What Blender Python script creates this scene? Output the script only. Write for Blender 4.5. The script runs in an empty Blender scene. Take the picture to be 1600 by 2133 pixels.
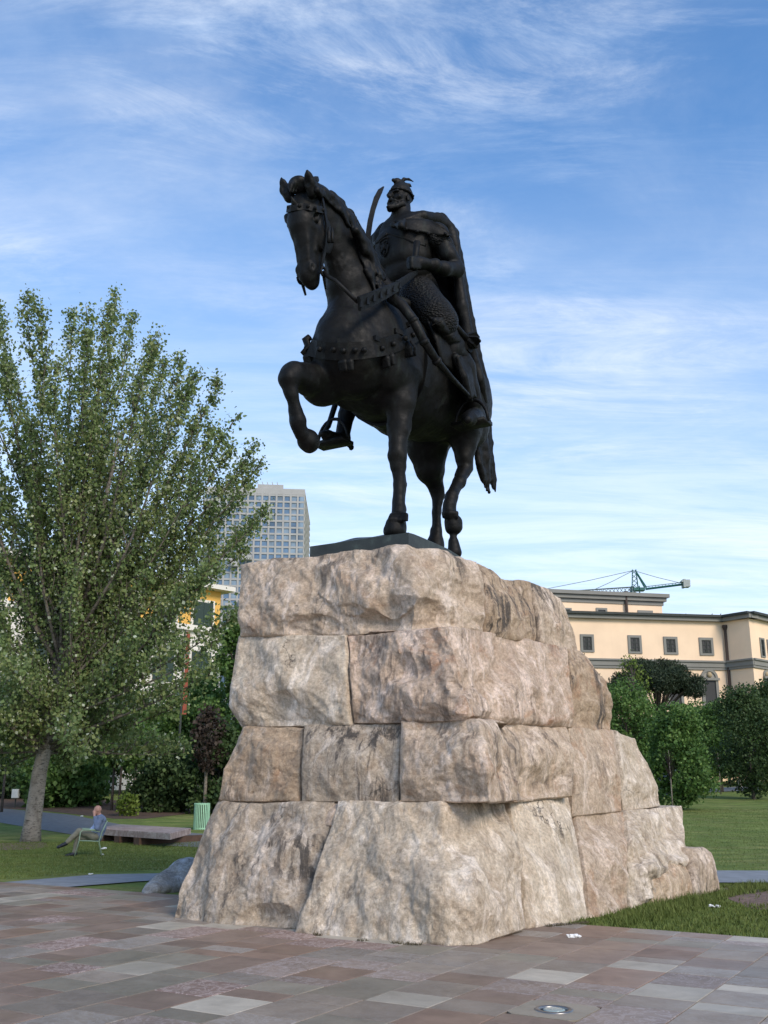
import bpy, bmesh, math, random
import numpy as np
from mathutils import Vector, Matrix

# ------------------------------------------------------------------ camera, sky, sun, exposure
scene = bpy.context.scene
FOC = 2100.0                                   # focal length in photo pixels (1600 x 2133)
PITCH = math.atan((1630 - 1066.5) / FOC)       # horizon line sits at y = 1630
EYE = 1.75
cam_d = bpy.data.cameras.new('camera')
cam_d.sensor_fit = 'VERTICAL'
cam_d.sensor_height = 24.0
cam_d.lens = 24.0 * FOC / 2133.0
cam_d.clip_start = 0.1
cam_d.clip_end = 5000.0
cam = bpy.data.objects.new('camera', cam_d)
scene.collection.objects.link(cam)
cam.location = (0, 0, EYE)
cam.rotation_euler = (math.pi / 2 + PITCH, 0, 0)
scene.camera = cam

SUN_EL = math.radians(33)
SUN_AZ = math.radians(146)                      # compass from +Y towards +X: the light comes from behind the camera's right
world = bpy.data.worlds.new('World')
scene.world = world
world.use_nodes = True


def build_world():
    nt = world.node_tree
    N, L = nt.nodes, nt.links
    N.clear()
    out = N.new('ShaderNodeOutputWorld')
    bg = N.new('ShaderNodeBackground')
    bg.inputs['Strength'].default_value = 0.125
    sky = N.new('ShaderNodeTexSky')
    sky.sky_type = 'NISHITA'
    sky.sun_disc = False
    sky.sun_elevation = SUN_EL
    sky.sun_rotation = SUN_AZ
    sky.air_density = 1.0
    sky.dust_density = 0.15
    sky.ozone_density = 3.0
    tc = N.new('ShaderNodeTexCoord')
    sep = N.new('ShaderNodeSeparateXYZ')
    L.new(tc.outputs['Generated'], sep.inputs[0])

    def math_n(op, a, b=None, clamp=False):
        m = N.new('ShaderNodeMath'); m.operation = op; m.use_clamp = clamp
        for i, q in enumerate((a, b)):
            if q is None: continue
            if isinstance(q, (int, float)): m.inputs[i].default_value = q
            else: L.new(q, m.inputs[i])
        return m.outputs[0]
    zc = math_n('MAXIMUM', sep.outputs['Z'], 0.0)
    zz = math_n('ADD', zc, 0.16)
    px = math_n('DIVIDE', sep.outputs['X'], zz)
    py = math_n('DIVIDE', sep.outputs['Y'], zz)
    cmb = N.new('ShaderNodeCombineXYZ')
    L.new(px, cmb.inputs[0]); L.new(py, cmb.inputs[1])

    def layer(rot, scl, noise_scale, detail, rough, dist, lo, hi, offset=(0, 0, 0)):
        mp = N.new('ShaderNodeMapping')
        mp.inputs['Rotation'].default_value = (0, 0, math.radians(rot))
        mp.inputs['Scale'].default_value = scl
        mp.inputs['Location'].default_value = offset
        L.new(cmb.outputs[0], mp.inputs[0])
        n = N.new('ShaderNodeTexNoise')
        n.inputs['Scale'].default_value = noise_scale
        n.inputs['Detail'].default_value = detail
        n.inputs['Roughness'].default_value = rough
        n.inputs['Distortion'].default_value = dist
        L.new(mp.outputs[0], n.inputs['Vector'])
        r = N.new('ShaderNodeMapRange'); r.clamp = True
        r.interpolation_type = 'SMOOTHSTEP'
        r.inputs['From Min'].default_value = lo
        r.inputs['From Max'].default_value = hi
        L.new(n.outputs['Fac'], r.inputs['Value'])
        return r.outputs[0]
    veil = layer(20, (1.0, 1.35, 1), 1.5, 9, 0.62, 0.35, 0.34, 0.90, (3.1, 1.7, 0))
    streak = layer(-28, (0.7, 2.0, 1), 2.6, 12, 0.72, 0.9, 0.43, 0.70, (7.3, 2.2, 0))
    patch = layer(10, (1, 1.2, 1), 1.1, 5, 0.55, 0.3, 0.36, 0.60, (1.2, 8.2, 0))
    s2 = math_n('MULTIPLY', streak, patch)
    a1 = math_n('MULTIPLY', veil, 0.50)
    a2 = math_n('MULTIPLY', s2, 0.60)
    cl = math_n('ADD', a1, a2, True)
    # thin cirrus thickens towards the horizon because one looks through more of it
    hz = N.new('ShaderNodeMapRange'); hz.clamp = True
    hz.inputs['From Min'].default_value = 0.56
    hz.inputs['From Max'].default_value = 0.08
    hz.inputs['To Min'].default_value = 0.0
    hz.inputs['To Max'].default_value = 0.93
    L.new(sep.outputs['Z'], hz.inputs['Value'])
    inv = math_n('SUBTRACT', 1.0, cl)
    inv2 = math_n('SUBTRACT', 1.0, hz.outputs[0])
    both = math_n('MULTIPLY', inv, inv2)
    cov = math_n('SUBTRACT', 1.0, both)
    cov = math_n('MULTIPLY', cov, 0.9, True)
    hs = N.new('ShaderNodeHueSaturation')
    hs.inputs['Saturation'].default_value = 1.16
    L.new(sky.outputs[0], hs.inputs['Color'])
    mix = N.new('ShaderNodeMix'); mix.data_type = 'RGBA'
    L.new(cov, mix.inputs['Factor'])
    L.new(hs.outputs[0], mix.inputs['A'])
    wisp = layer(-12, (0.55, 2.4, 1), 1.9, 11, 0.68, 0.6, 0.36, 0.66, (2.7, 5.9, 0))
    cc = N.new('ShaderNodeMix'); cc.data_type = 'RGBA'
    cc.inputs['A'].default_value = (2.85, 3.45, 4.40, 1)
    cc.inputs['B'].default_value = (4.25, 4.50, 4.85, 1)
    L.new(wisp, cc.inputs['Factor'])
    L.new(cc.outputs['Result'], mix.inputs['B'])
    L.new(mix.outputs['Result'], bg.inputs['Color'])
    L.new(bg.outputs[0], out.inputs[0])


build_world()
sun_d = bpy.data.lights.new('sun', 'SUN')
sun_d.energy = 1.5
sun_d.angle = math.radians(22)
sun_d.color = (1.0, 0.87, 0.72)
sun = bpy.data.objects.new('sun', sun_d)
scene.collection.objects.link(sun)
sd = Vector((math.sin(SUN_AZ) * math.cos(SUN_EL), math.cos(SUN_AZ) * math.cos(SUN_EL), math.sin(SUN_EL)))
sun.rotation_euler = sd.to_track_quat('Z', 'Y').to_euler()
scene.view_settings.view_transform = 'Standard'
scene.view_settings.look = 'None'
scene.view_settings.exposure = 1.0
scene.view_settings.gamma = 1.0
scene.view_settings.use_curve_mapping = False
scene.render.engine = 'CYCLES'
scene.cycles.max_bounces = 6
scene.cycles.transparent_max_bounces = 8

# ------------------------------------------------------------------ measuring: photo pixel -> place
FW = np.array([0, math.cos(PITCH), math.sin(PITCH)])
UPV = np.array([0, -math.sin(PITCH), math.cos(PITCH)])
EYEP = np.array([0, 0, EYE])
AZ = math.radians(31)                            # paving grid and statue are turned 31 degrees
HD = np.array([-math.sin(AZ), -math.cos(AZ), 0])  # the horse's forward
LD = np.array([math.cos(AZ), -math.sin(AZ), 0])   # the horse's left


def ray(x, y):
    return np.array([(x - 800) / FOC, 0, 0]) + UPV * ((1066.5 - y) / FOC) + FW


def at_y(x, y, Y):
    d = ray(x, y); return EYEP + d * (Y / d[1])


def at_z(x, y, Z=0.0):
    d = ray(x, y); return EYEP + d * ((Z - EYE) / d[2])


_c = at_y(850, 1110, 14.2)
ORG = _c - LD * 0.85                             # middle of the front edge of the bronze plate


def at_plane(x, y, n, c):
    d = ray(x, y); n = np.asarray(n, float)
    return EYEP + d * ((c - n @ (EYEP - ORG)) / (n @ d))


def loc(x, y, v):
    """photo pixel on the plane v metres to the horse's left of its spine, in the horse's own axes"""
    q = at_plane(x, y, LD, v) - ORG
    return np.array([q @ HD, q @ LD, q[2]])


def pxm(p_local):
    P = ORG + HD * p_local[0] + LD * p_local[1] + np.array([0, 0, p_local[2]])
    return ((P - EYEP) @ FW) / FOC               # metres per pixel there


# ------------------------------------------------------------------ helpers
COL = scene.collection
MATS = {}


def link_mesh(name, verts, faces, mat=None, parent=None, smooth=True):
    me = bpy.data.meshes.new(name)
    if isinstance(verts, np.ndarray): verts = verts.tolist()
    if isinstance(faces, np.ndarray): faces = faces.tolist()
    me.from_pydata(verts, [], faces)
    if me.validate(): print('INVALID', name)
    if smooth:
        me.polygons.foreach_set('use_smooth', np.ones(len(me.polygons), dtype=bool))
    me.update()
    o = bpy.data.objects.new(name, me)
    COL.objects.link(o)
    if mat is not None: me.materials.append(mat)
    if parent is not None: o.parent = parent
    return o


def empty(name, loc_=(0, 0, 0), rz=0.0):
    o = bpy.data.objects.new(name, None)
    COL.objects.link(o)
    o.location = tuple(loc_)
    o.rotation_euler = (0, 0, rz)
    o.empty_display_size = 0.2
    return o


def tag(o, label=None, cat=None, group=None, kind=None):
    if label: o['label'] = label
    if cat: o['category'] = cat
    if group: o['group'] = group
    if kind: o['kind'] = kind
    return o


class MB:
    """collects boxes, tubes and prisms into one mesh"""

    def __init__(s): s.v = []; s.f = []

    def add(s, v, f):
        b = len(s.v); s.v += [tuple(map(float, q)) for q in v]; s.f += [tuple(i + b for i in q) for q in f]; return s

    def box(s, c, size, rz=0.0, M=None):
        hx, hy, hz = size[0] / 2, size[1] / 2, size[2] / 2
        cs, sn = math.cos(rz), math.sin(rz)
        vs = []
        for z in (-hz, hz):
            for x, y in ((-hx, -hy), (hx, -hy), (hx, hy), (-hx, hy)):
                p = (c[0] + x * cs - y * sn, c[1] + x * sn + y * cs, c[2] + z)
                vs.append(tuple(M @ Vector(p)) if M is not None else p)
        return s.add(vs, [(0, 3, 2, 1), (4, 5, 6, 7), (0, 1, 5, 4), (1, 2, 6, 5), (2, 3, 7, 6), (3, 0, 4, 7)])

    def tube(s, pts, radii, n=8, caps=True):
        pts = [np.asarray(p, float) for p in pts]
        if isinstance(radii, (int, float)): radii = [radii] * len(pts)
        vs = []
        t0 = pts[1] - pts[0]
        ref = np.array([0, 0, 1.0]) if abs(t0[2]) < 0.9 * np.linalg.norm(t0) else np.array([1.0, 0, 0])
        for i, p in enumerate(pts):
            t = pts[min(i + 1, len(pts) - 1)] - pts[max(i - 1, 0)]
            t = t / (np.linalg.norm(t) + 1e-9)
            a = np.cross(t, ref); a /= (np.linalg.norm(a) + 1e-9); b = np.cross(t, a)
            ref = -np.cross(t, a) * -1 if False else ref
            for k in range(n):
                q = 2 * math.pi * k / n
                vs.append(p + radii[i] * (a * math.cos(q) + b * math.sin(q)))
        fs = []
        for i in range(len(pts) - 1):
            for k in range(n):
                k2 = (k + 1) % n
                fs.append((i * n + k, i * n + k2, (i + 1) * n + k2, (i + 1) * n + k))
        if caps:
            fs.append(tuple(range(n - 1, -1, -1))); e = (len(pts) - 1) * n
            fs.append(tuple(range(e, e + n)))
        return s.add(vs, fs)

    def prism(s, poly, z0, z1):
        n = len(poly)
        vs = [(p[0], p[1], z0) for p in poly] + [(p[0], p[1], z1) for p in poly]
        fs = [tuple(range(n - 1, -1, -1)), tuple(range(n, 2 * n))]
        fs += [(i, (i + 1) % n, n + (i + 1) % n, n + i) for i in range(n)]
        return s.add(vs, fs)

    def lathe(s, prof, c=(0, 0, 0), n=16):
        vs = []
        for r, z in prof:
            for k in range(n):
                a = 2 * math.pi * k / n
                vs.append((c[0] + r * math.cos(a), c[1] + r * math.sin(a), c[2] + z))
        fs = []
        for i in range(len(prof) - 1):
            for k in range(n):
                k2 = (k + 1) % n
                fs.append((i * n + k, i * n + k2, (i + 1) * n + k2, (i + 1) * n + k))
        fs.append(tuple(range(n - 1, -1, -1))); e = (len(prof) - 1) * n
        fs.append(tuple(range(e, e + n)))
        return s.add(vs, fs)

    def build(s, name, mat, parent=None, smooth=False):
        return link_mesh(name, s.v, s.f, mat, parent, smooth)


# ------------------------------------------------------------------ noise
def _hash(ix, iy, iz, seed):
    h = (ix.astype(np.int64) * 374761393 + iy.astype(np.int64) * 668265263 + iz.astype(np.int64) * 2147483647 + seed * 144665) & 0xffffffff
    h = ((h ^ (h >> 13)) * 1274126177) & 0xffffffff
    h = h ^ (h >> 16)
    return (h & 0xffff).astype(np.float64) / 32767.5 - 1.0


def vnoise(P, scale=1.0, seed=0):
    q = np.asarray(P, float) * scale + 100.37
    i = np.floor(q).astype(np.int64); f = q - i
    f = f * f * f * (f * (f * 6 - 15) + 10)
    r = 0
    for dx in (0, 1):
        wx = f[:, 0] if dx else 1 - f[:, 0]
        for dy in (0, 1):
            wy = f[:, 1] if dy else 1 - f[:, 1]
            for dz in (0, 1):
                wz = f[:, 2] if dz else 1 - f[:, 2]
                r = r + wx * wy * wz * _hash(i[:, 0] + dx, i[:, 1] + dy, i[:, 2] + dz, seed)
    return r


def fbm(P, scale=1.0, octaves=4, seed=0, gain=0.5, ridged=False):
    r = 0; a = 1.0
    for k in range(octaves):
        n = vnoise(P, scale * (2.03 ** k), seed + k * 17)
        r = r + a * ((0.5 - np.abs(n)) if ridged else n)
        a *= gain
    return r


# ------------------------------------------------------------------ sculpting: soft union of limbs on a grid, then a skin over it
class Clay:
    def __init__(s, lo, hi, h):
        s.lo = np.array(lo, float); s.h = h
        s.n = np.ceil((np.array(hi) - s.lo) / h).astype(int) + 1
        s.D = np.full(s.n, 9.0, np.float32)

    def _box(s, lo, hi):
        a = np.clip(np.floor((np.array(lo) - s.lo) / s.h).astype(int), 0, s.n - 1)
        b = np.clip(np.ceil((np.array(hi) - s.lo) / s.h).astype(int) + 1, 1, s.n)
        if np.any(b <= a): return None
        sl = tuple(slice(a[i], b[i]) for i in range(3))
        ax = [(s.lo[i] + np.arange(a[i], b[i]) * s.h).astype(np.float32) for i in range(3)]
        return sl, ax[0][:, None, None], ax[1][None, :, None], ax[2][None, None, :]

    def _merge(s, sl, d, k, cut=False):
        D = s.D[sl]
        if cut:
            e = -d
            hh = np.clip(0.5 - 0.5 * (D - e) / k, 0, 1) if k > 0 else (D < e).astype(np.float32)
            s.D[sl] = D * (1 - hh) + e * hh + (k * hh * (1 - hh) if k > 0 else 0)
        else:
            if k > 0:
                hh = np.clip(0.5 + 0.5 * (D - d) / k, 0, 1)
                s.D[sl] = D * (1 - hh) + d * hh - k * hh * (1 - hh)
            else:
                s.D[sl] = np.minimum(D, d)

    def cone(s, a, b, ra, rb, k=0.05, cut=False):
        a = np.asarray(a, float); b = np.asarray(b, float)
        m = k + 4 * s.h
        R = max(ra, rb)
        q = s._box(np.minimum(a, b) - R - m, np.maximum(a, b) + R + m)
        if q is None: return
        sl, X, Y, Z = q
        ba = b - a; L = float(ba @ ba) + 1e-9
        t = np.clip(((X - a[0]) * ba[0] + (Y - a[1]) * ba[1] + (Z - a[2]) * ba[2]) / L, 0, 1)
        d = np.sqrt((X - a[0] - t * ba[0]) ** 2 + (Y - a[1] - t * ba[1]) ** 2 + (Z - a[2] - t * ba[2]) ** 2) - (ra + (rb - ra) * t)
        s._merge(sl, d, k, cut)

    def chain(s, J, k=0.05, cut=False):
        for (p, r), (p2, r2) in zip(J[:-1], J[1:]): s.cone(p, p2, r, r2, k, cut)

    def ell(s, c, r, axes=None, k=0.05, cut=False):
        c = np.asarray(c, float); r = np.asarray(r, float); m = k + 4 * s.h + r.max()
        q = s._box(c - m, c + m)
        if q is None: return
        sl, X, Y, Z = q
        A = np.eye(3) if axes is None else np.asarray(axes, float)
        g = 0; g2 = 0
        for i in range(3):
            e = (X - c[0]) * A[i][0] + (Y - c[1]) * A[i][1] + (Z - c[2]) * A[i][2]
            g = g + (e / r[i]) ** 2; g2 = g2 + (e / r[i] ** 2) ** 2
        k0 = np.sqrt(g); k1 = np.sqrt(g2) + 1e-6
        s._merge(sl, k0 * (k0 - 1) / k1, k, cut)

    def loft(s, secs, side, k=0.05, cut=False):
        """secs: (point, radius along 'side', radius across it)"""
        P = [np.asarray(q[0], float) for q in secs]
        R = max(max(q[1], q[2]) for q in secs); m = k + 4 * s.h + R
        q = s._box(np.min(P, 0) - m, np.max(P, 0) + m)
        if q is None: return
        sl, X, Y, Z = q
        side = np.asarray(side, float); side = side / np.linalg.norm(side)
        best = None
        for i in range(len(P) - 1):
            a, b = P[i], P[i + 1]; ba = b - a; L = float(ba @ ba) + 1e-9
            t = np.clip(((X - a[0]) * ba[0] + (Y - a[1]) * ba[1] + (Z - a[2]) * ba[2]) / L, 0, 1)
            ex, ey, ez = X - a[0] - t * ba[0], Y - a[1] - t * ba[1], Z - a[2] - t * ba[2]
            sd = ex * side[0] + ey * side[1] + ez * side[2]
            o2 = np.maximum(ex * ex + ey * ey + ez * ez - sd * sd, 0)
            rs = secs[i][1] + (secs[i + 1][1] - secs[i][1]) * t
            ro = secs[i][2] + (secs[i + 1][2] - secs[i][2]) * t
            k0 = np.sqrt(sd * sd / rs ** 2 + o2 / ro ** 2)
            k1 = np.sqrt(sd * sd / rs ** 4 + o2 / ro ** 4) + 1e-6
            d = k0 * (k0 - 1) / k1
            best = d if best is None else np.minimum(best, d)
        s._merge(sl, best, k, cut)

    def rough(s, amp, scale, seed=0, octaves=3):
        idx = np.argwhere(np.abs(s.D) < 3.5 * s.h + amp * 2)
        P = s.lo + idx * s.h
        s.D[tuple(idx.T)] += (amp * fbm(P, scale, octaves, seed)).astype(np.float32)

    def skin(s):
        D = s.D; n = D.shape
        D = D.copy()
        D[0], D[-1], D[:, 0], D[:, -1], D[:, :, 0], D[:, :, -1] = 1, 1, 1, 1, 1, 1
        ins = D < 0
        c = [ins[i:n[0] - 1 + i, j:n[1] - 1 + j, k:n[2] - 1 + k] for i in (0, 1) for j in (0, 1) for k in (0, 1)]
        cnt = sum(x.astype(np.uint8) for x in c)
        act = (cnt > 0) & (cnt < 8)
        ids = np.full(act.shape, -1, np.int64)
        cells = np.argwhere(act)
        ids[tuple(cells.T)] = np.arange(len(cells))
        acc = np.zeros((len(cells), 3)); num = np.zeros(len(cells))
        offs = [(i, j, k) for i in (0, 1) for j in (0, 1) for k in (0, 1)]
        vals = {o: D[cells[:, 0] + o[0], cells[:, 1] + o[1], cells[:, 2] + o[2]].astype(np.float64) for o in offs}
        for o in offs:
            for axis in range(3):
                if o[axis]: continue
                p = list(o); p[axis] = 1; p = tuple(p)
                va, vb = vals[o], vals[p]
                m = (va < 0) != (vb < 0)
                t = np.where(m, va / np.where(m, va - vb, 1), 0)
                q = np.tile(np.array(o, float), (len(cells), 1)); q[:, axis] += t
                acc += np.where(m[:, None], q, 0); num += m
        V = s.lo + (cells + acc / num[:, None]) * s.h
        F = []
        for axis in range(3):
            sh = [slice(None)] * 3; sh2 = [slice(None)] * 3
            sh[axis] = slice(0, n[axis] - 1); sh2[axis] = slice(1, n[axis])
            A = ins[tuple(sh)]; B = ins[tuple(sh2)]
            e = np.argwhere(A != B)
            b, c_ = [(1, 2), (2, 0), (0, 1)][axis]
            ok = (e[:, b] > 0) & (e[:, c_] > 0) & (e[:, b] < n[b] - 1) & (e[:, c_] < n[c_] - 1)
            e = e[ok]
            fl = A[tuple(e.T)]

            def cid(db, dc):
                q = e.copy(); q[:, b] -= db; q[:, c_] -= dc
                return ids[tuple(q.T)]
            quad = np.stack([cid(1, 1), cid(0, 1), cid(0, 0), cid(1, 0)], 1)
            quad[~fl] = quad[~fl][:, ::-1]
            F.append(quad)
        F = np.concatenate(F)
        F = F[(F >= 0).all(1)]
        return V, F

    def build(s, name, mat, parent=None):
        V, F = s.skin()
        return link_mesh(name, V, F, mat, parent, True)


# ------------------------------------------------------------------ materials
def new_mat(name):
    m = bpy.data.materials.new(name); m.use_nodes = True
    nt = m.node_tree
    return m, nt.nodes, nt.links, nt.nodes['Principled BSDF']


def ramp(N, stops):
    r = N.new('ShaderNodeValToRGB')
    while len(r.color_ramp.elements) < len(stops): r.color_ramp.elements.new(0.5)
    for e, (p, c) in zip(r.color_ramp.elements, stops):
        e.position = p; e.color = (c[0], c[1], c[2], 1)
    return r


def coords(N, L, scale=(1, 1, 1), obj=False, rot=(0, 0, 0)):
    mp = N.new('ShaderNodeMapping')
    mp.inputs['Scale'].default_value = scale
    mp.inputs['Rotation'].default_value = rot
    if obj:
        tc = N.new('ShaderNodeTexCoord'); L.new(tc.outputs['Object'], mp.inputs[0])
    else:
        g = N.new('ShaderNodeNewGeometry'); L.new(g.outputs['Position'], mp.inputs[0])
    return mp.outputs[0]


def noise(N, L, vec, scale, detail=5, rough=0.55, dist=0.0):
    n = N.new('ShaderNodeTexNoise')
    n.inputs['Scale'].default_value = scale; n.inputs['Detail'].default_value = detail
    n.inputs['Roughness'].default_value = rough; n.inputs['Distortion'].default_value = dist
    if vec is not None: L.new(vec, n.inputs['Vector'])
    return n.outputs['Fac']


def mixc(N, L, fac, a, b, mode='MIX'):
    m = N.new('ShaderNodeMix'); m.data_type = 'RGBA'; m.blend_type = mode
    for key, q in (('Factor', fac), ('A', a), ('B', b)):
        if isinstance(q, (int, float)): m.inputs[key].default_value = q
        elif isinstance(q, tuple): m.inputs[key].default_value = (q[0], q[1], q[2], 1)
        else: L.new(q, m.inputs[key])
    return m.outputs['Result']


def rng(N, L, val, a, b, c=0.0, d=1.0):
    r = N.new('ShaderNodeMapRange'); r.clamp = True
    r.inputs['From Min'].default_value = a; r.inputs['From Max'].default_value = b
    r.inputs['To Min'].default_value = c; r.inputs['To Max'].default_value = d
    L.new(val, r.inputs['Value']); return r.outputs[0]


def bump(N, L, bsdf, height, strength=0.5, dist=0.02, prev=None):
    b = N.new('ShaderNodeBump')
    b.inputs['Strength'].default_value = strength; b.inputs['Distance'].default_value = dist
    L.new(height, b.inputs['Height'])
    if prev is not None: L.new(prev, b.inputs['Normal'])
    if bsdf is not None: L.new(b.outputs[0], bsdf.inputs['Normal'])
    return b.outputs[0]


def plain(name, col, rough=0.6, metal=0.0, var=0.12, scale=6.0, bmp=0.0):
    m, N, L, B = new_mat(name)
    v = coords(N, L)
    n = noise(N, L, v, scale, 5)
    lo = tuple(c * (1 - var) for c in col); hi = tuple(min(1, c * (1 + var)) for c in col)
    r = ramp(N, [(0.3, lo), (0.7, hi)])
    L.new(n, r.inputs[0]); L.new(r.outputs[0], B.inputs['Base Color'])
    B.inputs['Roughness'].default_value = rough; B.inputs['Metallic'].default_value = metal
    if bmp: bump(N, L, B, noise(N, L, v, scale * 6, 4), bmp, 0.01)
    return m

# ------------------------------------------------------------------ the bronze rider on his horse
def bronze(name, extra=None):
    m, N, L, B = new_mat(name)
    v = coords(N, L, obj=False)
    n1 = noise(N, L, v, 2.2, 8, 0.62, 0.4)
    n2 = noise(N, L, v, 14, 6, 0.6)
    vs = coords(N, L, (5, 5, 0.7))
    n3 = noise(N, L, vs, 1.6, 6, 0.6)
    r = ramp(N, [(0.30, (0.0018, 0.0019, 0.0019)), (0.50, (0.0030, 0.0031, 0.0029)), (0.66, (0.0062, 0.0060, 0.005)), (0.82, (0.016, 0.017, 0.0135))])
    L.new(n1, r.inputs[0])
    c = mixc(N, L, rng(N, L, n3, 0.56, 0.72, 0, 0.55), r.outputs[0], (0.019, 0.025, 0.0205))
    L.new(c, B.inputs['Base Color'])
    B.inputs['Metallic'].default_value = 0.0
    B.inputs['Specular IOR Level'].default_value = 0.22
    L.new(rng(N, L, n2, 0.3, 0.7, 0.48, 0.70), B.inputs['Roughness'])
    nb = bump(N, L, None, n2, 0.35, 0.02)
    nb2 = bump(N, L, None, noise(N, L, v, 55, 4, 0.6), 0.25, 0.006, nb)
    if extra == 'mail':
        vo = N.new('ShaderNodeTexVoronoi'); vo.inputs['Scale'].default_value = 24
        L.new(coords(N, L, (1, 1, 1.5)), vo.inputs['Vector'])
        nb2 = bump(N, L, None, vo.outputs['Distance'], 0.7, 0.035, nb2)
    L.new(nb2, B.inputs['Normal'])
    return m


MATS['bronze'] = bronze('dark_bronze')
MATS['mail'] = bronze('bronze_mail', 'mail')
BZ = MATS['bronze']

statue = empty('equestrian_statue', ORG, math.atan2(HD[1], HD[0]))
tag(statue, 'dark bronze statue of a caped, bearded horseman on a horse with one raised foreleg', 'statue')


def J(x, y, v, r):
    p = loc(x, y, v); return (p, r * pxm(p))


def Sx(x, y, v, a, b):
    p = loc(x, y, v); k = pxm(p); return (p, a * k, b * k)


VL = np.array([0, 1.0, 0])
CAML = np.array([(EYEP - ORG) @ HD, (EYEP - ORG) @ LD, EYEP[2] - ORG[2]])


def on_skin(c, x, y, off=0.0, t0=11.0):
    """first point of the sculpted surface seen at a photo pixel, lifted by off along its normal; with that normal"""
    d = ray(x, y); d = np.array([d @ HD, d @ LD, d[2]]); d = d / np.linalg.norm(d)
    t = t0 + np.arange(0, 12, c.h * 0.5)
    P = CAML + t[:, None] * d
    I = np.round((P - c.lo) / c.h).astype(int)
    ok = ((I >= 1) & (I < c.n - 1)).all(1)
    I = np.clip(I, 0, c.n - 1)
    D = np.where(ok, c.D[I[:, 0], I[:, 1], I[:, 2]], 9.0)
    hit = np.argmax(D < 0)
    if D[hit] >= 0: return None
    i = I[hit]
    g = []
    for a in range(3):
        j, k = i.copy(), i.copy(); j[a] = min(j[a] + 2, c.n[a] - 1); k[a] = max(k[a] - 2, 0)
        g.append(float(c.D[tuple(j)] - c.D[tuple(k)]))
    n = np.array(g); n /= (np.linalg.norm(n) + 1e-9)
    return P[hit] + n * off, n


def patch(name, c, corners, nx, ny, off, thick, parent=None, mat=None):
    """plate that lies on the sculpted surface: four photo corners (tl, tr, br, bl), bilinear"""
    tl, tr, br, bl = [np.array(q, float) for q in corners]
    A = []; B = []
    last = None
    for j in range(ny + 1):
        for i in range(nx + 1):
            a, b = i / nx, j / ny
            q = (tl * (1 - a) + tr * a) * (1 - b) + (bl * (1 - a) + br * a) * b
            r = on_skin(c, q[0], q[1], off)
            if r is None: r = last
            last = r
            A.append(r[0]); B.append(r[0] - r[1] * thick)
    A = np.array(A).reshape(ny + 1, nx + 1, 3); 
    for _ in range(2):
        A[1:-1, 1:-1] = (A[:-2, 1:-1] + A[2:, 1:-1] + A[1:-1, :-2] + A[1:-1, 2:]) / 4
    A = A.reshape(-1, 3)
    n = len(A); fs = []
    I_ = lambda i, j: j * (nx + 1) + i
    for j in range(ny):
        for i in range(nx):
            q = (I_(i, j), I_(i, j + 1), I_(i + 1, j + 1), I_(i + 1, j)); fs.append(q); fs.append(tuple(k + n for k in q[::-1]))
    ed = [I_(i, 0) for i in range(nx)] + [I_(nx, j) for j in range(ny)] + [I_(i, ny) for i in range(nx, 0, -1)] + [I_(0, j) for j in range(ny, 0, -1)]
    for k in range(len(ed)): a, b = ed[k], ed[(k + 1) % len(ed)]; fs.append((a, b, b + n, a + n))
    return link_mesh(name, list(A) + B, fs, mat or BZ, parent or statue, True)


def unit(a): a = np.asarray(a, float); return a / np.linalg.norm(a)


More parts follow.
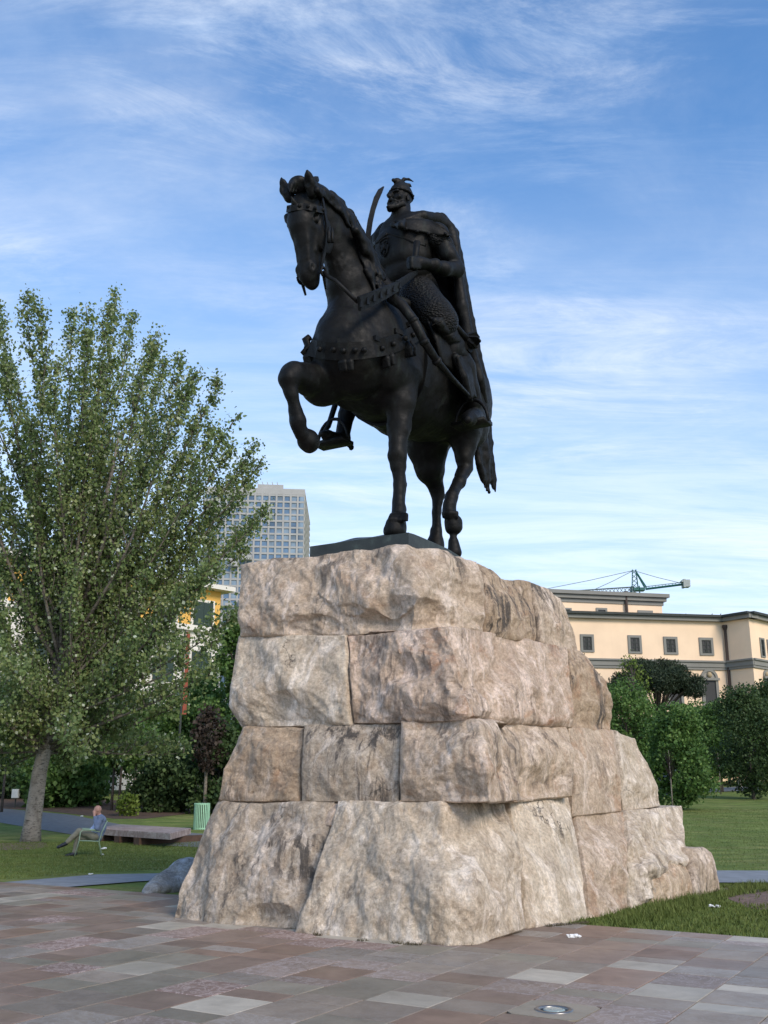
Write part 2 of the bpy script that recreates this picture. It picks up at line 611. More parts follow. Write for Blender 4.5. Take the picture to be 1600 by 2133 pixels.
def make_horse():
    c = Clay((-4.4, -1.35, -0.1), (2.2, 1.35, 5.65), 0.023)
    # trunk
    c.loft([((0.50, 0, 2.92), 0.40, 0.42), ((0.15, 0, 2.98), 0.60, 0.78), ((-0.45, 0, 3.12), 0.72, 1.02), ((-1.3, 0, 3.05), 0.82, 1.00),
            ((-2.1, 0, 3.12), 0.80, 0.92), ((-2.9, 0, 3.30), 0.78, 0.80), ((-3.35, 0, 3.30), 0.55, 0.60)], VL, 0.0)
    # hindquarters
    for s in (-1, 1):
        c.ell((-2.95, 0.38 * s, 3.05), (0.62, 0.42, 0.85), k=0.2)
        c.ell((-0.12, 0.46 * s, 3.0), (0.46, 0.26, 0.72), [unit((0.92, 0, -0.4)), (0, 1, 0), unit((0.4, 0, 0.92))], k=0.15)   # shoulder
        c.ell((0.45, 0.25 * s, 2.78), (0.34, 0.30, 0.40), k=0.10)                                           # breast muscle
    # neck
    c.loft([Sx(664, 425, 0, 28, 40), Sx(690, 475, 0, 32, 52), Sx(719, 535, 0, 39, 63), Sx(737, 600, 0, 54, 74), Sx(758, 662, 0, 70, 84)], VL, 0.22)
    # head
    c.loft([Sx(647, 404, 0, 22, 26), Sx(640, 436, 0, 33, 40), Sx(639, 468, 0, 34, 46), Sx(644, 508, 0, 25, 40), Sx(645, 545, 0, 20, 30),
            Sx(645, 572, 0, 18, 24), Sx(649, 586, 0, 13, 17)], VL, 0.06)
    hp, hm = loc(640, 436, 0), loc(646, 580, 0)
    dn = unit(hm - hp); fr = unit(np.cross(VL, dn)); fr = fr if fr[0] > 0 else -fr

    def hd(a, s, f): return hp + dn * a + VL * s + fr * f
    for s in (-1, 1):
        c.ell(hd(0.42, 0.19 * s, -0.16), (0.30, 0.07, 0.22), [dn, VL, fr], k=0.05)        # jowl
        c.cone(hd(0.13, 0.225 * s, 0.17), hd(0.27, 0.215 * s, 0.17), 0.06, 0.05, 0.03)   # brow
        c.ell(hd(0.27, 0.245 * s, 0.12), (0.085, 0.06, 0.10), [dn, VL, fr], k=0.01, cut=True)
        c.ell(hd(0.27, 0.225 * s, 0.10), (0.055, 0.045, 0.058), [dn, VL, fr], k=0.0)
        c.cone(hd(0.20, 0.265 * s, 0.09), hd(0.34, 0.25 * s, 0.09), 0.022, 0.020, 0.015)
        c.cone(hd(0.40, 0.195 * s, 0.04), hd(0.72, 0.150 * s, 0.04), 0.035, 0.025, 0.04)   # facial crest
        c.cone(hd(0.45, 0.11 * s, 0.21), hd(0.85, 0.09 * s, 0.15), 0.035, 0.03, 0.05)     # nasal edges
        c.ell(hd(0.98, 0.105 * s, 0.10), (0.085, 0.05, 0.070), [dn, VL, fr], k=0.04)       # nostril wing
        c.ell(hd(0.99, 0.150 * s, 0.125), (0.055, 0.045, 0.035), [dn, VL, fr], k=0.02, cut=True)
        c.cone(hd(1.06, 0.15 * s, -0.10), hd(1.10, 0.11 * s, 0.06), 0.014, 0.014, 0.02, cut=True)   # mouth line
    c.ell(hd(1.07, 0, 0.05), (0.07, 0.09, 0.09), [dn, VL, fr], k=0.05)
    c.ell(hd(1.10, 0, -0.07), (0.07, 0.075, 0.08), [dn, VL, fr], k=0.05)
    # ears
    for (b, t) in (((603, 412, -0.20), (587, 374, -0.27)), ((650, 402, 0.22), (640, 358, 0.27))):
        a, e = loc(*b), loc(*t)
        m1 = a * 0.55 + e * 0.45
        e = e + (e - a) * 0.10
        c.chain([(a, 0.095), (m1, 0.098), (a * 0.28 + e * 0.72, 0.055), (e, 0.006)], 0.02)
        c.chain([(a * 0.65 + e * 0.35 + fr * 0.10, 0.045), (a * 0.3 + e * 0.7 + fr * 0.075, 0.028)], 0.02, cut=True)
    # throat folds
    for i in range(4):
        pts = []
        for (x, y) in ((684 + i * 1, 548 + i * 6), (694 + i * 2, 549 + i * 6), (705 + i * 2, 543 + i * 6), (714 + i * 2, 532 + i * 6)):
            r = on_skin(c, x, y, -0.012)
            if r is not None: pts.append((r[0], 0.028))
        if len(pts) > 1: c.chain(pts, 0.02)
    # raised right foreleg
    c.chain([J(700, 770, -0.42, 52), J(672, 800, -0.42, 43), J(640, 790, -0.40, 31), J(611, 779, -0.38, 26)], 0.10)
    c.chain([J(612, 776, -0.38, 24), J(604, 786, -0.38, 22)], 0.05)
    c.chain([J(602, 790, -0.38, 19), J(606, 820, -0.38, 14), J(615, 855, -0.38, 13), J(620, 878, -0.38, 16), J(623, 893, -0.38, 14)], 0.05)
    c.chain([J(622, 890, -0.38, 13), J(629, 903, -0.38, 16)], 0.05)
    c.chain([J(630, 906, -0.38, 16), J(641, 917, -0.38, 23), J(645, 921, -0.38, 21)], 0.02)
    # standing left foreleg
    c.chain([J(838, 780, 0.46, 45), J(832, 835, 0.44, 30), J(831, 890, 0.44, 21), J(829, 918, 0.44, 19)], 0.12)
    c.chain([J(829, 930, 0.44, 19.5), J(828, 948, 0.44, 19), J(830, 972, 0.44, 15)], 0.05)
    c.chain([J(830, 972, 0.44, 14), J(832, 1010, 0.44, 11.5), J(832, 1045, 0.44, 12), J(832, 1060, 0.44, 15), J(829, 1074, 0.46, 13.5)], 0.04)
    c.chain([J(839, 976, 0.42, 5), J(841, 1010, 0.42, 5), J(840, 1050, 0.42, 6)], 0.03)
    c.chain([J(828, 1082, 0.48, 16), J(825, 1094, 0.50, 19.5), J(823, 1106, 0.50, 22)], 0.02)
    for i in range(9):
        r = on_skin(c, 813 + i * 4, 1073, 0.0); r2 = on_skin(c, 811 + i * 4.4, 1083, 0.012)
        if r is not None and r2 is not None: c.cone(r[0], r2[0], 0.03, 0.028, 0.015)
    # right hind leg
    c.chain([J(905, 880, -0.42, 56), J(890, 930, -0.42, 40), J(896, 975, -0.42, 27), J(908, 1016, -0.42, 16)], 0.16)
    c.chain([J(908, 1012, -0.42, 16), J(911, 1030, -0.42, 14), J(909, 1065, -0.42, 11), J(908, 1105, -0.42, 11), J(907, 1135, -0.42, 15), J(904, 1160, -0.40, 18)], 0.05)
    # left hind leg, toe resting
    c.chain([J(945, 850, 0.42, 52), J(965, 895, 0.44, 31), J(968, 930, 0.44, 21), J(967, 955, 0.44, 14.5), J(971, 972, 0.44, 14)], 0.12)
    c.chain([J(969, 958, 0.44, 12), J(976, 976, 0.44, 9)], 0.03)
    c.chain([J(968, 978, 0.44, 15), J(955, 1005, 0.44, 13.5), J(940, 1034, 0.44, 12.5), J(936, 1052, 0.44, 12), J(936, 1068, 0.44, 15)], 0.04)
    c.chain([J(938, 1074, 0.44, 14), J(943, 1088, 0.46, 18), J(944, 1098, 0.46, 18.5)], 0.02)
    for i in range(8):
        r = on_skin(c, 924 + i * 4, 1068, 0.0); r2 = on_skin(c, 924 + i * 4, 1078, 0.012)
        if r is not None and r2 is not None: c.cone(r[0], r2[0], 0.03, 0.026, 0.015)
    c.chain([J(944, 1114, 0.46, 8.5), J(944, 1122, 0.46, 9)], 0.01)
    c.chain([J(944, 1128, 0.46, 12), J(946, 1150, 0.46, 16)], 0.01)
    # girth, ribs and muscle lines
    c.rough(0.022, 2.6, 5, 3)
    o = c.build('horse_body', BZ, statue)
    return hd, dn, fr, c


hd, HDN, HFR, HORSE = make_horse()


def make_mane():
    c = Clay((-1.2, -0.5, 3.3), (2.1, 1.1, 5.75), 0.021)
    rnd = random.Random(4)
    crest = [(655, 384), (672, 390), (692, 402), (712, 418), (730, 438), (744, 460), (755, 482), (766, 506), (777, 530), (788, 550), (800, 572)]
    # the crest roll and locks that fall over the left of the neck
    for j in range(len(crest) - 1):
        c.chain([J(crest[j][0] - 4, crest[j][1] + 6, 0.04, 9), J(crest[j + 1][0] - 4, crest[j + 1][1] + 6, 0.04, 9)], 0.05)
    for i in range(26):
        t = i / 25 * (len(crest) - 2)
        j = int(t); f = t - j
        x = crest[j][0] * (1 - f) + crest[j + 1][0] * f - 4; y = crest[j][1] * (1 - f) + crest[j + 1][1] * f + 5
        nx = crest[j + 1][0] - crest[j][0]; ny = crest[j + 1][1] - crest[j][1]; q = math.hypot(nx, ny); nx /= q; ny /= q
        ln = 62 + 22 * (i / 25) + rnd.uniform(-10, 10); wv = rnd.uniform(0, 6)
        pts = []
        for s in range(8):
            a = s / 7
            side = 22 * math.sin(a * 1.5) + 2.0 * math.sin(a * 7 + wv)
            ox = nx * ln * a - ny * side; oy = ny * ln * a + nx * side + 6 * a * a
            r = on_skin(HORSE, x + ox, y + oy, 0.035)
            rad = (6.5 * (1 - 0.72 * a) + 1.0)
            if s == 0 or r is None: pts.append(J(x + ox, y + oy, 0.08 + 0.2 * a, rad))
            else: pts.append((r[0], rad * pxm(r[0])))
        c.chain(pts, 0.012)
    for i in range(10):
        a = i / 9; e = rnd.uniform(-4, 4)
        pts = []
        for (x, y, r_) in ((742 + 22 * a, 480 + 26 * a, 8), (750 + 26 * a + e, 512 + 20 * a, 8), (762 + 26 * a, 545 + 14 * a, 6.5), (776 + 18 * a + e, 574 + 6 * a, 4), (784 + 14 * a, 592 - 2 * a + e, 1.8)):
            q = on_skin(HORSE, x, y, 0.09)
            pts.append((q[0], r_ * pxm(q[0])) if q is not None else J(x, y, 0.42, r_))
        c.chain(pts, 0.012)
    # forelock and the tuft behind the ears
    c.ell(loc(622, 387, 0.0), (0.15, 0.16, 0.12), k=0.02)
    for i in range(7):
        x = 606 + i * 5.5
        c.chain([J(634, 380, 0.0, 7), J(x + 3 + (620 - x) * 0.2, 377, 0.0, 6.0), J(x + 1, 388, 0.02, 5), J(x, 399, 0.02, 2.5)], 0.012)
    c.chain([J(640, 380, 0, 9), J(652, 375, 0, 7), J(662, 369, 0, 3)], 0.02)
    c.chain([J(640, 384, 0, 9), J(654, 380, 0, 7), J(664, 374, 0, 2)], 0.02)
    c.rough(0.02, 7, 9, 2)
    c.build('mane', BZ, statue)
    t = Clay((-5.0, -0.6, 1.4), (-2.4, 1.2, 4.2), 0.024)
    for i in range(7):
        o = (i - 3) * 4.6
        t.chain([J(985 + o * 0.5, 850, 0.30, 13), J(1000 + o, 880, 0.36, 9), J(1005 + o, 920, 0.38, 8), J(1010 + o * 0.95, 965, 0.38, 7), J(1017 + o * 0.8, 1000, 0.38, 5), J(1019 + o * 0.9, 1010 + (i * 37 % 16), 0.38, 2)], 0.02)
    t.chain([J(1000, 880, 0.36, 14), J(1008, 950, 0.38, 12), J(1015, 1000, 0.38, 8)], 0.03)
    t.rough(0.02, 6, 2, 2)
    t.build('tail', BZ, statue)


make_mane()


def make_rider():
    c = Clay((-3.4, -1.35, 1.4), (0.7, 1.45, 6.75), 0.021)
    # hips and chest
    c.loft([Sx(862, 650, 0, 58, 46), Sx(856, 615, 0, 54, 44), Sx(847, 580, 0, 47, 36)], VL, 0.0)
    c.loft([Sx(846, 572, 0, 52, 38), Sx(842, 540, 0, 60, 44), Sx(842, 505, 0, 66, 44), Sx(840, 478, 0, 54, 34)], VL, 0.04)
    c.loft([Sx(846, 569, 0, 57, 43), Sx(846, 562, 0, 55, 41)], VL, 0.01)      # flared lower rim of the breastplate
    c.chain([J(838, 475, 0, 20), J(836, 455, 0, 19), J(834, 438, 0, 18)], 0.06)
    # shoulders
    c.ell(loc(912, 490, 0.60), (0.22, 0.20, 0.22), k=0.10)
    c.ell(loc(796, 500, -0.55), (0.18, 0.18, 0.20), k=0.12)
    # left arm, bent across
    c.chain([J(916, 494, 0.64, 20), J(934, 530, 0.76, 17.5), J(952, 562, 0.82, 16)], 0.05)
    c.chain([J(953, 562, 0.86, 16), J(925, 560, 0.80, 15), J(900, 553, 0.70, 12), J(890, 551, 0.66, 11)], 0.04)
    c.cone(loc(904, 553, 0.73), loc(899, 553, 0.70), 0.125, 0.120, 0.01)
    # fist
    w, f = loc(886, 550, 0.65), loc(862, 548, 0.54)
    c.cone(w, w * 0.45 + f * 0.55, 0.10, 0.115, 0.04)
    for i, (dy, ln) in enumerate(((-9, 12), (-3, 14), (3, 13), (9, 10))):
        c.chain([J(872, 549 + dy * 0.9, 0.62, 5.2), J(860 - ln * 0.25, 548 + dy, 0.57, 5.2), J(850 + abs(i - 1.3), 549 + dy, 0.48, 4.8), J(856, 550 + dy, 0.38, 4.4)], 0.012)
    c.chain([J(876, 540, 0.62, 5.5), J(864, 537, 0.55, 5.0), J(854, 541, 0.46, 4.4)], 0.015)
    # right arm to the sword
    c.chain([J(794, 502, -0.60, 19), J(784, 545, -0.78, 17), J(788, 575, -0.80, 16)], 0.05)
    c.chain([J(788, 575, -0.80, 15), J(776, 572, -0.74, 13), J(767, 556, -0.68, 11)], 0.04)
    for i in range(4): c.chain([J(772, 548 + i * 6, -0.60, 5), J(760, 547 + i * 6, -0.64, 5), J(764, 549 + i * 6, -0.74, 4.5)], 0.012)
    # left leg
    c.chain([J(880, 645, 0.50, 40), J(915, 690, 0.78, 33), J(940, 722, 0.86, 27)], 0.10)
    c.ell(loc(942, 724, 0.90), (0.22, 0.19, 0.23), k=0.04)
    c.chain([J(946, 730, 0.86, 24), J(966, 768, 0.90, 25), J(979, 810, 0.92, 19), J(987, 838, 0.92, 17)], 0.05)
    c.chain([J(950, 745, 1.02, 9), J(966, 785, 1.06, 8), J(980, 832, 1.05, 6)], 0.03)
    c.chain([J(988, 842, 0.92, 16), J(996, 866, 0.86, 15)], 0.04)
    c.chain([J(1000, 868, 0.84, 14), J(985, 868, 0.98, 17), J(978, 872, 1.08, 15), J(975, 874, 1.14, 9)], 0.04)
    for i in range(3):      # thigh plates
        a = i / 2
        c.chain([J(905 + 22 * a, 668 + 28 * a, 0.98, 7), J(920 + 20 * a, 676 + 26 * a, 1.02, 7), J(938 + 18 * a, 676 + 26 * a, 0.98, 6)], 0.02)
    # right leg beyond the horse
    c.chain([J(838, 645, -0.55, 40), J(778, 705, -0.86, 30), J(757, 750, -0.92, 25)], 0.10)
    c.chain([J(757, 750, -0.92, 24), J(738, 810, -0.98, 23), J(722, 865, -1.0, 17), J(714, 905, -1.0, 15)], 0.05)
    c.chain([J(716, 914, -1.0, 15), J(700, 915, -1.02, 14), J(683, 908, -1.05, 12), J(672, 904, -1.06, 7)], 0.04)
    c.rough(0.012, 4, 3, 2)
    c.build('rider_body', BZ, statue)
    global RIDER
    RIDER = c

    # head: own frame, looking a little to the rider's right
    a = math.radians(-14)
    F = np.array([math.cos(a), math.sin(a), 0.02]); F = unit(F); U = np.array([0, 0, 1.0]); S = unit(np.cross(U, F)); U = np.cross(F, S)
    ctr = loc(833, 416, 0); k = 0.27                                      # half height of the head
    hcl = Clay(ctr - np.array([0.55, 0.55, 0.55]), ctr + np.array([0.6, 0.55, 0.75]), 0.0105)

    def q(f, s, u): return ctr + (F * f + S * s + U * u) * k
    A = [F, S, U]
    hcl.ell(q(-0.05, 0, 0.22), (k * 0.80, k * 0.66, k * 0.78), A, 0)
    hcl.ell(q(0.18, 0, -0.30), (k * 0.56, k * 0.52, k * 0.70), A, 0.05)
    hcl.cone(q(-0.25, 0, -0.5), q(-0.30, 0, -1.3), k * 0.52, k * 0.60, 0.05)
    hcl.cone(q(0.68, 0, 0.12), q(0.98, 0, -0.22), k * 0.09, k * 0.15, 0.025)           # nose
    hcl.cone(q(0.66, -0.40, 0.20), q(0.76, -0.08, 0.16), k * 0.12, k * 0.11, 0.02)     # brows
    hcl.cone(q(0.66, 0.40, 0.20), q(0.76, 0.08, 0.16), k * 0.12, k * 0.11, 0.02)
    for s in (-1, 1):
        hcl.ell(q(0.74, 0.27 * s, 0.02), (k * 0.16, k * 0.17, k * 0.10), A, 0.015, cut=True)
        hcl.ell(q(0.58, 0.27 * s, 0.0), (k * 0.12, k * 0.12, k * 0.08), A, 0.0)
        hcl.cone(q(0.52, 0.42 * s, -0.20), q(0.60, 0.25 * s, -0.22), k * 0.14, k * 0.12, 0.04)   # cheekbone
        hcl.chain([(q(0.86, 0.05 * s, -0.42), k * 0.11), (q(0.74, 0.28 * s, -0.50), k * 0.11), (q(0.56, 0.48 * s, -0.62), k * 0.06), (q(0.52, 0.58 * s, -0.56), k * 0.03)], 0.012)   # moustache
        hcl.ell(q(-0.10, 0.68 * s, -0.12), (k * 0.16, k * 0.07, k * 0.22), A, 0.015)
        for i in range(3):
            hcl.chain([(q(0.30 - 0.1 * i, 0.50 * s, -0.55 - 0.04 * i), k * 0.14), (q(0.62, 0.30 * s, -0.92 + 0.03 * i), k * 0.13), (q(0.98, 0.10 * s, -1.02 - 0.05 * i), k * 0.06)], 0.02)
    for i in range(4):
        hcl.chain([(q(0.62, 0.16 * (i - 1.5), -0.66), k * 0.14), (q(0.80, 0.12 * (i - 1.5), -0.92), k * 0.13), (q(1.12 + 0.05 * (i % 2), 0.05 * (i - 1.5), -1.02 - 0.04 * (i % 3)), k * 0.05)], 0.015)
    hcl.cone(q(0.78, -0.16, -0.62), q(0.78, 0.16, -0.62), k * 0.07, k * 0.07, 0.01)
    hcl.rough(0.007, 12, 4, 2)
    ho = hcl.build('rider_head', BZ, statue)

    hel = Clay(ctr - np.array([0.55, 0.55, 0.2]), ctr + np.array([0.6, 0.55, 0.8]), 0.0105)
    hel.ell(q(-0.12, 0, 0.30), (k * 0.84, k * 0.72, k * 0.92), A, 0)
    hel.cone(q(-0.08, 0, 0.7), q(-0.05, 0, 1.15), k * 0.52, k * 0.30, 0.06)
    hel.chain([(q(-0.75, 0, 0.3), k * 0.2), (q(-0.72, 0.2, -0.2), k * 0.2), (q(-0.72, -0.2, -0.2), k * 0.2)], 0.05)
    hel.ell(q(-0.10, 0, -0.55), (k * 3, k * 3, k * 0.85), A, 0.0, cut=True)
    hel.cone(q(0.60, 0, 0.0), q(0.60, 0, 0.05), k * 0.40, k * 0.1, 0.03, cut=True)
    for i in range(22):
        t = 2 * math.pi * i / 22; t2 = 2 * math.pi * (i + 1) / 22
        hel.cone(q(-0.10 + 0.86 * math.cos(t), 0.73 * math.sin(t), 0.34 + 0.06 * math.cos(t)), q(-0.10 + 0.86 * math.cos(t2), 0.73 * math.sin(t2), 0.34 + 0.06 * math.cos(t2)), k * 0.07, k * 0.07, 0.015)
        if i % 2 == 0: hel.ell(q(-0.10 + 0.91 * math.cos(t), 0.78 * math.sin(t), 0.36), (k * 0.05,) * 3, A, 0.005)
    # goat head with its two horns on the crown
    hel.chain([(q(0.0, 0, 1.02), k * 0.34), (q(0.22, 0, 1.24), k * 0.22), (q(0.62, 0, 1.16), k * 0.13)], 0.03)
    for s in (-1, 1):
        hel.chain([(q(0.04, 0.10 * s, 1.28), k * 0.13), (q(-0.20, 0.17 * s, 1.55), k * 0.11), (q(-0.55, 0.24 * s, 1.70), k * 0.08), (q(-0.92, 0.30 * s, 1.68), k * 0.025)], 0.015)
        hel.chain([(q(-0.05, 0.2 * s, 1.15), k * 0.10), (q(-0.45, 0.42 * s, 1.10), k * 0.09), (q(-0.62, 0.48 * s, 1.02), k * 0.03)], 0.015)
    hel.rough(0.006, 12, 8, 2)
    ho2 = hel.build('helmet', BZ, statue)

    # chain-mail skirt and sleeve
    m = Clay((-2.9, -1.2, 3.0), (0.4, 1.4, 6.4), 0.022)
    m.loft([Sx(847, 576, 0, 51, 40), Sx(856, 610, 0, 60, 50), Sx(866, 650, 0, 66, 54)], VL, 0.0)
    m.chain([J(872, 615, 0.46, 40), J(905, 655, 0.80, 38), J(918, 670, 0.88, 37)], 0.06)
    m.chain([J(842, 630, -0.50, 42), J(800, 680, -0.80, 36)], 0.06)
    m.build('mail_skirt', MATS['mail'], statue)
    m2 = Clay(loc(905, 500, 0.65) - 0.7, loc(930, 520, 0.7) + 0.7, 0.02)
    m2.chain([J(908, 496, 0.60, 22), J(924, 510, 0.68, 20), J(930, 520, 0.70, 19)], 0.03)
    m2.build('mail_sleeve', MATS['mail'], statue)
    # shoulder plate with its rivets, collar and thigh plates
    sp = patch('shoulder_plate', RIDER, ((826, 462), (898, 462), (942, 496), (836, 480)), 12, 7, 0.07, 0.09)
    for (x, y) in ((847, 482), (868, 487), (888, 490), (925, 491)):
        r = on_skin(RIDER, x, y, 0.09)
        mb = MB(); mb.lathe([(0.03, -0.02), (0.034, 0.0), (0.015, 0.025)], (0, 0, 0), 8)
        o = mb.build('rivet', BZ, sp, True); o.location = tuple(r[0]); o.rotation_euler = Vector(tuple(r[1])).to_track_quat('Z', 'Y').to_euler()
    patch('breastplate_rim', RIDER, ((778, 506), (806, 482), (808, 488), (780, 512)), 6, 2, 0.015, 0.04)
    patch('breastplate_rim', RIDER, ((806, 482), (888, 508), (886, 514), (808, 488)), 8, 2, 0.015, 0.04)
    for q in (((888, 652), (926, 640), (936, 664), (902, 674)), ((900, 674), (936, 664), (946, 690), (914, 700)), ((912, 700), (948, 690), (958, 712), (926, 720))):
        patch('thigh_plate', RIDER, q, 5, 3, 0.04, 0.05)
    patch('shin_plate', RIDER, ((950, 742), (975, 740), (992, 828), (974, 832)), 4, 10, 0.03, 0.05)

    # cape: one fold beside the next, from the collar round the back and down
    cp = Clay((-4.6, -1.2, 2.3), (0.2, 1.5, 6.75), 0.026)
    top = [((838, 466, -0.25), (812, 474, -0.42), (792, 490, -0.66), (782, 510, -0.9))]
    folds = [
        [(846, 458, 0.20, 8), (880, 453, 0.38, 12), (910, 456, 0.48, 13), (936, 476, 0.56, 12), (948, 515, 0.66, 10), (955, 575, 0.72, 10), (962, 640, 0.74, 12), (978, 720, 0.78, 12), (998, 790, 0.82, 11), (1010, 835, 0.80, 7)],
        [(850, 455, 0.15, 8), (885, 449, 0.32, 10), (920, 457, 0.40, 12), (945, 488, 0.46, 12), (954, 530, 0.52, 11), (964, 600, 0.58, 11), (976, 670, 0.62, 12), (992, 740, 0.66, 12), (1008, 800, 0.70, 11), (1016, 846, 0.70, 7)],
        [(848, 453, 0.05, 8), (880, 452, 0.20, 12), (915, 462, 0.26, 14), (940, 500, 0.30, 14), (952, 560, 0.36, 13), (966, 640, 0.42, 12), (984, 730, 0.50, 12), (1002, 800, 0.56, 11), (1012, 850, 0.58, 7)],
        [(842, 456, -0.10, 9), (865, 460, 0.00, 14), (892, 480, 0.05, 16), (915, 530, 0.08, 16), (930, 600, 0.14, 15), (948, 680, 0.20, 14), (968, 760, 0.30, 13), (985, 830, 0.36, 9)],
        [(832, 462, -0.20, 9), (838, 475, -0.25, 16), (855, 510, -0.22, 18), (876, 570, -0.18, 17), (895, 650, -0.10, 16), (915, 740, 0.0, 14), (935, 810, 0.1, 9)],
        [(824, 464, -0.20, 8), (806, 474, -0.45, 12), (802, 506, -0.56, 14), (818, 570, -0.52, 15), (840, 650, -0.46, 14), (858, 740, -0.40, 12)],
        [(820, 464, -0.24, 7), (798, 475, -0.52, 10), (782, 496, -0.70, 9), (776, 530, -0.80, 9), (792, 600, -0.86, 9), (802, 660, -0.86, 9)],
    ]
    for f in folds: cp.chain([J(*q_) for q_ in f], 0.035)
    for f, g in zip(folds[:-1], folds[1:]):          # cloth between the folds
        n = 9

        def rs(fl, t):
            tt = t * (len(fl) - 1); j = min(int(tt), len(fl) - 2); w_ = tt - j
            return tuple(fl[j][i] * (1 - w_) + fl[j + 1][i] * w_ for i in range(4))
        for m_ in (0.33, 0.67):
            pts = []
            for i in range(n):
                A_, B_ = rs(f, i / (n - 1)), rs(g, i / (n - 1))
                pa, pb = loc(*A_[:3]), loc(*B_[:3])
                pts.append((pa * (1 - m_) + pb * m_, 0.055))
            cp.chain(pts, 0.06)
    cp.chain([J(842, 459, 0.20, 6), J(868, 452, 0.32, 8), J(898, 451, 0.44, 9), J(928, 464, 0.54, 9), J(944, 486, 0.62, 8)], 0.04)
    cp.chain([J(842, 459, 0.25, 6), J(836, 470, 0.30, 6), J(822, 468, 0.0, 6), J(812, 474, -0.3, 6)], 0.03)
    cp.rough(0.02, 3.2, 6, 3)
    cp.build('cape', BZ, statue)


make_rider()


def bm_tube(name, pts, rad, parent=None, n=8):
    mb = MB(); mb.tube(pts, rad, n); return mb.build(name, BZ, parent or statue, True)


def ribbon(name, pts, width_dirs, widths, thick, parent=None, mat=None):
    """flat strap: a list of points, the direction of its width at each, width, thickness"""
    P = [np.asarray(p, float) for p in pts]; vs = []; fs = []
    for i, p in enumerate(P):
        t = unit(P[min(i + 1, len(P) - 1)] - P[max(i - 1, 0)])
        w = unit(width_dirs[i]); w = unit(w - t * (w @ t)); nrm = np.cross(t, w)
        W = widths[i] / 2
        for a, b in ((-W, -thick / 2), (W, -thick / 2), (W, thick / 2), (-W, thick / 2)): vs.append(p + w * a + nrm * b)
    for i in range(len(P) - 1):
        for k in range(4): fs.append((i * 4 + k, i * 4 + (k + 1) % 4, (i + 1) * 4 + (k + 1) % 4, (i + 1) * 4 + k))
    fs += [(3, 2, 1, 0), tuple(range(len(P) * 4 - 4, len(P) * 4))]
    return link_mesh(name, vs, fs, mat or BZ, parent or statue, False)


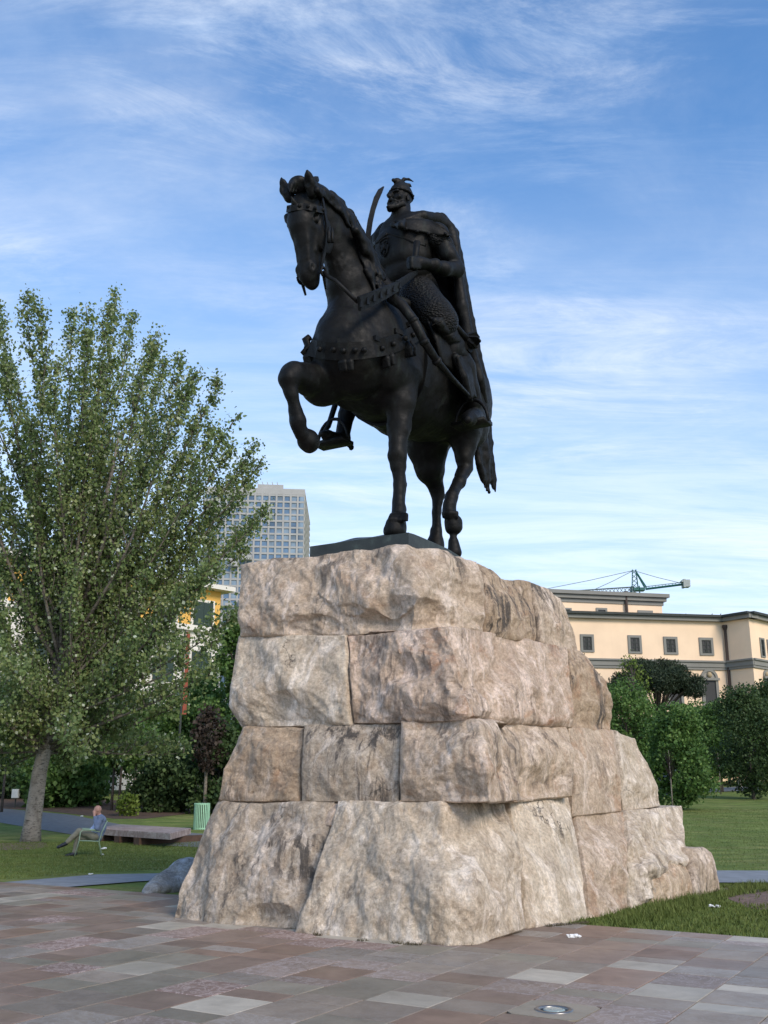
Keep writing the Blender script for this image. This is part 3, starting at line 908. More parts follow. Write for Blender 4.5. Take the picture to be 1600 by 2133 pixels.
def make_tack():
    # breast collar with studs and tassels
    PXS = [(645, 722), (652, 726), (665, 729), (682, 731), (700, 733), (725, 734), (750, 733), (775, 730), (800, 725), (822, 717), (845, 706), (862, 696), (876, 688)]
    strap = []; wd = []
    for (x, y) in PXS:
        r = on_skin(HORSE, x, y, 0.03)
        if r is None: continue
        strap.append(r[0]); wd.append(np.array((0, 0, 1.0)) - r[1] * r[1][2])
    for _ in range(3):
        strap = [strap[0]] + [(strap[i - 1] + strap[i] * 2 + strap[i + 1]) / 4 for i in range(1, len(strap) - 1)] + [strap[-1]]
    st = ribbon('breast_strap', strap, wd, [0.26] * len(strap), 0.09)
    for (x, y) in ((672, 727), (697, 729), (717, 731), (740, 731), (756, 731), (790, 726), (815, 718), (838, 707), (853, 700)):
        p, n = on_skin(HORSE, x, y, 0.07)
        mb = MB(); mb.lathe([(0.040, -0.03), (0.046, 0.0), (0.03, 0.025), (0.010, 0.035)], (0, 0, 0), 10)
        o = mb.build('stud', BZ, st, True)
        o.location = tuple(p); o.rotation_euler = Vector(tuple(n)).to_track_quat('Z', 'Y').to_euler()
    for (x, y) in ((714, 712), (785, 708), (828, 693), (852, 680)):
        p, n = on_skin(HORSE, x, y, 0.02)
        mb = MB(); mb.box((0, 0, 0), (0.16, 0.08, 0.06)); o = mb.build('strap_loop', BZ, st); o.location = tuple(p); o.rotation_euler = Vector(tuple(n)).to_track_quat('Z', 'Y').to_euler()
    for (x, y) in ((646, 745), (716, 754), (728, 754), (800, 748), (810, 744), (853, 726), (846, 727)):
        r = on_skin(HORSE, x, y, 0.02)
        if r is None: continue
        p = r[0]
        tc_ = Clay(p - 0.3, p + 0.3, 0.014)
        for i in range(3):
            b = (i - 1) * 0.03
            o_ = r[1] * 0.02
            tc_.chain([(p + (0, b * 0.4, 0.10), 0.03), (p + o_ + (0, b, 0), 0.05), (p + o_ + (-0.02, b * 1.5, -0.11), 0.028)], 0.01)
        tc_.build('tassel', BZ, st)
    # a dragon-like end piece that stands out beyond the right shoulder
    p = on_skin(HORSE, 648, 722, 0.02)[0]
    mb = MB(); mb.tube([p + (0.0, 0.0, 0.16), p + (0.03, -0.05, 0.10), p + (0.02, -0.03, 0), p + (0.05, -0.07, -0.10), p + (0.0, -0.03, -0.2)], [0.05, 0.07, 0.05, 0.06, 0.03], 7); mb.build('strap_boss', BZ, st, True)
    # bridle
    br = []; bw = []
    for (x, y) in ((598, 437), (602, 437), (610, 436), (620, 434), (632, 433), (645, 434), (657, 436), (668, 439), (676, 442)):
        r = on_skin(HORSE, x, y, 0.015)
        if r is not None: br.append(r[0]); bw.append(-HDN)
    bb = ribbon('brow_band', br, bw, [0.10] * len(br), 0.05)
    for (x, y) in ((606, 436), (625, 433), (641, 434), (655, 436), (668, 439)):
        r = on_skin(HORSE, x, y, 0.04)
        mb = MB(); mb.lathe([(0.028, -0.02), (0.03, 0.0), (0.012, 0.03)], (0, 0, 0), 8)
        o = mb.build('stud', BZ, bb, True); o.location = tuple(r[0]); o.rotation_euler = Vector(tuple(r[1])).to_track_quat('Z', 'Y').to_euler()
    mb = MB(); mb.lathe([(0.05, -0.02), (0.055, 0), (0.03, 0.05), (0.01, 0.12)], (0, 0, 0), 8)
    o = mb.build('forehead_spike', BZ, bb, True); o.location = tuple(on_skin(HORSE, 617, 428, 0.03)[0]); o.rotation_euler = Vector(tuple(HFR - HDN * 0.8)).to_track_quat('Z', 'Y').to_euler()
    for s in (-1, 1):
        ck = [hd(-0.22, 0.20 * s, -0.08), hd(-0.02, 0.275 * s, -0.02), hd(0.30, 0.285 * s, -0.08), hd(0.60, 0.235 * s, -0.10), hd(0.88, 0.18 * s, -0.06), hd(0.98, 0.19 * s, -0.04)]
        ribbon('cheek_strap', ck, [HFR] * 6, [0.055] * 6, 0.03)
        mb = MB()
        ring = [hd(1.03 + 0.07 * math.cos(t), 0.21 * s, -0.05 + 0.07 * math.sin(t)) for t in np.linspace(0, 2 * math.pi, 13)]
        mb.tube(ring, 0.022, 6); mb.build('bit_ring', BZ, statue, True)
        bm_tube('bit_shank', [hd(1.03, 0.20 * s, -0.05), hd(1.14, 0.19 * s, -0.09), hd(1.27, 0.18 * s, -0.13)], [0.026, 0.024, 0.016])
    # tassels on the cheek
    for x in (685, 692):
        bm_tube('cheek_tassel', [loc(x, 474, 0.34), loc(x, 486, 0.36), loc(x, 494, 0.36), loc(x + 0.5, 505, 0.36)], [0.012, 0.03, 0.026, 0.03])
    # reins: thin at the bit, then the wide decorated strap, then up to the fist
    r1 = [hd(1.03, 0.21, -0.05)] + [loc(*q) for q in ((684, 577, 0.30), (698, 584, 0.42), (715, 600, 0.52), (733, 618, 0.60), (746, 630, 0.66))]
    bm_tube('rein', r1, 0.030)
    pl = [loc(748, 633, 0.70), loc(775, 622, 0.74), loc(803, 609, 0.76), (loc(829, 596, 0.72))]
    ds = ribbon('decorated_strap', pl, [(0, 0.25, 1)] * 4, [0.21, 0.20, 0.18, 0.14], 0.05)
    for i in range(7):
        a = i / 6; j = min(int(a * 3), 2); f = a * 3 - j
        p = pl[j] * (1 - f) + pl[j + 1] * f
        mb = MB(); hgt = 0.055 - 0.015 * a
        mb.add([(-0.045, 0, -hgt), (0.045, 0, -hgt), (0, 0, hgt), (-0.045, 0.02, -hgt), (0.045, 0.02, -hgt), (0, 0.02, hgt)], [(0, 1, 2), (5, 4, 3), (0, 3, 4, 1), (1, 4, 5, 2), (2, 5, 3, 0)])
        o = mb.build('ornament', BZ, ds); o.location = tuple(p + np.array([0.0, 0.024, 0])); o.rotation_euler = (0, 0.55 if False else 0.35, 0.0)
    ribbon('rein_end', [loc(826, 594, 0.72), loc(842, 584, 0.62), loc(855, 575, 0.58), loc(868, 566, 0.54)], [(0, 0.25, 1)] * 4, [0.12, 0.11, 0.10, 0.08], 0.04)
    # saddle
    s = Clay((-2.8, -1.15, 3.0), (0.2, 1.15, 5.2), 0.028)
    s.loft([((-0.55, 0, 4.12), 0.40, 0.16), ((-1.1, 0, 4.06), 0.62, 0.20), ((-1.7, 0, 4.05), 0.66, 0.20), ((-2.15, 0, 4.15), 0.55, 0.18)], VL, 0.0)
    s.chain([((-0.62, -0.22, 4.30), 0.12), ((-0.55, 0, 4.52), 0.13), ((-0.62, 0.22, 4.30), 0.12)], 0.08)
    for q in (-1, 1):
        s.loft([((-1.2, 0.74 * q, 3.95), 0.10, 0.48), ((-1.3, 0.90 * q, 3.45), 0.07, 0.46)], VL, 0.06)
    s.rough(0.012, 4, 3, 2)
    s.build('saddle', BZ, statue)
    g = []
    for t in np.linspace(0.5, 2 * math.pi - 0.5, 26):
        d_ = np.array((0, math.sin(t), math.cos(t))); r_ = 0.3
        while r_ < 1.6:
            q = np.array((-0.82, 0, 3.1)) + d_ * r_
            ii = np.round((q - HORSE.lo) / HORSE.h).astype(int)
            if HORSE.D[tuple(ii)] > 0: break
            r_ += 0.02
        g.append(np.array((-0.82, 0, 3.1)) + d_ * (r_ + 0.02))
    ribbon('girth', g, [(1, 0, 0)] * len(g), [0.16] * len(g), 0.05)
    # sabre at the hip: scabbard slanting down to the stirrup
    sc_ = [loc(*q) for q in ((812, 618, 0.62), (838, 636, 0.80), (862, 668, 0.98), (884, 712, 1.08), (910, 752, 1.12), (940, 786, 1.14), (976, 823, 1.14))]
    sb = bm_tube('scabbard', sc_, [0.085, 0.085, 0.075, 0.07, 0.06, 0.042, 0.03], n=10)
    for i in (2, 3, 4):
        mb = MB(); d_ = unit(sc_[i + 1] - sc_[i - 1]); mb.tube([sc_[i] - d_ * 0.04, sc_[i], sc_[i] + d_ * 0.04], [0.07, 0.082, 0.07], 10)
        mb.build('scabbard_band', BZ, sb, True)
    # stirrups
    for (x, y, v, sd_) in ((985, 868, 0.98, 1), (697, 908, -1.02, -1)):
        c0 = loc(x, y, v)
        arch = [c0 + np.array((0.05, 0.30 * math.cos(t), -0.14 + 0.42 * math.sin(t))) for t in np.linspace(0, math.pi, 13)]
        mb = MB(); mb.tube(arch, 0.03, 6); mb.box(c0 + np.array((0.05, 0, -0.15)), (0.34, 0.60, 0.06)); mb.build('stirrup', BZ, statue, True)
    # spur, and the staff hanging on the far side
    bm_tube('spur', [loc(722, 925, -1.0), loc(729, 931, -1.0), loc(732, 932, -1.0)], [0.03, 0.025, 0.055])
    bm_tube('stirrup_leather', [loc(722, 780, -1.02), loc(700, 838, -1.10), loc(684, 888, -1.10), loc(672, 905, -1.10)], [0.04, 0.05, 0.045, 0.03])
    # mace on the hip
    hdl = [loc(928, 655, 0.98), loc(952, 682, 1.05), loc(972, 706, 1.08)]
    mc = bm_tube('mace', hdl, [0.045, 0.05, 0.055])
    c0 = loc(978, 713, 1.08); d_ = unit(hdl[2] - hdl[0]); e1 = unit(np.cross(d_, VL)); e2 = np.cross(d_, e1)
    mb = MB()
    mb.tube([c0 - d_ * 0.13, c0, c0 + d_ * 0.13], [0.07, 0.10, 0.06], 8); mb.build('mace_head', BZ, mc, True)
    for i in range(8):
        a = i * math.pi / 4; r_ = e1 * math.cos(a) + e2 * math.sin(a); s_ = np.cross(d_, r_) * 0.016
        mb = MB(); vs = []
        for sg in (-1, 1): vs += [c0 - d_ * 0.13 + r_ * 0.06 + s_ * sg, c0 - d_ * 0.05 + r_ * 0.20 + s_ * sg, c0 + d_ * 0.07 + r_ * 0.19 + s_ * sg, c0 + d_ * 0.13 + r_ * 0.05 + s_ * sg]
        mb.add(vs, [(0, 1, 2, 3), (7, 6, 5, 4), (0, 4, 5, 1), (1, 5, 6, 2), (2, 6, 7, 3), (3, 7, 4, 0)]); mb.build('flange', BZ, mc)
    # handle in the fist
    bm_tube('hilt', [loc(862, 562, 0.50), loc(866, 530, 0.52), loc(869, 504, 0.54)], [0.045, 0.05, 0.058], n=10)
    # drawn sabre in the other hand
    bl = [((766, 560), 14), ((764, 520), 13), ((767, 490), 12.5), ((771, 462), 12), ((777, 436), 11.5), ((784, 414), 12.5), ((792, 398), 11), ((799, 390), 3)]
    pts = [loc(*q, -0.68) for q, w in bl]; ws = [0.92 * w * pxm(p) for (q, w), p in zip(bl, pts)]
    bd = []
    for i, p in enumerate(pts):
        t = pts[min(i + 1, len(pts) - 1)] - pts[max(i - 1, 0)]
        bd.append(np.cross(unit(t), unit((0.86, 0.5, -0.25))))
    sw = ribbon('sabre_blade', pts, bd, ws, 0.035)
    bm_tube('sabre_grip', [loc(766, 548, -0.68), loc(768, 585, -0.68)], 0.05, sw)
    # emblem on the breastplate: a shield with a two-headed bird in relief
    E0, n_ = on_skin(RIDER, 801, 516, 0.012)
    w_ = unit(np.cross((0, 0, 1), n_)); u_ = np.cross(n_, w_)
    ORGE = E0

    def E(a, b): return ORGE + w_ * (a * 0.105) + u_ * (b * 0.16)
    rim = [E(-1, 0.95), E(0, 1.05), E(1, 0.95), E(1.0, 0), E(0.7, -0.75), E(0, -1.1), E(-0.7, -0.75), E(-1.0, 0), E(-1, 0.95)]
    mb = MB(); mb.tube(rim, 0.014, 6); em = mb.build('shield_emblem', BZ, statue, True)
    mb = MB()
    mb.tube([E(0, 0.45), E(0, 0.0), E(0, -0.4)], [0.02, 0.045, 0.02], 6)
    for s_ in (-1, 1):
        mb.tube([E(0, 0.35), E(0.25 * s_, 0.65), E(0.5 * s_, 0.62)], [0.02, 0.018, 0.008], 6)
        for j in range(4): mb.tube([E(0.15 * s_, 0.25 - 0.06 * j), E(0.6 * s_, 0.35 - 0.2 * j), E((0.8 - 0.04 * j) * s_, 0.25 - 0.26 * j)], [0.02, 0.018, 0.008], 5)
        mb.tube([E(0.08 * s_, -0.35), E(0.3 * s_, -0.7)], [0.016, 0.01], 5)
    mb.tube([E(0, -0.4), E(0, -0.9)], [0.022, 0.014], 5)
    mb.build('eagle_relief', BZ, em, True)


make_tack()


def make_plate():
    # cast ground under the hooves: a slab with a raised, uneven top
    nx, ny = 56, 30
    vs = []; top = {}
    rows = []
    for i in range(nx + 1):
        u = 0.02 - 4.0 * i / nx
        for j in range(ny + 1):
            v = -0.87 + 1.74 * j / ny
            e = min(j / ny, 1 - j / ny) * 2; eu = min(1, i / 7)
            s = (1 - (1 - min(1, e * 1.5)) ** 2) * eu
            z = 0.0 + 0.17 * s + 0.02 * math.sin(u * 4 + v * 5) * s
            drop = -0.10 * max(0, (-u - 1.2))
            vs.append((u, v, z + drop))
    n = (nx + 1) * (ny + 1)
    vs2 = [(x, y, -0.19 + min(0, -0.10 * max(0, (-x - 1.2)))) for x, y, z in vs]
    fs = []
    id_ = lambda i, j: i * (ny + 1) + j
    for i in range(nx):
        for j in range(ny):
            fs.append((id_(i, j), id_(i, j + 1), id_(i + 1, j + 1), id_(i + 1, j)))
            fs.append(tuple(q + n for q in (id_(i, j), id_(i + 1, j), id_(i + 1, j + 1), id_(i, j + 1))))
    for i in range(nx):
        fs.append((id_(i, 0), id_(i + 1, 0), id_(i + 1, 0) + n, id_(i, 0) + n)); fs.append((id_(i + 1, ny), id_(i, ny), id_(i, ny) + n, id_(i + 1, ny) + n))
    for j in range(ny):
        fs.append((id_(0, j + 1), id_(0, j), id_(0, j) + n, id_(0, j + 1) + n)); fs.append((id_(nx, j), id_(nx, j + 1), id_(nx, j + 1) + n, id_(nx, j) + n))
    m, N, L, B = new_mat('plate_patina')
    g = N.new('ShaderNodeNewGeometry'); sp = N.new('ShaderNodeSeparateXYZ'); L.new(g.outputs['Normal'], sp.inputs[0])
    v = coords(N, L)
    n1 = noise(N, L, v, 5, 6, 0.6)
    r = ramp(N, [(0.3, (0.014, 0.018, 0.017)), (0.7, (0.035, 0.045, 0.040))]); L.new(n1, r.inputs[0])
    c = mixc(N, L, rng(N, L, n1, 0.55, 0.75, 0, 0.6), r.outputs[0], (0.07, 0.10, 0.085))
    L.new(c, B.inputs['Base Color']); B.inputs['Roughness'].default_value = 0.55
    bump(N, L, B, noise(N, L, v, 30, 4), 0.4, 0.01)
    o = link_mesh('base_plate', vs + vs2, fs, m, statue, False)
    return o


make_plate()

# ------------------------------------------------------------------ the rock pedestal
def rock_mat(name, tint=(1, 1, 1), seed=0.0, stain=0.5, orange=0.3):
    m, N, L, B = new_mat(name)
    g = N.new('ShaderNodeNewGeometry')
    off = N.new('ShaderNodeVectorMath'); off.operation = 'ADD'; off.inputs[1].default_value = (seed * 7.3, seed * 3.1, seed * 5.7)
    L.new(g.outputs['Position'], off.inputs[0]); v = off.outputs[0]
    T = lambda c: (c[0] * tint[0], c[1] * tint[1], c[2] * tint[2])
    n0 = noise(N, L, v, 0.8, 5, 0.6, 0.5)
    n1 = noise(N, L, v, 4.5, 12, 0.76, 0.3)
    n2 = noise(N, L, v, 22, 8, 0.74, 0.3)
    r = ramp(N, [(0.30, T((0.33, 0.275, 0.215))), (0.44, T((0.46, 0.40, 0.325))), (0.56, T((0.565, 0.505, 0.425))), (0.70, T((0.73, 0.685, 0.605)))])
    L.new(n1, r.inputs[0])
    # broad veins: rust, grey, and chalky white
    c = mixc(N, L, rng(N, L, noise(N, L, v, 1.1, 8, 0.7, 0.9), 0.54, 0.66, 0, orange), r.outputs[0], T((0.40, 0.22, 0.12)))
    c = mixc(N, L, rng(N, L, noise(N, L, v, 1.6, 8, 0.7, 0.6), 0.55, 0.66, 0, 0.55), c, T((0.33, 0.30, 0.27)))
    mpw = N.new('ShaderNodeMapping'); mpw.inputs['Scale'].default_value = (1.6, 1.6, 0.7); mpw.inputs['Location'].default_value = (5.1, 2.2, 9.3); L.new(v, mpw.inputs[0])
    c = mixc(N, L, rng(N, L, noise(N, L, mpw.outputs[0], 1.5, 10, 0.72, 0.8), 0.51, 0.62, 0, 0.80), c, T((0.82, 0.77, 0.72)))
    # brown weathering and dark rain streaks that run down
    mp = N.new('ShaderNodeMapping'); mp.inputs['Scale'].default_value = (3.2, 3.2, 0.45); L.new(v, mp.inputs[0])
    st = noise(N, L, mp.outputs[0], 1.5, 11, 0.74, 0.5)
    big = noise(N, L, v, 0.7, 3, 0.5, 0.4)
    c = mixc(N, L, rng(N, L, st, 0.44, 0.62, 0, 0.30), c, T((0.26, 0.195, 0.14)))
    ms = N.new('ShaderNodeMath'); ms.operation = 'MULTIPLY'
    L.new(rng(N, L, st, 0.50, 0.58), ms.inputs[0]); L.new(rng(N, L, big, 0.48, 0.57, 0, min(0.9, stain * 1.05)), ms.inputs[1])
    c = mixc(N, L, ms.outputs[0], c, (0.06, 0.052, 0.045))
    # thin cracks and pits
    vo = N.new('ShaderNodeTexVoronoi'); vo.feature = 'DISTANCE_TO_EDGE'; vo.inputs['Scale'].default_value = 0.9
    wv = N.new('ShaderNodeVectorMath'); wv.operation = 'ADD'
    nn = N.new('ShaderNodeTexNoise'); nn.inputs['Scale'].default_value = 2.6; nn.inputs['Detail'].default_value = 6; L.new(v, nn.inputs['Vector'])
    L.new(v, wv.inputs[0]); L.new(nn.outputs['Color'], wv.inputs[1]); L.new(wv.outputs[0], vo.inputs['Vector'])
    crk = N.new('ShaderNodeMath'); crk.operation = 'MULTIPLY'
    L.new(rng(N, L, vo.outputs['Distance'], 0.014, 0.0), crk.inputs[0]); L.new(rng(N, L, n0, 0.56, 0.66), crk.inputs[1])
    c = mixc(N, L, crk.outputs[0], c, (0.06, 0.05, 0.04))
    c = mixc(N, L, rng(N, L, n2, 0.35, 0.70, 0.0, 0.40), c, (0.70, 0.64, 0.56), 'MIX') if False else mixc(N, L, 0.75, c, mixc(N, L, rng(N, L, n2, 0.30, 0.70), (0.45, 0.44, 0.43), (1.45, 1.45, 1.45)), 'MULTIPLY')
    L.new(c, B.inputs['Base Color'])
    B.inputs['Roughness'].default_value = 0.88
    b1 = bump(N, L, None, n1, 0.55, 0.06)
    b2 = bump(N, L, None, n2, 0.8, 0.03, b1)
    b3 = bump(N, L, None, noise(N, L, v, 48, 5, 0.7), 0.7, 0.012, b2)
    inv = N.new('ShaderNodeMath'); inv.operation = 'SUBTRACT'; inv.inputs[0].default_value = 1.0; L.new(crk.outputs[0], inv.inputs[1])
    b4 = bump(N, L, None, inv.outputs[0], 0.5, 0.02, b3)
    L.new(b4, B.inputs['Normal'])
    return m


ROCKS = [rock_mat('rock_tan', (1.04, 0.93, 0.83), 0.0, 0.75, 0.30), rock_mat('rock_rose', (1.08, 0.94, 0.85), 1.7, 0.55, 0.85), rock_mat('rock_pale', (1.12, 1.05, 0.95), 3.1, 0.45, 0.15),
         rock_mat('rock_brown', (0.86, 0.73, 0.60), 4.6, 0.95, 0.55), rock_mat('rock_grey', (0.90, 0.83, 0.75), 6.2, 0.85, 0.25), rock_mat('rock_cream', (1.22, 1.15, 1.04), 7.9, 0.30, 0.10),
         rock_mat('rock_buff', (1.02, 0.90, 0.79), 9.3, 0.60, 0.45), rock_mat('rock_ochre', (1.06, 0.92, 0.76), 11.2, 0.50, 0.55)]

pedestal = empty('stone_pedestal', (ORG[0], ORG[1], 0))
tag(pedestal, 'tall pedestal of rough tan boulders stacked in four courses under the bronze horseman', 'pedestal')
UH, VH = HD, LD


def wpt(x, y, face, val):
    """photo pixel on a wall plane: 'u' front (across the horse's axis), 'v' the long right-hand side, 'd' any distance"""
    if face == 'u': return at_plane(x, y, HD, val)
    if face == 'v': return at_plane(x, y, LD + HD * 0.12, val)
    return at_y(x, y, val)


def rock_block(cols, mat, seed, depth=1.1, amp=0.06, facets=9, scoops=(), res=0.022, round_=0.035, back=None, grain=1.0):
    """cols: list of columns; each column is [(x, y, face, value) bottom ... top] with the same number of rows"""
    rn = np.random.RandomState(seed)
    nc = len(cols)
    adj = []
    for i, col_ in enumerate(cols):
        q = []
        for r_, (x, y, fa, va) in enumerate(col_):
            if r_ == 0: y += 4.5
            if r_ == len(col_) - 1: y -= 4.5
            if i == 0: x -= 0.6
            if i == nc - 1: x += 0.6
            q.append((x, y, fa, va))
        adj.append(q)
    if back: adj = [[(x, y, fa, va + back) for (x, y, fa, va) in col_] for col_ in adj]
    C = np.array([[wpt(*p) for p in col_] for col_ in adj])        # nc, nr, 3
    def resample(A, axis):
        A = np.moveaxis(A, axis, 0)
        d = np.linalg.norm(np.diff(A, axis=0), axis=-1).mean(axis=1)
        t = np.concatenate([[0], np.cumsum(d)]); n = max(6, int(t[-1] / res))
        q = np.linspace(0, t[-1], n + 1); j = np.clip(np.searchsorted(t, q, side='right') - 1, 0, len(t) - 2)
        f = (q - t[j]) / (t[j + 1] - t[j])
        R = A[j] * (1 - f)[:, None, None] + A[j + 1] * f[:, None, None]
        return np.moveaxis(R, 0, axis), t[-1]
    G, W = resample(C, 0)
    # a smooth profile through the three rows
    b0, b1, b2 = G[:, 0], G[:, 1], G[:, 2]
    Ht = float((np.linalg.norm(b1 - b0, axis=1) + np.linalg.norm(b2 - b1, axis=1)).mean())
    tq = np.linspace(0, 1, max(8, int(Ht / res)) + 1)[None, :, None]
    qd = b0[:, None] * (1 - tq) * (1 - 2 * tq) + b1[:, None] * 4 * tq * (1 - tq) + b2[:, None] * tq * (2 * tq - 1)
    # split along a wandering line, flat above and below it
    xs_ = np.linspace(0, W, G.shape[0]); zz_ = 0 * xs_
    tm = (0.5 + 0.30 * np.interp(xs_, np.arange(0, W + 0.9, 0.45), rn.uniform(-1, 1, len(np.arange(0, W + 0.9, 0.45)))))[:, None, None]
    bm = b0[:, None] * (1 - tm) * (1 - 2 * tm) + b1[:, None] * 4 * tm * (1 - tm) + b2[:, None] * tm * (2 * tm - 1)
    lin = np.where(tq < tm, b0[:, None] * (1 - tq / tm) + bm * (tq / tm), bm * ((1 - tq) / (1 - tm)) + b2[:, None] * ((tq - tm) / (1 - tm)))
    G = qd * 0.15 + lin * 0.85
    for _ in range(int((0.075 / res) ** 2 / 2)):
        G[1:-1] = (G[:-2] + 2 * G[1:-1] + G[2:]) / 4
    nx, ny = G.shape[0], G.shape[1]
    base = G.copy()
    # normals
    du = np.gradient(G, axis=0); dv = np.gradient(G, axis=1)
    Nn = np.cross(du, dv); Nn /= (np.linalg.norm(Nn, axis=-1, keepdims=True) + 1e-9)
    mid = Nn[nx // 2, ny // 2]
    if mid @ (EYEP - G[nx // 2, ny // 2]) < 0: Nn = -Nn
    # soften normals at the corner
    for _ in range(12):
        Nn[1:-1] = (Nn[:-2] + Nn[1:-1] * 2 + Nn[2:]) / 4
    Nn /= np.linalg.norm(Nn, axis=-1, keepdims=True)
    P = G.reshape(-1, 3)
    S = np.linspace(0, W, nx)[:, None] * np.ones((1, ny)); T = np.ones((nx, 1)) * np.linspace(0, Ht, ny)[None, :]
    s, t = S.ravel(), T.ravel()
    # chipped facets: the lowest of several tilted planes, plus broken noise
    def facet(cell, sd_):
        w1 = vnoise(P, 0.9 / cell, sd_ + 1); w2 = vnoise(P, 0.9 / cell, sd_ + 2)
        ang = rn.uniform(-0.6, 0.6); ca, sa = math.cos(ang), math.sin(ang)
        x = (s * ca - t * sa) / cell + 0.38 * w1; y = (s * sa + t * ca) / (cell * 0.8) + 0.38 * w2
        i_ = np.floor(x); j_ = np.floor(y); fx, fy = x - i_, y - j_
        z0 = np.zeros_like(i_)
        h = lambda a, b: _hash(i_ + a, j_ + b, z0, sd_)
        h00, h10, h01, h11 = h(0, 0), h(1, 0), h(0, 1), h(1, 1)
        lo_ = h00 + (h10 - h00) * fx + (h01 - h00) * fy
        hi_ = h11 + (h01 - h11) * (1 - fx) + (h10 - h11) * (1 - fy)
        return np.where(fx + fy < 1, lo_, hi_)
    f = amp * (1.45 * facet(0.70, seed * 7 + 1) + 0.62 * facet(0.30, seed * 7 + 2) + 0.22 * facet(0.10, seed * 7 + 3))
    disp = f
    warp = P + 0.25 * np.stack([vnoise(P, 1.7, seed + 3), vnoise(P, 1.7, seed + 5), vnoise(P, 1.7, seed + 7)], 1)
    disp = disp + amp * 0.25 * fbm(warp, 1.1, 2, seed) + amp * 0.32 * grain * fbm(warp * np.array([1, 1, 0.8]), 3.2, 4, seed + 11, 0.55, ridged=True)
    disp = disp + amp * 0.24 * grain * fbm(warp, 12, 3, seed + 31, 0.6, ridged=True)
    for (cx, cy, r, dp) in scoops:
        q = ((s / W - cx) * W / r) ** 2 + ((t / Ht - cy) * Ht / (r * 0.6)) ** 2
        disp = disp - dp * np.clip(1 - q, 0, 1) ** 0.6
    # edges: keep the arrises, only break and round them a little
    e = np.minimum(np.minimum(s, W - s), np.minimum(t, Ht - t))
    rr = round_ * (1.0 + 0.7 * vnoise(P, 3.0, seed + 41))
    q = np.clip(e / np.maximum(rr, 0.01), 0, 1)
    edge = 1 - np.sqrt(1 - (1 - q) ** 2)
    fade = 0.40 + 0.60 * np.clip(e / 0.10, 0, 1)
    disp = disp - disp.mean()
    V = P + Nn.reshape(-1, 3) * (disp * fade - edge * rr)[:, None]
    inn = -Nn.mean(axis=1, keepdims=True) * np.ones((1, ny, 1)); inn[..., 2] = 0
    for _ in range(60): inn[1:-1] = (inn[:-2] + inn[1:-1] * 2 + inn[2:]) / 4
    inn /= np.linalg.norm(inn, axis=-1, keepdims=True)
    V = V.reshape(nx, ny, 3)
    verts = [V.reshape(-1, 3)]
    faces = []
    id_ = np.arange(nx * ny).reshape(nx, ny)
    a, b, c, d = id_[:-1, :-1], id_[1:, :-1], id_[1:, 1:], id_[:-1, 1:]
    fq = np.stack([a, b, c, d], -1).reshape(-1, 4)
    # rim and sides
    ring = np.concatenate([id_[:, 0], id_[-1, 1:], id_[-2::-1, -1], id_[0, -2:0:-1]])
    rp = V.reshape(-1, 3)[ring]
    inn = inn.reshape(-1, 3)[ring]
    ctr = rp.mean(0)
    steps = [0.06, 0.25, 0.6, 1.0]
    prev = ring; nb = nx * ny; allf = [fq]
    for sdep in steps:
        layer = rp + inn * (sdep * depth)
        layer = layer + (0.02 * np.stack([vnoise(layer, 4, seed + 61 + i) for i in range(3)], 1))
        verts.append(layer); cur = np.arange(nb, nb + len(ring)); nb += len(ring)
        allf.append(np.stack([prev, np.roll(prev, -1), np.roll(cur, -1), cur], -1)[:, ::-1]); prev = cur
    verts.append((rp + inn * depth).mean(0)[None]); cen = nb
    Vt = np.concatenate(verts)
    F = [tuple(x) for x in np.concatenate(allf).tolist()] + [(int(prev[i]), int(prev[(i + 1) % len(prev)]), cen) for i in range(len(prev))]
    # orientation check on the front
    f0 = fq[len(fq) // 2]; nrm = np.cross(Vt[f0[1]] - Vt[f0[0]], Vt[f0[2]] - Vt[f0[0]])
    if nrm @ (EYEP - Vt[f0[0]]) < 0: F = [x[::-1] for x in F]
    Vt = Vt - np.array([ORG[0], ORG[1], 0])
    o = link_mesh('stone_block', Vt, F, mat, pedestal, True)
    try:
        o.data.set_sharp_from_angle(angle=math.radians(38))
    except Exception:
        pass
    return o


def col(x0, y0, f0, v0, x1, y1, f1, v1, mid=None):
    c = [(x0, y0, f0, v0)]
    if mid: c += [mid]
    return c + [(x1, y1, f1, v1)]


U0, U1, U2, U3, U4 = 1.55, 0.95, 0.72, 0.52, 0.22      # front plane at the ground, the three joints and the top
V0, V1, V2, V3, V4 = 2.62, 1.95, 1.70, 1.45, 1.08      # the long side likewise


def c3(b, m, t): return [b, m, t]


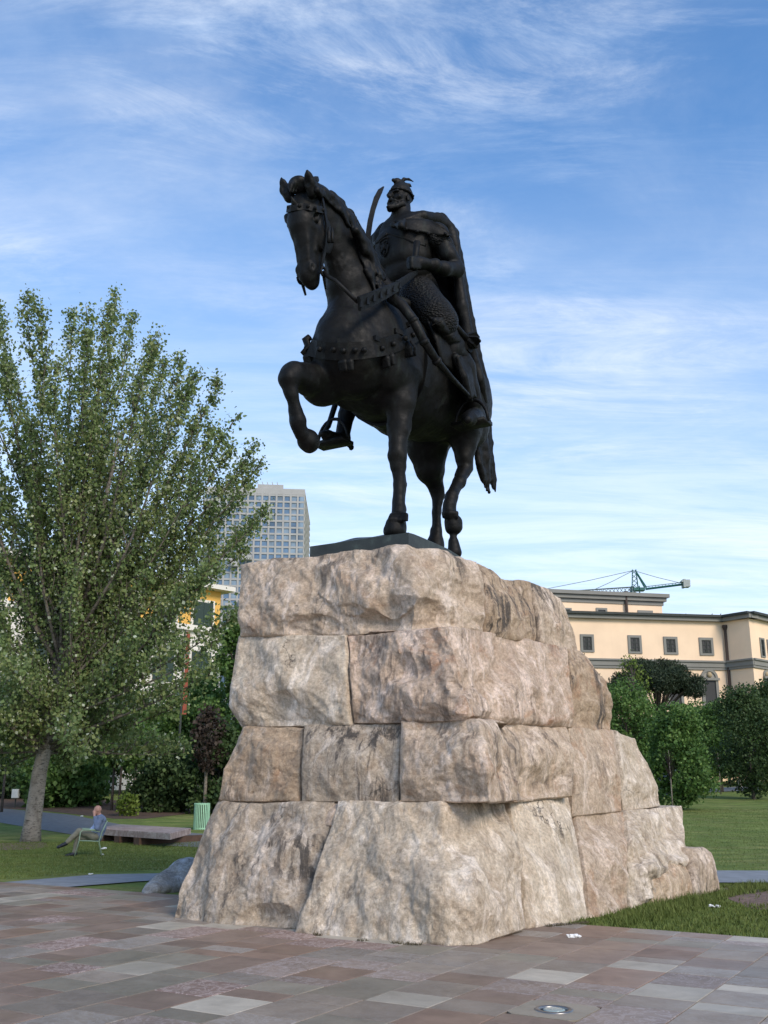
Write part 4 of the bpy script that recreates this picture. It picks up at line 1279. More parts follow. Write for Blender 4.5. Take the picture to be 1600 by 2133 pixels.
def make_pedestal():
    # course 4, the top
    rock_block([c3((500, 1324, 'u', U3 - .05), (494, 1262, 'u', U3), (500, 1180, 'u', U4)),
                c3((600, 1324, 'u', U3 - .05), (600, 1255, 'u', U3 + .05), (590, 1163, 'u', U4)),
                c3((740, 1320, 'u', U3 - .05), (730, 1250, 'u', U3 + .05), (740, 1148, 'u', U4)),
                c3((860, 1312, 'u', U3), (870, 1240, 'u', U3 + .1), (850, 1137, 'u', U4 + .02)),
                c3((945, 1302, 'v', V3), (930, 1235, 'v', V3 + .04), (905, 1145, 'v', V4 + .1)),
                c3((1008, 1318, 'v', V3), (1010, 1245, 'v', V3), (990, 1175, 'v', V4 + .1))], ROCKS[0], 11, 1.2, 0.075, 10, ((0.62, 0.16, 0.75, 0.16), (0.30, 0.10, 0.5, 0.10)), round_=0.05)
    rock_block([c3((1010, 1320, 'v', V3 - .02), (1012, 1245, 'v', V3 + .02), (992, 1176, 'v', V4 + .1)),
                c3((1070, 1332, 'v', V3 + .04), (1075, 1270, 'v', V3 + .05), (1055, 1205, 'v', V4 + .12)),
                c3((1118, 1338, 'v', V3 + .02), (1122, 1290, 'v', V3), (1108, 1213, 'v', V4 + .12))], ROCKS[3], 12, 1.2, 0.06, 7, round_=0.05)
    rock_block([c3((1121, 1338, 'v', V3 - .05), (1124, 1285, 'v', V3 - .05), (1110, 1214, 'v', V4 + .1)),
                c3((1165, 1348, 'v', V3 - .02), (1165, 1300, 'v', V3 - .03), (1140, 1228, 'v', V4 + .1)),
                c3((1208, 1356, 'v', V3 - .05), (1198, 1312, 'v', V3 - .1), (1166, 1248, 'v', V4 + .1))], ROCKS[0], 13, 1.2, 0.05, 6, back=-0.07, round_=0.05)
    # course 3
    rock_block([c3((508, 1512, 'u', U2 - .15), (464, 1420, 'u', U2 + .05), (500, 1330, 'u', U3 - .1)),
                c3((600, 1512, 'u', U2), (590, 1425, 'u', U2 + .10), (600, 1328, 'u', U3)),
                c3((733, 1506, 'u', U2), (722, 1425, 'u', U2 + .06), (719, 1325, 'u', U3))], ROCKS[2], 21, 1.2, 0.05, 6, ((0.55, 0.18, 0.6, 0.08),))
    rock_block([c3((735, 1505, 'u', U2 + .02), (724, 1425, 'u', U2 + .10), (721, 1325, 'u', U3)),
                c3((850, 1503, 'u', U2 + .03), (850, 1420, 'u', U2 + .12), (850, 1317, 'u', U3 + .02)),
                c3((965, 1498, 'u', U2 + .05), (968, 1415, 'u', U2 + .14), (930, 1306, 'u', U3 + .06)),
                c3((1010, 1501, 'v', V2 + .06), (1005, 1410, 'v', V2 + .06), (990, 1312, 'v', V3 + .05)),
                c3((1100, 1508, 'v', V2), (1100, 1420, 'v', V2), (1095, 1334, 'v', V3 + .04)),
                c3((1193, 1514, 'v', V2 - .04), (1192, 1425, 'v', V2 - .02), (1180, 1352, 'v', V3))], ROCKS[1], 22, 1.2, 0.085, 13, ((0.33, 0.45, 0.4, 0.10), (0.16, 0.62, 0.35, 0.08)))
    rock_block([c3((1195, 1514, 'v', V2 - .08), (1195, 1425, 'v', V2 - .06), (1183, 1353, 'v', V3 - .04)),
                c3((1238, 1518, 'v', V2 - .02), (1240, 1435, 'v', V2), (1205, 1358, 'v', V3 - .06)),
                c3((1274, 1519, 'v', V2 - .06), (1274, 1460, 'v', V2 - .06), (1222, 1372, 'v', V3 - .1))], ROCKS[3], 23, 1.2, 0.06, 6)
    # course 2
    rock_block([c3((457, 1666, 'u', U1 - .12), (470, 1580, 'u', U1 - .05), (510, 1518, 'u', U2 - .15)),
                c3((540, 1667, 'u', U1), (545, 1590, 'u', U1 + .05), (560, 1516, 'u', U2)),
                c3((624, 1667, 'u', U1 - .03), (626, 1590, 'u', U1), (629, 1513, 'u', U2))], ROCKS[3], 31, 1.2, 0.06, 7)
    rock_block([c3((627, 1668, 'u', U1 - .02), (629, 1590, 'u', U1), (632, 1512, 'u', U2)),
                c3((730, 1668, 'u', U1), (730, 1585, 'u', U1 + .05), (733, 1509, 'u', U2)),
                c3((829, 1668, 'u', U1 - .02), (832, 1585, 'u', U1 - .02), (834, 1506, 'u', U2))], ROCKS[4], 32, 1.2, 0.045, 5)
    rock_block([c3((832, 1668, 'u', U1), (835, 1585, 'u', U1), (837, 1506, 'u', U2)),
                c3((930, 1669, 'u', U1 + .02), (935, 1585, 'u', U1 + .06), (930, 1502, 'u', U2)),
                c3((1025, 1669, 'u', U1 + .10), (1015, 1585, 'u', U1 + .12), (995, 1501, 'u', U2 + .06)),
                c3((1100, 1664, 'v', V1 + .08), (1090, 1580, 'v', V1 + .02), (1060, 1505, 'v', V2 + .05)),
                c3((1190, 1656, 'v', V1 + .05), (1196, 1590, 'v', V1 + .06), (1180, 1514, 'v', V2 - .02))], ROCKS[6], 33, 1.2, 0.075, 11, ((0.72, 0.20, 0.4, 0.08),))
    rock_block([c3((1196, 1698, 'v', V1 - .06), (1198, 1600, 'v', V1 - .08), (1185, 1516, 'v', V2 - .06)),
                c3((1245, 1692, 'v', V1 - .03), (1245, 1605, 'v', V1 - .05), (1225, 1520, 'v', V2 - .06)),
                c3((1298, 1687, 'v', V1 - .05), (1292, 1610, 'v', V1 - .06), (1278, 1524, 'v', V2 - .08))], ROCKS[6], 34, 1.2, 0.035, 4)
    rock_block([c3((1300, 1686, 'v', V1 - .07), (1294, 1610, 'v', V1 - .08), (1281, 1525, 'v', V2 - .1)),
                c3((1345, 1681, 'v', V1 - .04), (1330, 1615, 'v', V1 - .06), (1300, 1536, 'v', V2 - .1)),
                c3((1380, 1675, 'v', V1 - .06), (1362, 1622, 'v', V1 - .1), (1322, 1540, 'v', V2 - .14))], ROCKS[2], 35, 1.2, 0.05, 5, back=-0.06)
    # course 1, the splayed foot
    rock_block([c3((358, 1916, 'u', U0 - .10), (388, 1800, 'u', U0 - .4), (457, 1672, 'u', U1 - .14)),
                c3((430, 1924, 'u', U0), (450, 1800, 'u', U0 - .22), (520, 1672, 'u', U1)),
                c3((520, 1926, 'u', U0 + .02), (540, 1800, 'u', U0 - .18), (600, 1672, 'u', U1)),
                c3((636, 1934, 'u', U0 - .06), (672, 1800, 'u', U0 - .30), (700, 1672, 'u', U1 - .06))], ROCKS[4], 41, 1.5, 0.075, 9, ((0.75, 0.02, 0.5, 0.12),), round_=0.045)
    rock_block([c3((612, 1944, 'u', U0 + .10), (655, 1810, 'u', U0 - .12), (706, 1672, 'u', U1 - .02)),
                c3((760, 1962, 'u', U0 + .16), (780, 1810, 'u', U0 - .05), (800, 1672, 'u', U1)),
                c3((930, 1970, 'u', U0 + .14), (920, 1810, 'u', U0 - .05), (920, 1673, 'u', U1)),
                c3((1000, 1966, 'v', V0 + .12), (990, 1810, 'v', V0 - .10), (1000, 1673, 'v', V1 + .10)),
                c3((1100, 1930, 'v', V0), (1086, 1810, 'v', V0 - .2), (1056, 1671, 'v', V1 + .06))], ROCKS[2], 42, 1.5, 0.065, 10, round_=0.05)
    rock_block([c3((1102, 1932, 'v', V0 - .03), (1089, 1810, 'v', V0 - .24), (1062, 1670, 'v', V1 + .02)),
                c3((1165, 1928, 'v', V0 + .02), (1150, 1810, 'v', V0 - .2), (1120, 1666, 'v', V1 + .04)),
                c3((1226, 1922, 'v', V0 - .02), (1214, 1810, 'v', V0 - .25), (1186, 1662, 'v', V1))], ROCKS[5], 43, 1.5, 0.035, 5, back=-0.1)
    rock_block([c3((1228, 1922, 'v', V0 - .06), (1217, 1810, 'v', V0 - .30), (1197, 1703, 'v', V1 - .06)),
                c3((1270, 1912, 'v', V0), (1262, 1810, 'v', V0 - .22), (1250, 1697, 'v', V1 - .02)),
                c3((1308, 1902, 'v', V0 - .05), (1306, 1800, 'v', V0 - .25), (1303, 1691, 'v', V1 - .05))], ROCKS[6], 44, 1.5, 0.055, 7, back=-0.04)
    rock_block([c3((1311, 1900, 'v', V0 - .10), (1309, 1800, 'v', V0 - .28), (1305, 1690, 'v', V1 - .06)),
                c3((1340, 1890, 'v', V0 - .25), (1365, 1790, 'v', V0 - .10), (1365, 1684, 'v', V1 - .02)),
                c3((1366, 1876, 'v', V0 - .35), (1436, 1786, 'v', V0 - .16), (1418, 1682, 'v', V1 - .08))], ROCKS[2], 45, 1.5, 0.07, 8, ((0.8, 0.35, 0.4, 0.12),))
    rock_block([c3((1366, 1884, 'v', V0 - .02), (1362, 1840, 'v', V0 - .08), (1372, 1806, 'v', V0 - .2)),
                c3((1410, 1880, 'v', V0 + .02), (1412, 1830, 'v', V0 - .05), (1410, 1793, 'v', V0 - .2)),
                c3((1453, 1876, 'v', V0), (1450, 1830, 'v', V0 - .06), (1438, 1780, 'v', V0 - .2))], ROCKS[7], 46, 1.0, 0.05, 6, round_=0.045)
    rock_block([c3((1446, 1868, 'v', V0 + .02), (1446, 1815, 'v', V0), (1441, 1768, 'v', V0 - .12)),
                c3((1478, 1862, 'v', V0 + .05), (1480, 1810, 'v', V0 + .02), (1466, 1764, 'v', V0 - .12)),
                c3((1503, 1852, 'v', V0 + .02), (1499, 1815, 'v', V0), (1484, 1776, 'v', V0 - .14))], ROCKS[0], 47, 1.2, 0.05, 6, round_=0.08)
    # wedge stone between the two foot blocks
    rock_block([c3((672, 1716, 'u', U1 + .10), (672, 1695, 'u', U1 + .05), (690, 1674, 'u', U1 - .06)),
                c3((690, 1718, 'u', U1 + .13), (695, 1695, 'u', U1 + .10), (700, 1674, 'u', U1 - .05)),
                c3((706, 1712, 'u', U1 + .08), (712, 1690, 'u', U1 + .02), (710, 1674, 'u', U1 - .06))], ROCKS[1], 48, 0.5, 0.03, 4, round_=0.04)
    # filling behind the visible stones so the pile is solid from every side
    mb = MB()
    lv = [(0.0, 1.10, -7.6, -2.2, 2.35), (1.45, 0.60, -6.6, -1.9, 1.85), (2.6, 0.42, -5.6, -1.6, 1.55), (3.75, 0.25, -4.8, -1.5, 1.25), (5.02, -0.02, -4.2, -1.15, 0.92)]
    vs = []
    rn = np.random.RandomState(3)
    for z, u1, u0, v0, v1 in lv:
        per = [(u1, v0), (u1, v0 * .3 + v1 * .7), (u1, v1), ((u0 + u1) / 2, v1 + 0.10), (u0, v1), (u0, (v0 + v1) / 2), (u0, v0), ((u0 + u1) / 2, v0)]
        for u, v in per:
            w = HD * (u + rn.uniform(-.05, .05)) + LD * v; vs.append((w[0], w[1], z))
    n = 8; fs = []
    for i in range(len(lv) - 1):
        for k in range(n): fs.append((i * n + k, i * n + (k + 1) % n, (i + 1) * n + (k + 1) % n, (i + 1) * n + k))
    fs.append(tuple(range((len(lv) - 1) * n, len(lv) * n)))
    link_mesh('rubble_core', vs, fs, ROCKS[3], pedestal, False)


make_pedestal()

# ------------------------------------------------------------------ ground
def smooth01(t): t = min(1.0, max(0.0, t)); return t * t * (3 - 2 * t)


def zg(x, y):
    """height of the park: flat by the plaza, a gentle rise beyond"""
    z = 1.35 * smooth01((y - 22) / 55.0) + 1.2 * smooth01((y - 75) / 60.0)
    return z - 0.03


def ground_at(px, py):
    d = ray(px, py); t = 4.0
    for _ in range(6000):
        P = EYEP + d * t
        if P[2] <= zg(P[0], P[1]): break
        t += 0.03
    return P


def grass_mat():
    m, N, L, B = new_mat('lawn_turf')
    v = coords(N, L)
    n1 = noise(N, L, v, 0.45, 6, 0.6, 0.3); n2 = noise(N, L, v, 18, 6, 0.7)
    n3 = noise(N, L, coords(N, L, (0.35, 1.3, 1)), 1.1, 6, 0.65, 0.4)
    r = ramp(N, [(0.30, (0.10, 0.14, 0.034)), (0.52, (0.145, 0.20, 0.05)), (0.75, (0.20, 0.24, 0.07))])
    L.new(n2, r.inputs[0])
    c = mixc(N, L, rng(N, L, n3, 0.47, 0.64, 0, 0.72), r.outputs[0], (0.23, 0.225, 0.085))
    c = mixc(N, L, rng(N, L, n1, 0.60, 0.72, 0, 0.5), c, (0.15, 0.12, 0.065))
    c = mixc(N, L, 1.0, c, mixc(N, L, rng(N, L, noise(N, L, coords(N, L, (0.6, 1.0, 1)), 1.7, 7, 0.68, 0.4), 0.32, 0.68), (0.55, 0.62, 0.55), (1.4, 1.35, 1.3)), 'MULTIPLY')
    L.new(c, B.inputs['Base Color']); B.inputs['Roughness'].default_value = 0.95
    B.inputs['Specular IOR Level'].default_value = 0.15
    bump(N, L, B, n2, 1.0, 0.05)
    return m


def ground_mats():
    MATS['turf'] = grass_mat()
    m, N, L, B = new_mat('blade_green')
    oi = noise(N, L, coords(N, L), 7, 3)
    r = ramp(N, [(0.3, (0.07, 0.10, 0.024)), (0.55, (0.115, 0.15, 0.036)), (0.8, (0.20, 0.21, 0.075))])
    L.new(oi, r.inputs[0]); L.new(r.outputs[0], B.inputs['Base Color']); B.inputs['Roughness'].default_value = 0.7
    B.inputs['Specular IOR Level'].default_value = 0.2
    MATS['blade'] = m
    MATS['path'] = plain('path_concrete', (0.20, 0.215, 0.23), 0.85, 0, 0.18, 3.0, 0.3)
    MATS['asphalt'] = plain('path_asphalt', (0.13, 0.14, 0.145), 0.9, 0, 0.2, 5.0, 0.4)
    MATS['soil'] = plain('bare_soil', (0.085, 0.05, 0.03), 0.95, 0, 0.45, 3.5, 0.8)
    MATS['dirt'] = plain('worn_dirt', (0.15, 0.10, 0.075), 0.95, 0, 0.35, 6, 0.8)


MATS['weed'] = plain('dry_weed', (0.10, 0.085, 0.05), 0.9, 0, 0.4, 9)
ground_mats()


def sheet_strip(name, A, B, dz, mat, label=None, n=48, m=6, kind='structure'):
    """sheet between two polylines in plan, following the ground"""
    def rs(pl, t):
        pl = [np.asarray(p[:2], float) for p in pl]
        d = [0]
        for a, b in zip(pl[:-1], pl[1:]): d.append(d[-1] + np.linalg.norm(b - a))
        q = t * d[-1]; j = 0
        while j < len(d) - 2 and q > d[j + 1]: j += 1
        f = (q - d[j]) / (d[j + 1] - d[j]); return pl[j] * (1 - f) + pl[j + 1] * f
    vs = []; fs = []
    for i in range(n + 1):
        a, b = rs(A, i / n), rs(B, i / n)
        for j in range(m + 1):
            p = a * (1 - j / m) + b * (j / m)
            vs.append((p[0], p[1], zg(p[0], p[1]) + dz))
    for i in range(n):
        for j in range(m):
            q = (i * (m + 1) + j, i * (m + 1) + j + 1, (i + 1) * (m + 1) + j + 1, (i + 1) * (m + 1) + j)
            a, b, c = (np.array(vs[k]) for k in q[:3])
            fs.append(q if np.cross(b - a, c - a)[2] > 0 else q[::-1])
    o = link_mesh(name, vs, fs, mat, None, True)
    tag(o, label, None, None, kind); return o


def make_ground():
    ys = list(np.arange(-20, 24, 4.0)) + list(np.arange(24, 140, 2.0)) + [160, 200, 300, 500, 900, 1600, 3000]
    xs = [-3000, -1200, -500, -250] + list(np.arange(-140, 141, 7.0)) + [250, 500, 1200, 3000]
    vs = [(x, y, zg(x, y)) for y in ys for x in xs]; n = len(xs)
    fs = [(j * n + i, j * n + i + 1, (j + 1) * n + i + 1, (j + 1) * n + i) for j in range(len(ys) - 1) for i in range(n - 1)]
    tag(link_mesh('lawn', vs, fs, MATS['turf'], None, True), 'mown green park lawn around the monument', None, None, 'structure')
    G = lambda *p: [ground_at(x, y) for x, y in p]
    sheet_strip('path', [(-7.4, 19.0), (-5.7, 21.2), (0, 22.3), (7.5, 22.1), (18, 22.0)], [(-6.0, 18.2), (-4.3, 20.0), (0, 20.0), (6.5, 19.5), (18, 19.4)], 0.02, MATS['path'], 'pale grey path passing behind the pedestal')
    sheet_strip('path', G((-300, 1664), (0, 1684), (150, 1698), (240, 1716), (330, 1730), (430, 1738), (520, 1742)), G((-300, 1690), (0, 1714), (120, 1734), (230, 1752), (330, 1762), (430, 1766), (520, 1768)), 0.012, MATS['asphalt'], 'grey curving path behind the seated man')
    sheet_strip('path', G((1380, 1648), (1440, 1645), (1500, 1641), (1560, 1637), (1640, 1632)), G((1380, 1660), (1440, 1653), (1500, 1650), (1560, 1647), (1640, 1643)), 0.02, MATS['asphalt'], 'grey path under the trees beyond the right-hand lawn')
    sheet_strip('soil', G((-200, 1652), (100, 1660), (260, 1668), (440, 1690)), G((-200, 1672), (100, 1690), (240, 1706), (300, 1706)), 0.008, MATS['soil'], 'bare brown soil under the shrubs')
    sheet_strip('soil', G((1510, 1846), (1560, 1846), (1700, 1848)), G((1515, 1872), (1560, 1893), (1700, 1905)), 0.006, MATS['dirt'], 'worn reddish dirt patch in the lawn by the pedestal', 20, 4)
    sheet_strip('soil', G((-20, 1757), (60, 1756), (95, 1755)), G((-20, 1772), (60, 1770), (100, 1764)), 0.006, MATS['dirt'], 'worn earth at the foot of the big tree', 14, 3)
    # long grass by the pedestal and the short tufts of the lawns
    rn = np.random.RandomState(5)

    def blades(cnt, box, hgt, keep):
        X = rn.uniform(box[0], box[1], cnt); Y = rn.uniform(box[2], box[3], cnt)
        k = keep(X, Y); X, Y = X[k], Y[k]; n = len(X)
        Z = np.array([zg(x, y) for x, y in zip(X, Y)])
        a = rn.uniform(0, 6.28, n); hh = hgt * rn.uniform(0.4, 1.25, n); w = 0.006 + 0.004 * rn.rand(n)
        lx, ly = rn.normal(0, 0.35, n) * hh, rn.normal(0, 0.35, n) * hh
        p0 = np.stack([X - np.cos(a) * w, Y - np.sin(a) * w, Z], 1); p1 = np.stack([X + np.cos(a) * w, Y + np.sin(a) * w, Z], 1)
        p2 = np.stack([X + lx, Y + ly, Z + hh], 1)
        return np.stack([p0, p1, p2], 1).reshape(-1, 3)
    def off_plaza(X, Y): return (((X - ORG[0]) * HD[0] + (Y - ORG[1]) * HD[1]) < -0.84)
    def off_path(X, Y): return ~((Y > 19.3 - 0.0 * X) & (Y < 22.3) & (X > 5)) & ~((vnoise(np.stack([X, Y, X * 0], 1), 0.8, 9) * 0.6 + np.hypot((X - 8.3) / 2.7, (Y - 17.3) / 1.6) < 1.0) & (rn.rand(len(X)) > 0.06))
    A = blades(70000, (2.2, 12, 11.0, 19.4), 0.055, lambda X, Y: off_plaza(X, Y) & off_path(X, Y) & (((X - ORG[0]) * LD[0] + (Y - ORG[1]) * LD[1]) > 2.6))
    B = blades(26000, (3.0, 7.2, 13, 19.2), 0.11, lambda X, Y: off_plaza(X, Y) & (np.abs(((X - ORG[0]) * LD[0] + (Y - ORG[1]) * LD[1]) - 3.05 - 0.12 * -((X - ORG[0]) * HD[0] + (Y - ORG[1]) * HD[1]) * 0.9) < 0.30 + 0.25 * vnoise(np.stack([X, Y, X * 0], 1), 1.2, 3)))
    C = blades(70000, (-15, -3.2, 20, 31), 0.04, lambda X, Y: off_plaza(X, Y) & ~((Y < 0.92 * X + 27.0) & (Y > 0.92 * X + 23.0) & (Y < 22.4)))
    D = blades(50000, (6, 26, 22.3, 48), 0.045, lambda X, Y: X > 0.28 * Y)
    E = []
    line = [at_z(600, 1936), at_z(700, 1956), at_z(860, 1968), at_z(985, 1968), at_z(1050, 1948), at_z(1100, 1933), at_z(1165, 1928), at_z(1226, 1922)]
    for a, b in zip(line[:-1], line[1:]):
        m = int(np.linalg.norm(b - a) * 330); t = rn.rand(m); q = a + (b - a) * t[:, None]; q[:, 1] -= rn.uniform(-0.03, 0.05, m)
        kp = vnoise(q, 3.0, 4) > -0.05; q = q[kp]; n_ = len(q)
        an = rn.uniform(0, 6.28, n_); hh = rn.uniform(0.008, 0.045, n_); w = 0.006
        p0 = q + np.stack([-np.cos(an) * w, -np.sin(an) * w, an * 0 + 0.001], 1); p1 = q + np.stack([np.cos(an) * w, np.sin(an) * w, an * 0 + 0.001], 1); p2 = q + np.stack([rn.normal(0, 0.5, n_) * hh, rn.normal(0, 0.5, n_) * hh, hh], 1)
        E.append(np.stack([p0, p1, p2], 1).reshape(-1, 3))
    EV = np.concatenate(E)
    tag(link_mesh('weeds', EV, np.arange(len(EV)).reshape(-1, 3), MATS['weed'], None, False), 'thin dry weeds along the foot of the pedestal', None, None, 'stuff')
    V = np.concatenate([A, B, C, D]); F = np.arange(len(V)).reshape(-1, 3)
    o = link_mesh('grass', V, F, MATS['blade'], None, False)
    tag(o, 'short green grass blades of the lawns', None, None, 'stuff')


make_ground()


def tile_mats():
    specs = [('brown', (0.228, 0.163, 0.122), (0.270, 0.187, 0.153), 0.25), ('rust', (0.233, 0.156, 0.112), (0.208, 0.148, 0.117), 0.1), ('grey', (0.249, 0.201, 0.156), (0.333, 0.305, 0.270), 0.25),
             ('blue_grey', (0.260, 0.216, 0.174), (0.416, 0.394, 0.378), 0.35), ('green_grey', (0.233, 0.198, 0.149), (0.260, 0.266, 0.225), 0.25), ('cream', (0.416, 0.369, 0.293), (0.333, 0.295, 0.234), 0.15),
             ('rose', (0.263, 0.176, 0.143), (0.541, 0.433, 0.387), 0.8), ('mauve', (0.256, 0.194, 0.156), (0.437, 0.374, 0.351), 0.6)]
    out = []
    for name, a, b, vein in specs:
        m, N, L, B = new_mat('paving_' + name)
        oi = N.new('ShaderNodeObjectInfo')
        v = coords(N, L)
        sc = N.new('ShaderNodeVectorMath'); sc.operation = 'SCALE'; sc.inputs['Scale'].default_value = 1.0
        ad = N.new('ShaderNodeVectorMath'); ad.operation = 'ADD'
        L.new(v, ad.inputs[0])
        mu = N.new('ShaderNodeMath'); mu.operation = 'MULTIPLY'; mu.inputs[1].default_value = 37.0
        L.new(oi.outputs['Random'], mu.inputs[0]); L.new(mu.outputs[0], ad.inputs[1])
        v = ad.outputs[0]
        n1 = noise(N, L, v, 2.2, 7, 0.65, 0.8); n2 = noise(N, L, v, 5.0, 8, 0.62, 2.2)
        r = ramp(N, [(0.3, tuple(c * 0.75 for c in a)), (0.7, tuple(c * 1.22 for c in a))]); L.new(n1, r.inputs[0])
        ab = N.new('ShaderNodeMath'); ab.operation = 'ABSOLUTE'
        su = N.new('ShaderNodeMath'); su.operation = 'SUBTRACT'; su.inputs[1].default_value = 0.5; L.new(n2, su.inputs[0]); L.new(su.outputs[0], ab.inputs[0])
        c = mixc(N, L, rng(N, L, ab.outputs[0], 0.045, 0.0, 0, min(1, vein * 1.3)), r.outputs[0], b)
        br = N.new('ShaderNodeHueSaturation'); L.new(c, br.inputs['Color'])
        L.new(rng(N, L, oi.outputs['Random'], 0, 1, 0.80, 1.15), br.inputs['Value'])
        L.new(br.outputs[0], B.inputs['Base Color'])
        L.new(rng(N, L, noise(N, L, coords(N, L), 1.1, 5, 0.6), 0.35, 0.65, 0.36, 0.60), B.inputs['Roughness'])
        bump(N, L, B, n2, 0.12, 0.004); B.inputs['Specular IOR Level'].default_value = 0.35
        out.append(m)
    return out


def make_plaza():
    TM = tile_mats()
    wts = [0.24, 0.11, 0.18, 0.12, 0.11, 0.085, 0.08, 0.075]
    gm = plain('paving_bed', (0.04, 0.037, 0.034), 0.95, 0, 0.2, 8)
    rn = random.Random(21)
    U_EDGE = -0.78
    root_mb = MB()
    corners = [(U_EDGE, -34), (U_EDGE, 26), (30, 26), (30, -34)]
    pts = [ORG + HD * u + LD * v for u, v in corners]
    root_mb.prism([(p[0], p[1]) for p in pts][::-1], -0.12, -0.012)
    plaza = root_mb.build('pavement', gm)
    tag(plaza, 'square paved with multicoloured polished stone slabs', None, None, 'structure')
    W = 0.60
    tiles = []
    v = -33.6
    while v < 25:
        u = U_EDGE + 0.0
        first = True
        while u < 28:
            ln = rn.choice([0.30, 0.30, 0.45, 0.45, 0.60, 0.60, 0.90])
            if first: ln = 0.40; first = False
            vv = v + W / 2; uu = u + ln / 2
            P = ORG + HD * uu + LD * vv
            k = rn.choices(range(8), wts)[0]
            if vv > 4.7: k = rn.choices(range(8), [0.06, 0.03, 0.30, 0.36, 0.08, 0.05, 0.02, 0.10])[0]
            tiles.append((P[0], P[1], ln, k)); u += ln
        v += W
    def in_view(x, y):
        if y < 7.4: return False
        zc = y * FW[1] - EYE * FW[2]
        px = 800 + FOC * x / zc
        return -60 < px < 1660
    # stone fixture of the ground light replaces one slab
    LP = at_z(1137, 2108)
    lamp_tile = min(range(len(tiles)), key=lambda i: (tiles[i][0] - LP[0]) ** 2 + (tiles[i][1] - LP[1]) ** 2)
    vis = [i for i, t in enumerate(tiles) if in_view(t[0], t[1]) and i != lamp_tile]
    vis.sort(key=lambda i: tiles[i][1])
    solo = set(vis[:300])
    rz = math.atan2(LD[1], LD[0])
    cache = {}

    def tile_mesh(ln, k):
        if (ln, k) not in cache:
            g, b, h = 0.005, 0.004, 0.012
            x, y = W / 2 - g, ln / 2 - g
            vs = [(-x, -y, -h), (x, -y, -h), (x, y, -h), (-x, y, -h), (-x, -y, -b), (x, -y, -b), (x, y, -b), (-x, y, -b), (-x + b, -y + b, 0), (x - b, -y + b, 0), (x - b, y - b, 0), (-x + b, y - b, 0)]
            fs = [(0, 1, 5, 4), (1, 2, 6, 5), (2, 3, 7, 6), (3, 0, 4, 7), (4, 5, 9, 8), (5, 6, 10, 9), (6, 7, 11, 10), (7, 4, 8, 11), (8, 9, 10, 11)]
            me = bpy.data.meshes.new('slab'); me.from_pydata(vs, [], fs); me.materials.append(TM[k]); cache[(ln, k)] = (me, vs, fs)
        return cache[(ln, k)]
    far = {k: MB() for k in range(8)}
    cs, sn = math.cos(rz), math.sin(rz)
    for i, (x, y, ln, k) in enumerate(tiles):
        if i == lamp_tile: continue
        me, vs, fs = tile_mesh(ln, k)
        dz = rn.uniform(-0.0015, 0.0015)
        if i in solo:
            o = bpy.data.objects.new('slab', me); COL.objects.link(o); o.parent = plaza
            o.location = (x, y, dz); o.rotation_euler = (rn.uniform(-.0012, .0012), rn.uniform(-.0012, .0012), rz)
        elif y > -4 and abs(x) < 26:
            far[k].add([(x + a * cs - b * sn, y + a * sn + b * cs, c + dz) for a, b, c in vs], fs)
    n0 = 0
    V = []; F = []; MI = []
    for k in range(8):
        b = len(V); V += far[k].v; F += [tuple(q + b for q in f) for f in far[k].f]; MI += [k] * len(far[k].f)
    o = link_mesh('slab_paving', V, F, None, plaza, False)
    for m in TM: o.data.materials.append(m)
    o.data.polygons.foreach_set('material_index', MI)
    tag(o, None, None, None, 'stuff')
    # the light let into the paving
    x, y, ln, k = tiles[lamp_tile]
    lamp = empty('ground_light', (x, y, 0), rz)
    tag(lamp, 'round light with a pale glass lens set flush in the paving', 'ground light')
    mb = MB(); nseg = 28; R = 0.155
    hx, hy = W / 2 - 0.003, ln / 2 - 0.003
    vs = []; fs = []
    for i in range(nseg):
        a = 2 * math.pi * i / nseg; cx, sy = math.cos(a), math.sin(a)
        vs.append((R * cx, R * sy, 0.001))
        m_ = max(abs(cx) / hx, abs(sy) / hy); vs.append((cx / m_, sy / m_, 0.001))
        vs.append((cx / m_, sy / m_, -0.02))
    for i in range(nseg):
        j = (i + 1) % nseg; fs += [(3 * i, 3 * i + 1, 3 * j + 1, 3 * j), (3 * i + 1, 3 * i + 2, 3 * j + 2, 3 * j + 1)]
    link_mesh('slab_surround', vs, fs, TM[4], lamp, False)
    steel = plain('steel_ring', (0.22, 0.22, 0.22), 0.35, 0.8, 0.15, 20)
    mb = MB(); mb.lathe([(0.155, -0.02), (0.155, 0.005), (0.15, 0.008), (0.118, 0.008), (0.114, 0.002), (0.114, -0.01)], n=32); mb.build('ring', steel, lamp, True)
    gl = plain('lens_glass', (0.28, 0.36, 0.35), 0.15, 0, 0.15, 14)
    mb = MB(); mb.lathe([(0.0001, -0.006), (0.085, -0.006), (0.09, 0.004), (0.07, 0.007), (0.0001, 0.008)], n=28); mb.build('lens', gl, lamp, True)
    dk = plain('lens_gap', (0.03, 0.03, 0.03), 0.6, 0, 0.1, 14)
    mb = MB(); mb.lathe([(0.0001, -0.02), (0.12, -0.02), (0.12, -0.004), (0.0001, -0.004)], n=28); mb.build('housing', dk, lamp, True)


make_plaza()

# ------------------------------------------------------------------ buildings and crane
def face_frame(pa, pb):
    """facade frame from two plan points: origin, unit along, outward normal (towards the camera)"""
    a = np.array([pa[0], pa[1], 0.0]); b = np.array([pb[0], pb[1], 0.0])
    t = unit(b - a); n = np.array([t[1], -t[0], 0.0])
    if n @ (EYEP - a) < 0: n = -n
    return a, t, n


def on_face(fr, px, py):
    a, t, n = fr; d = ray(px, py)
    P = EYEP + d * ((n @ (a - EYEP)) / (n @ d))
    return float((P - a) @ t), float(P[2])


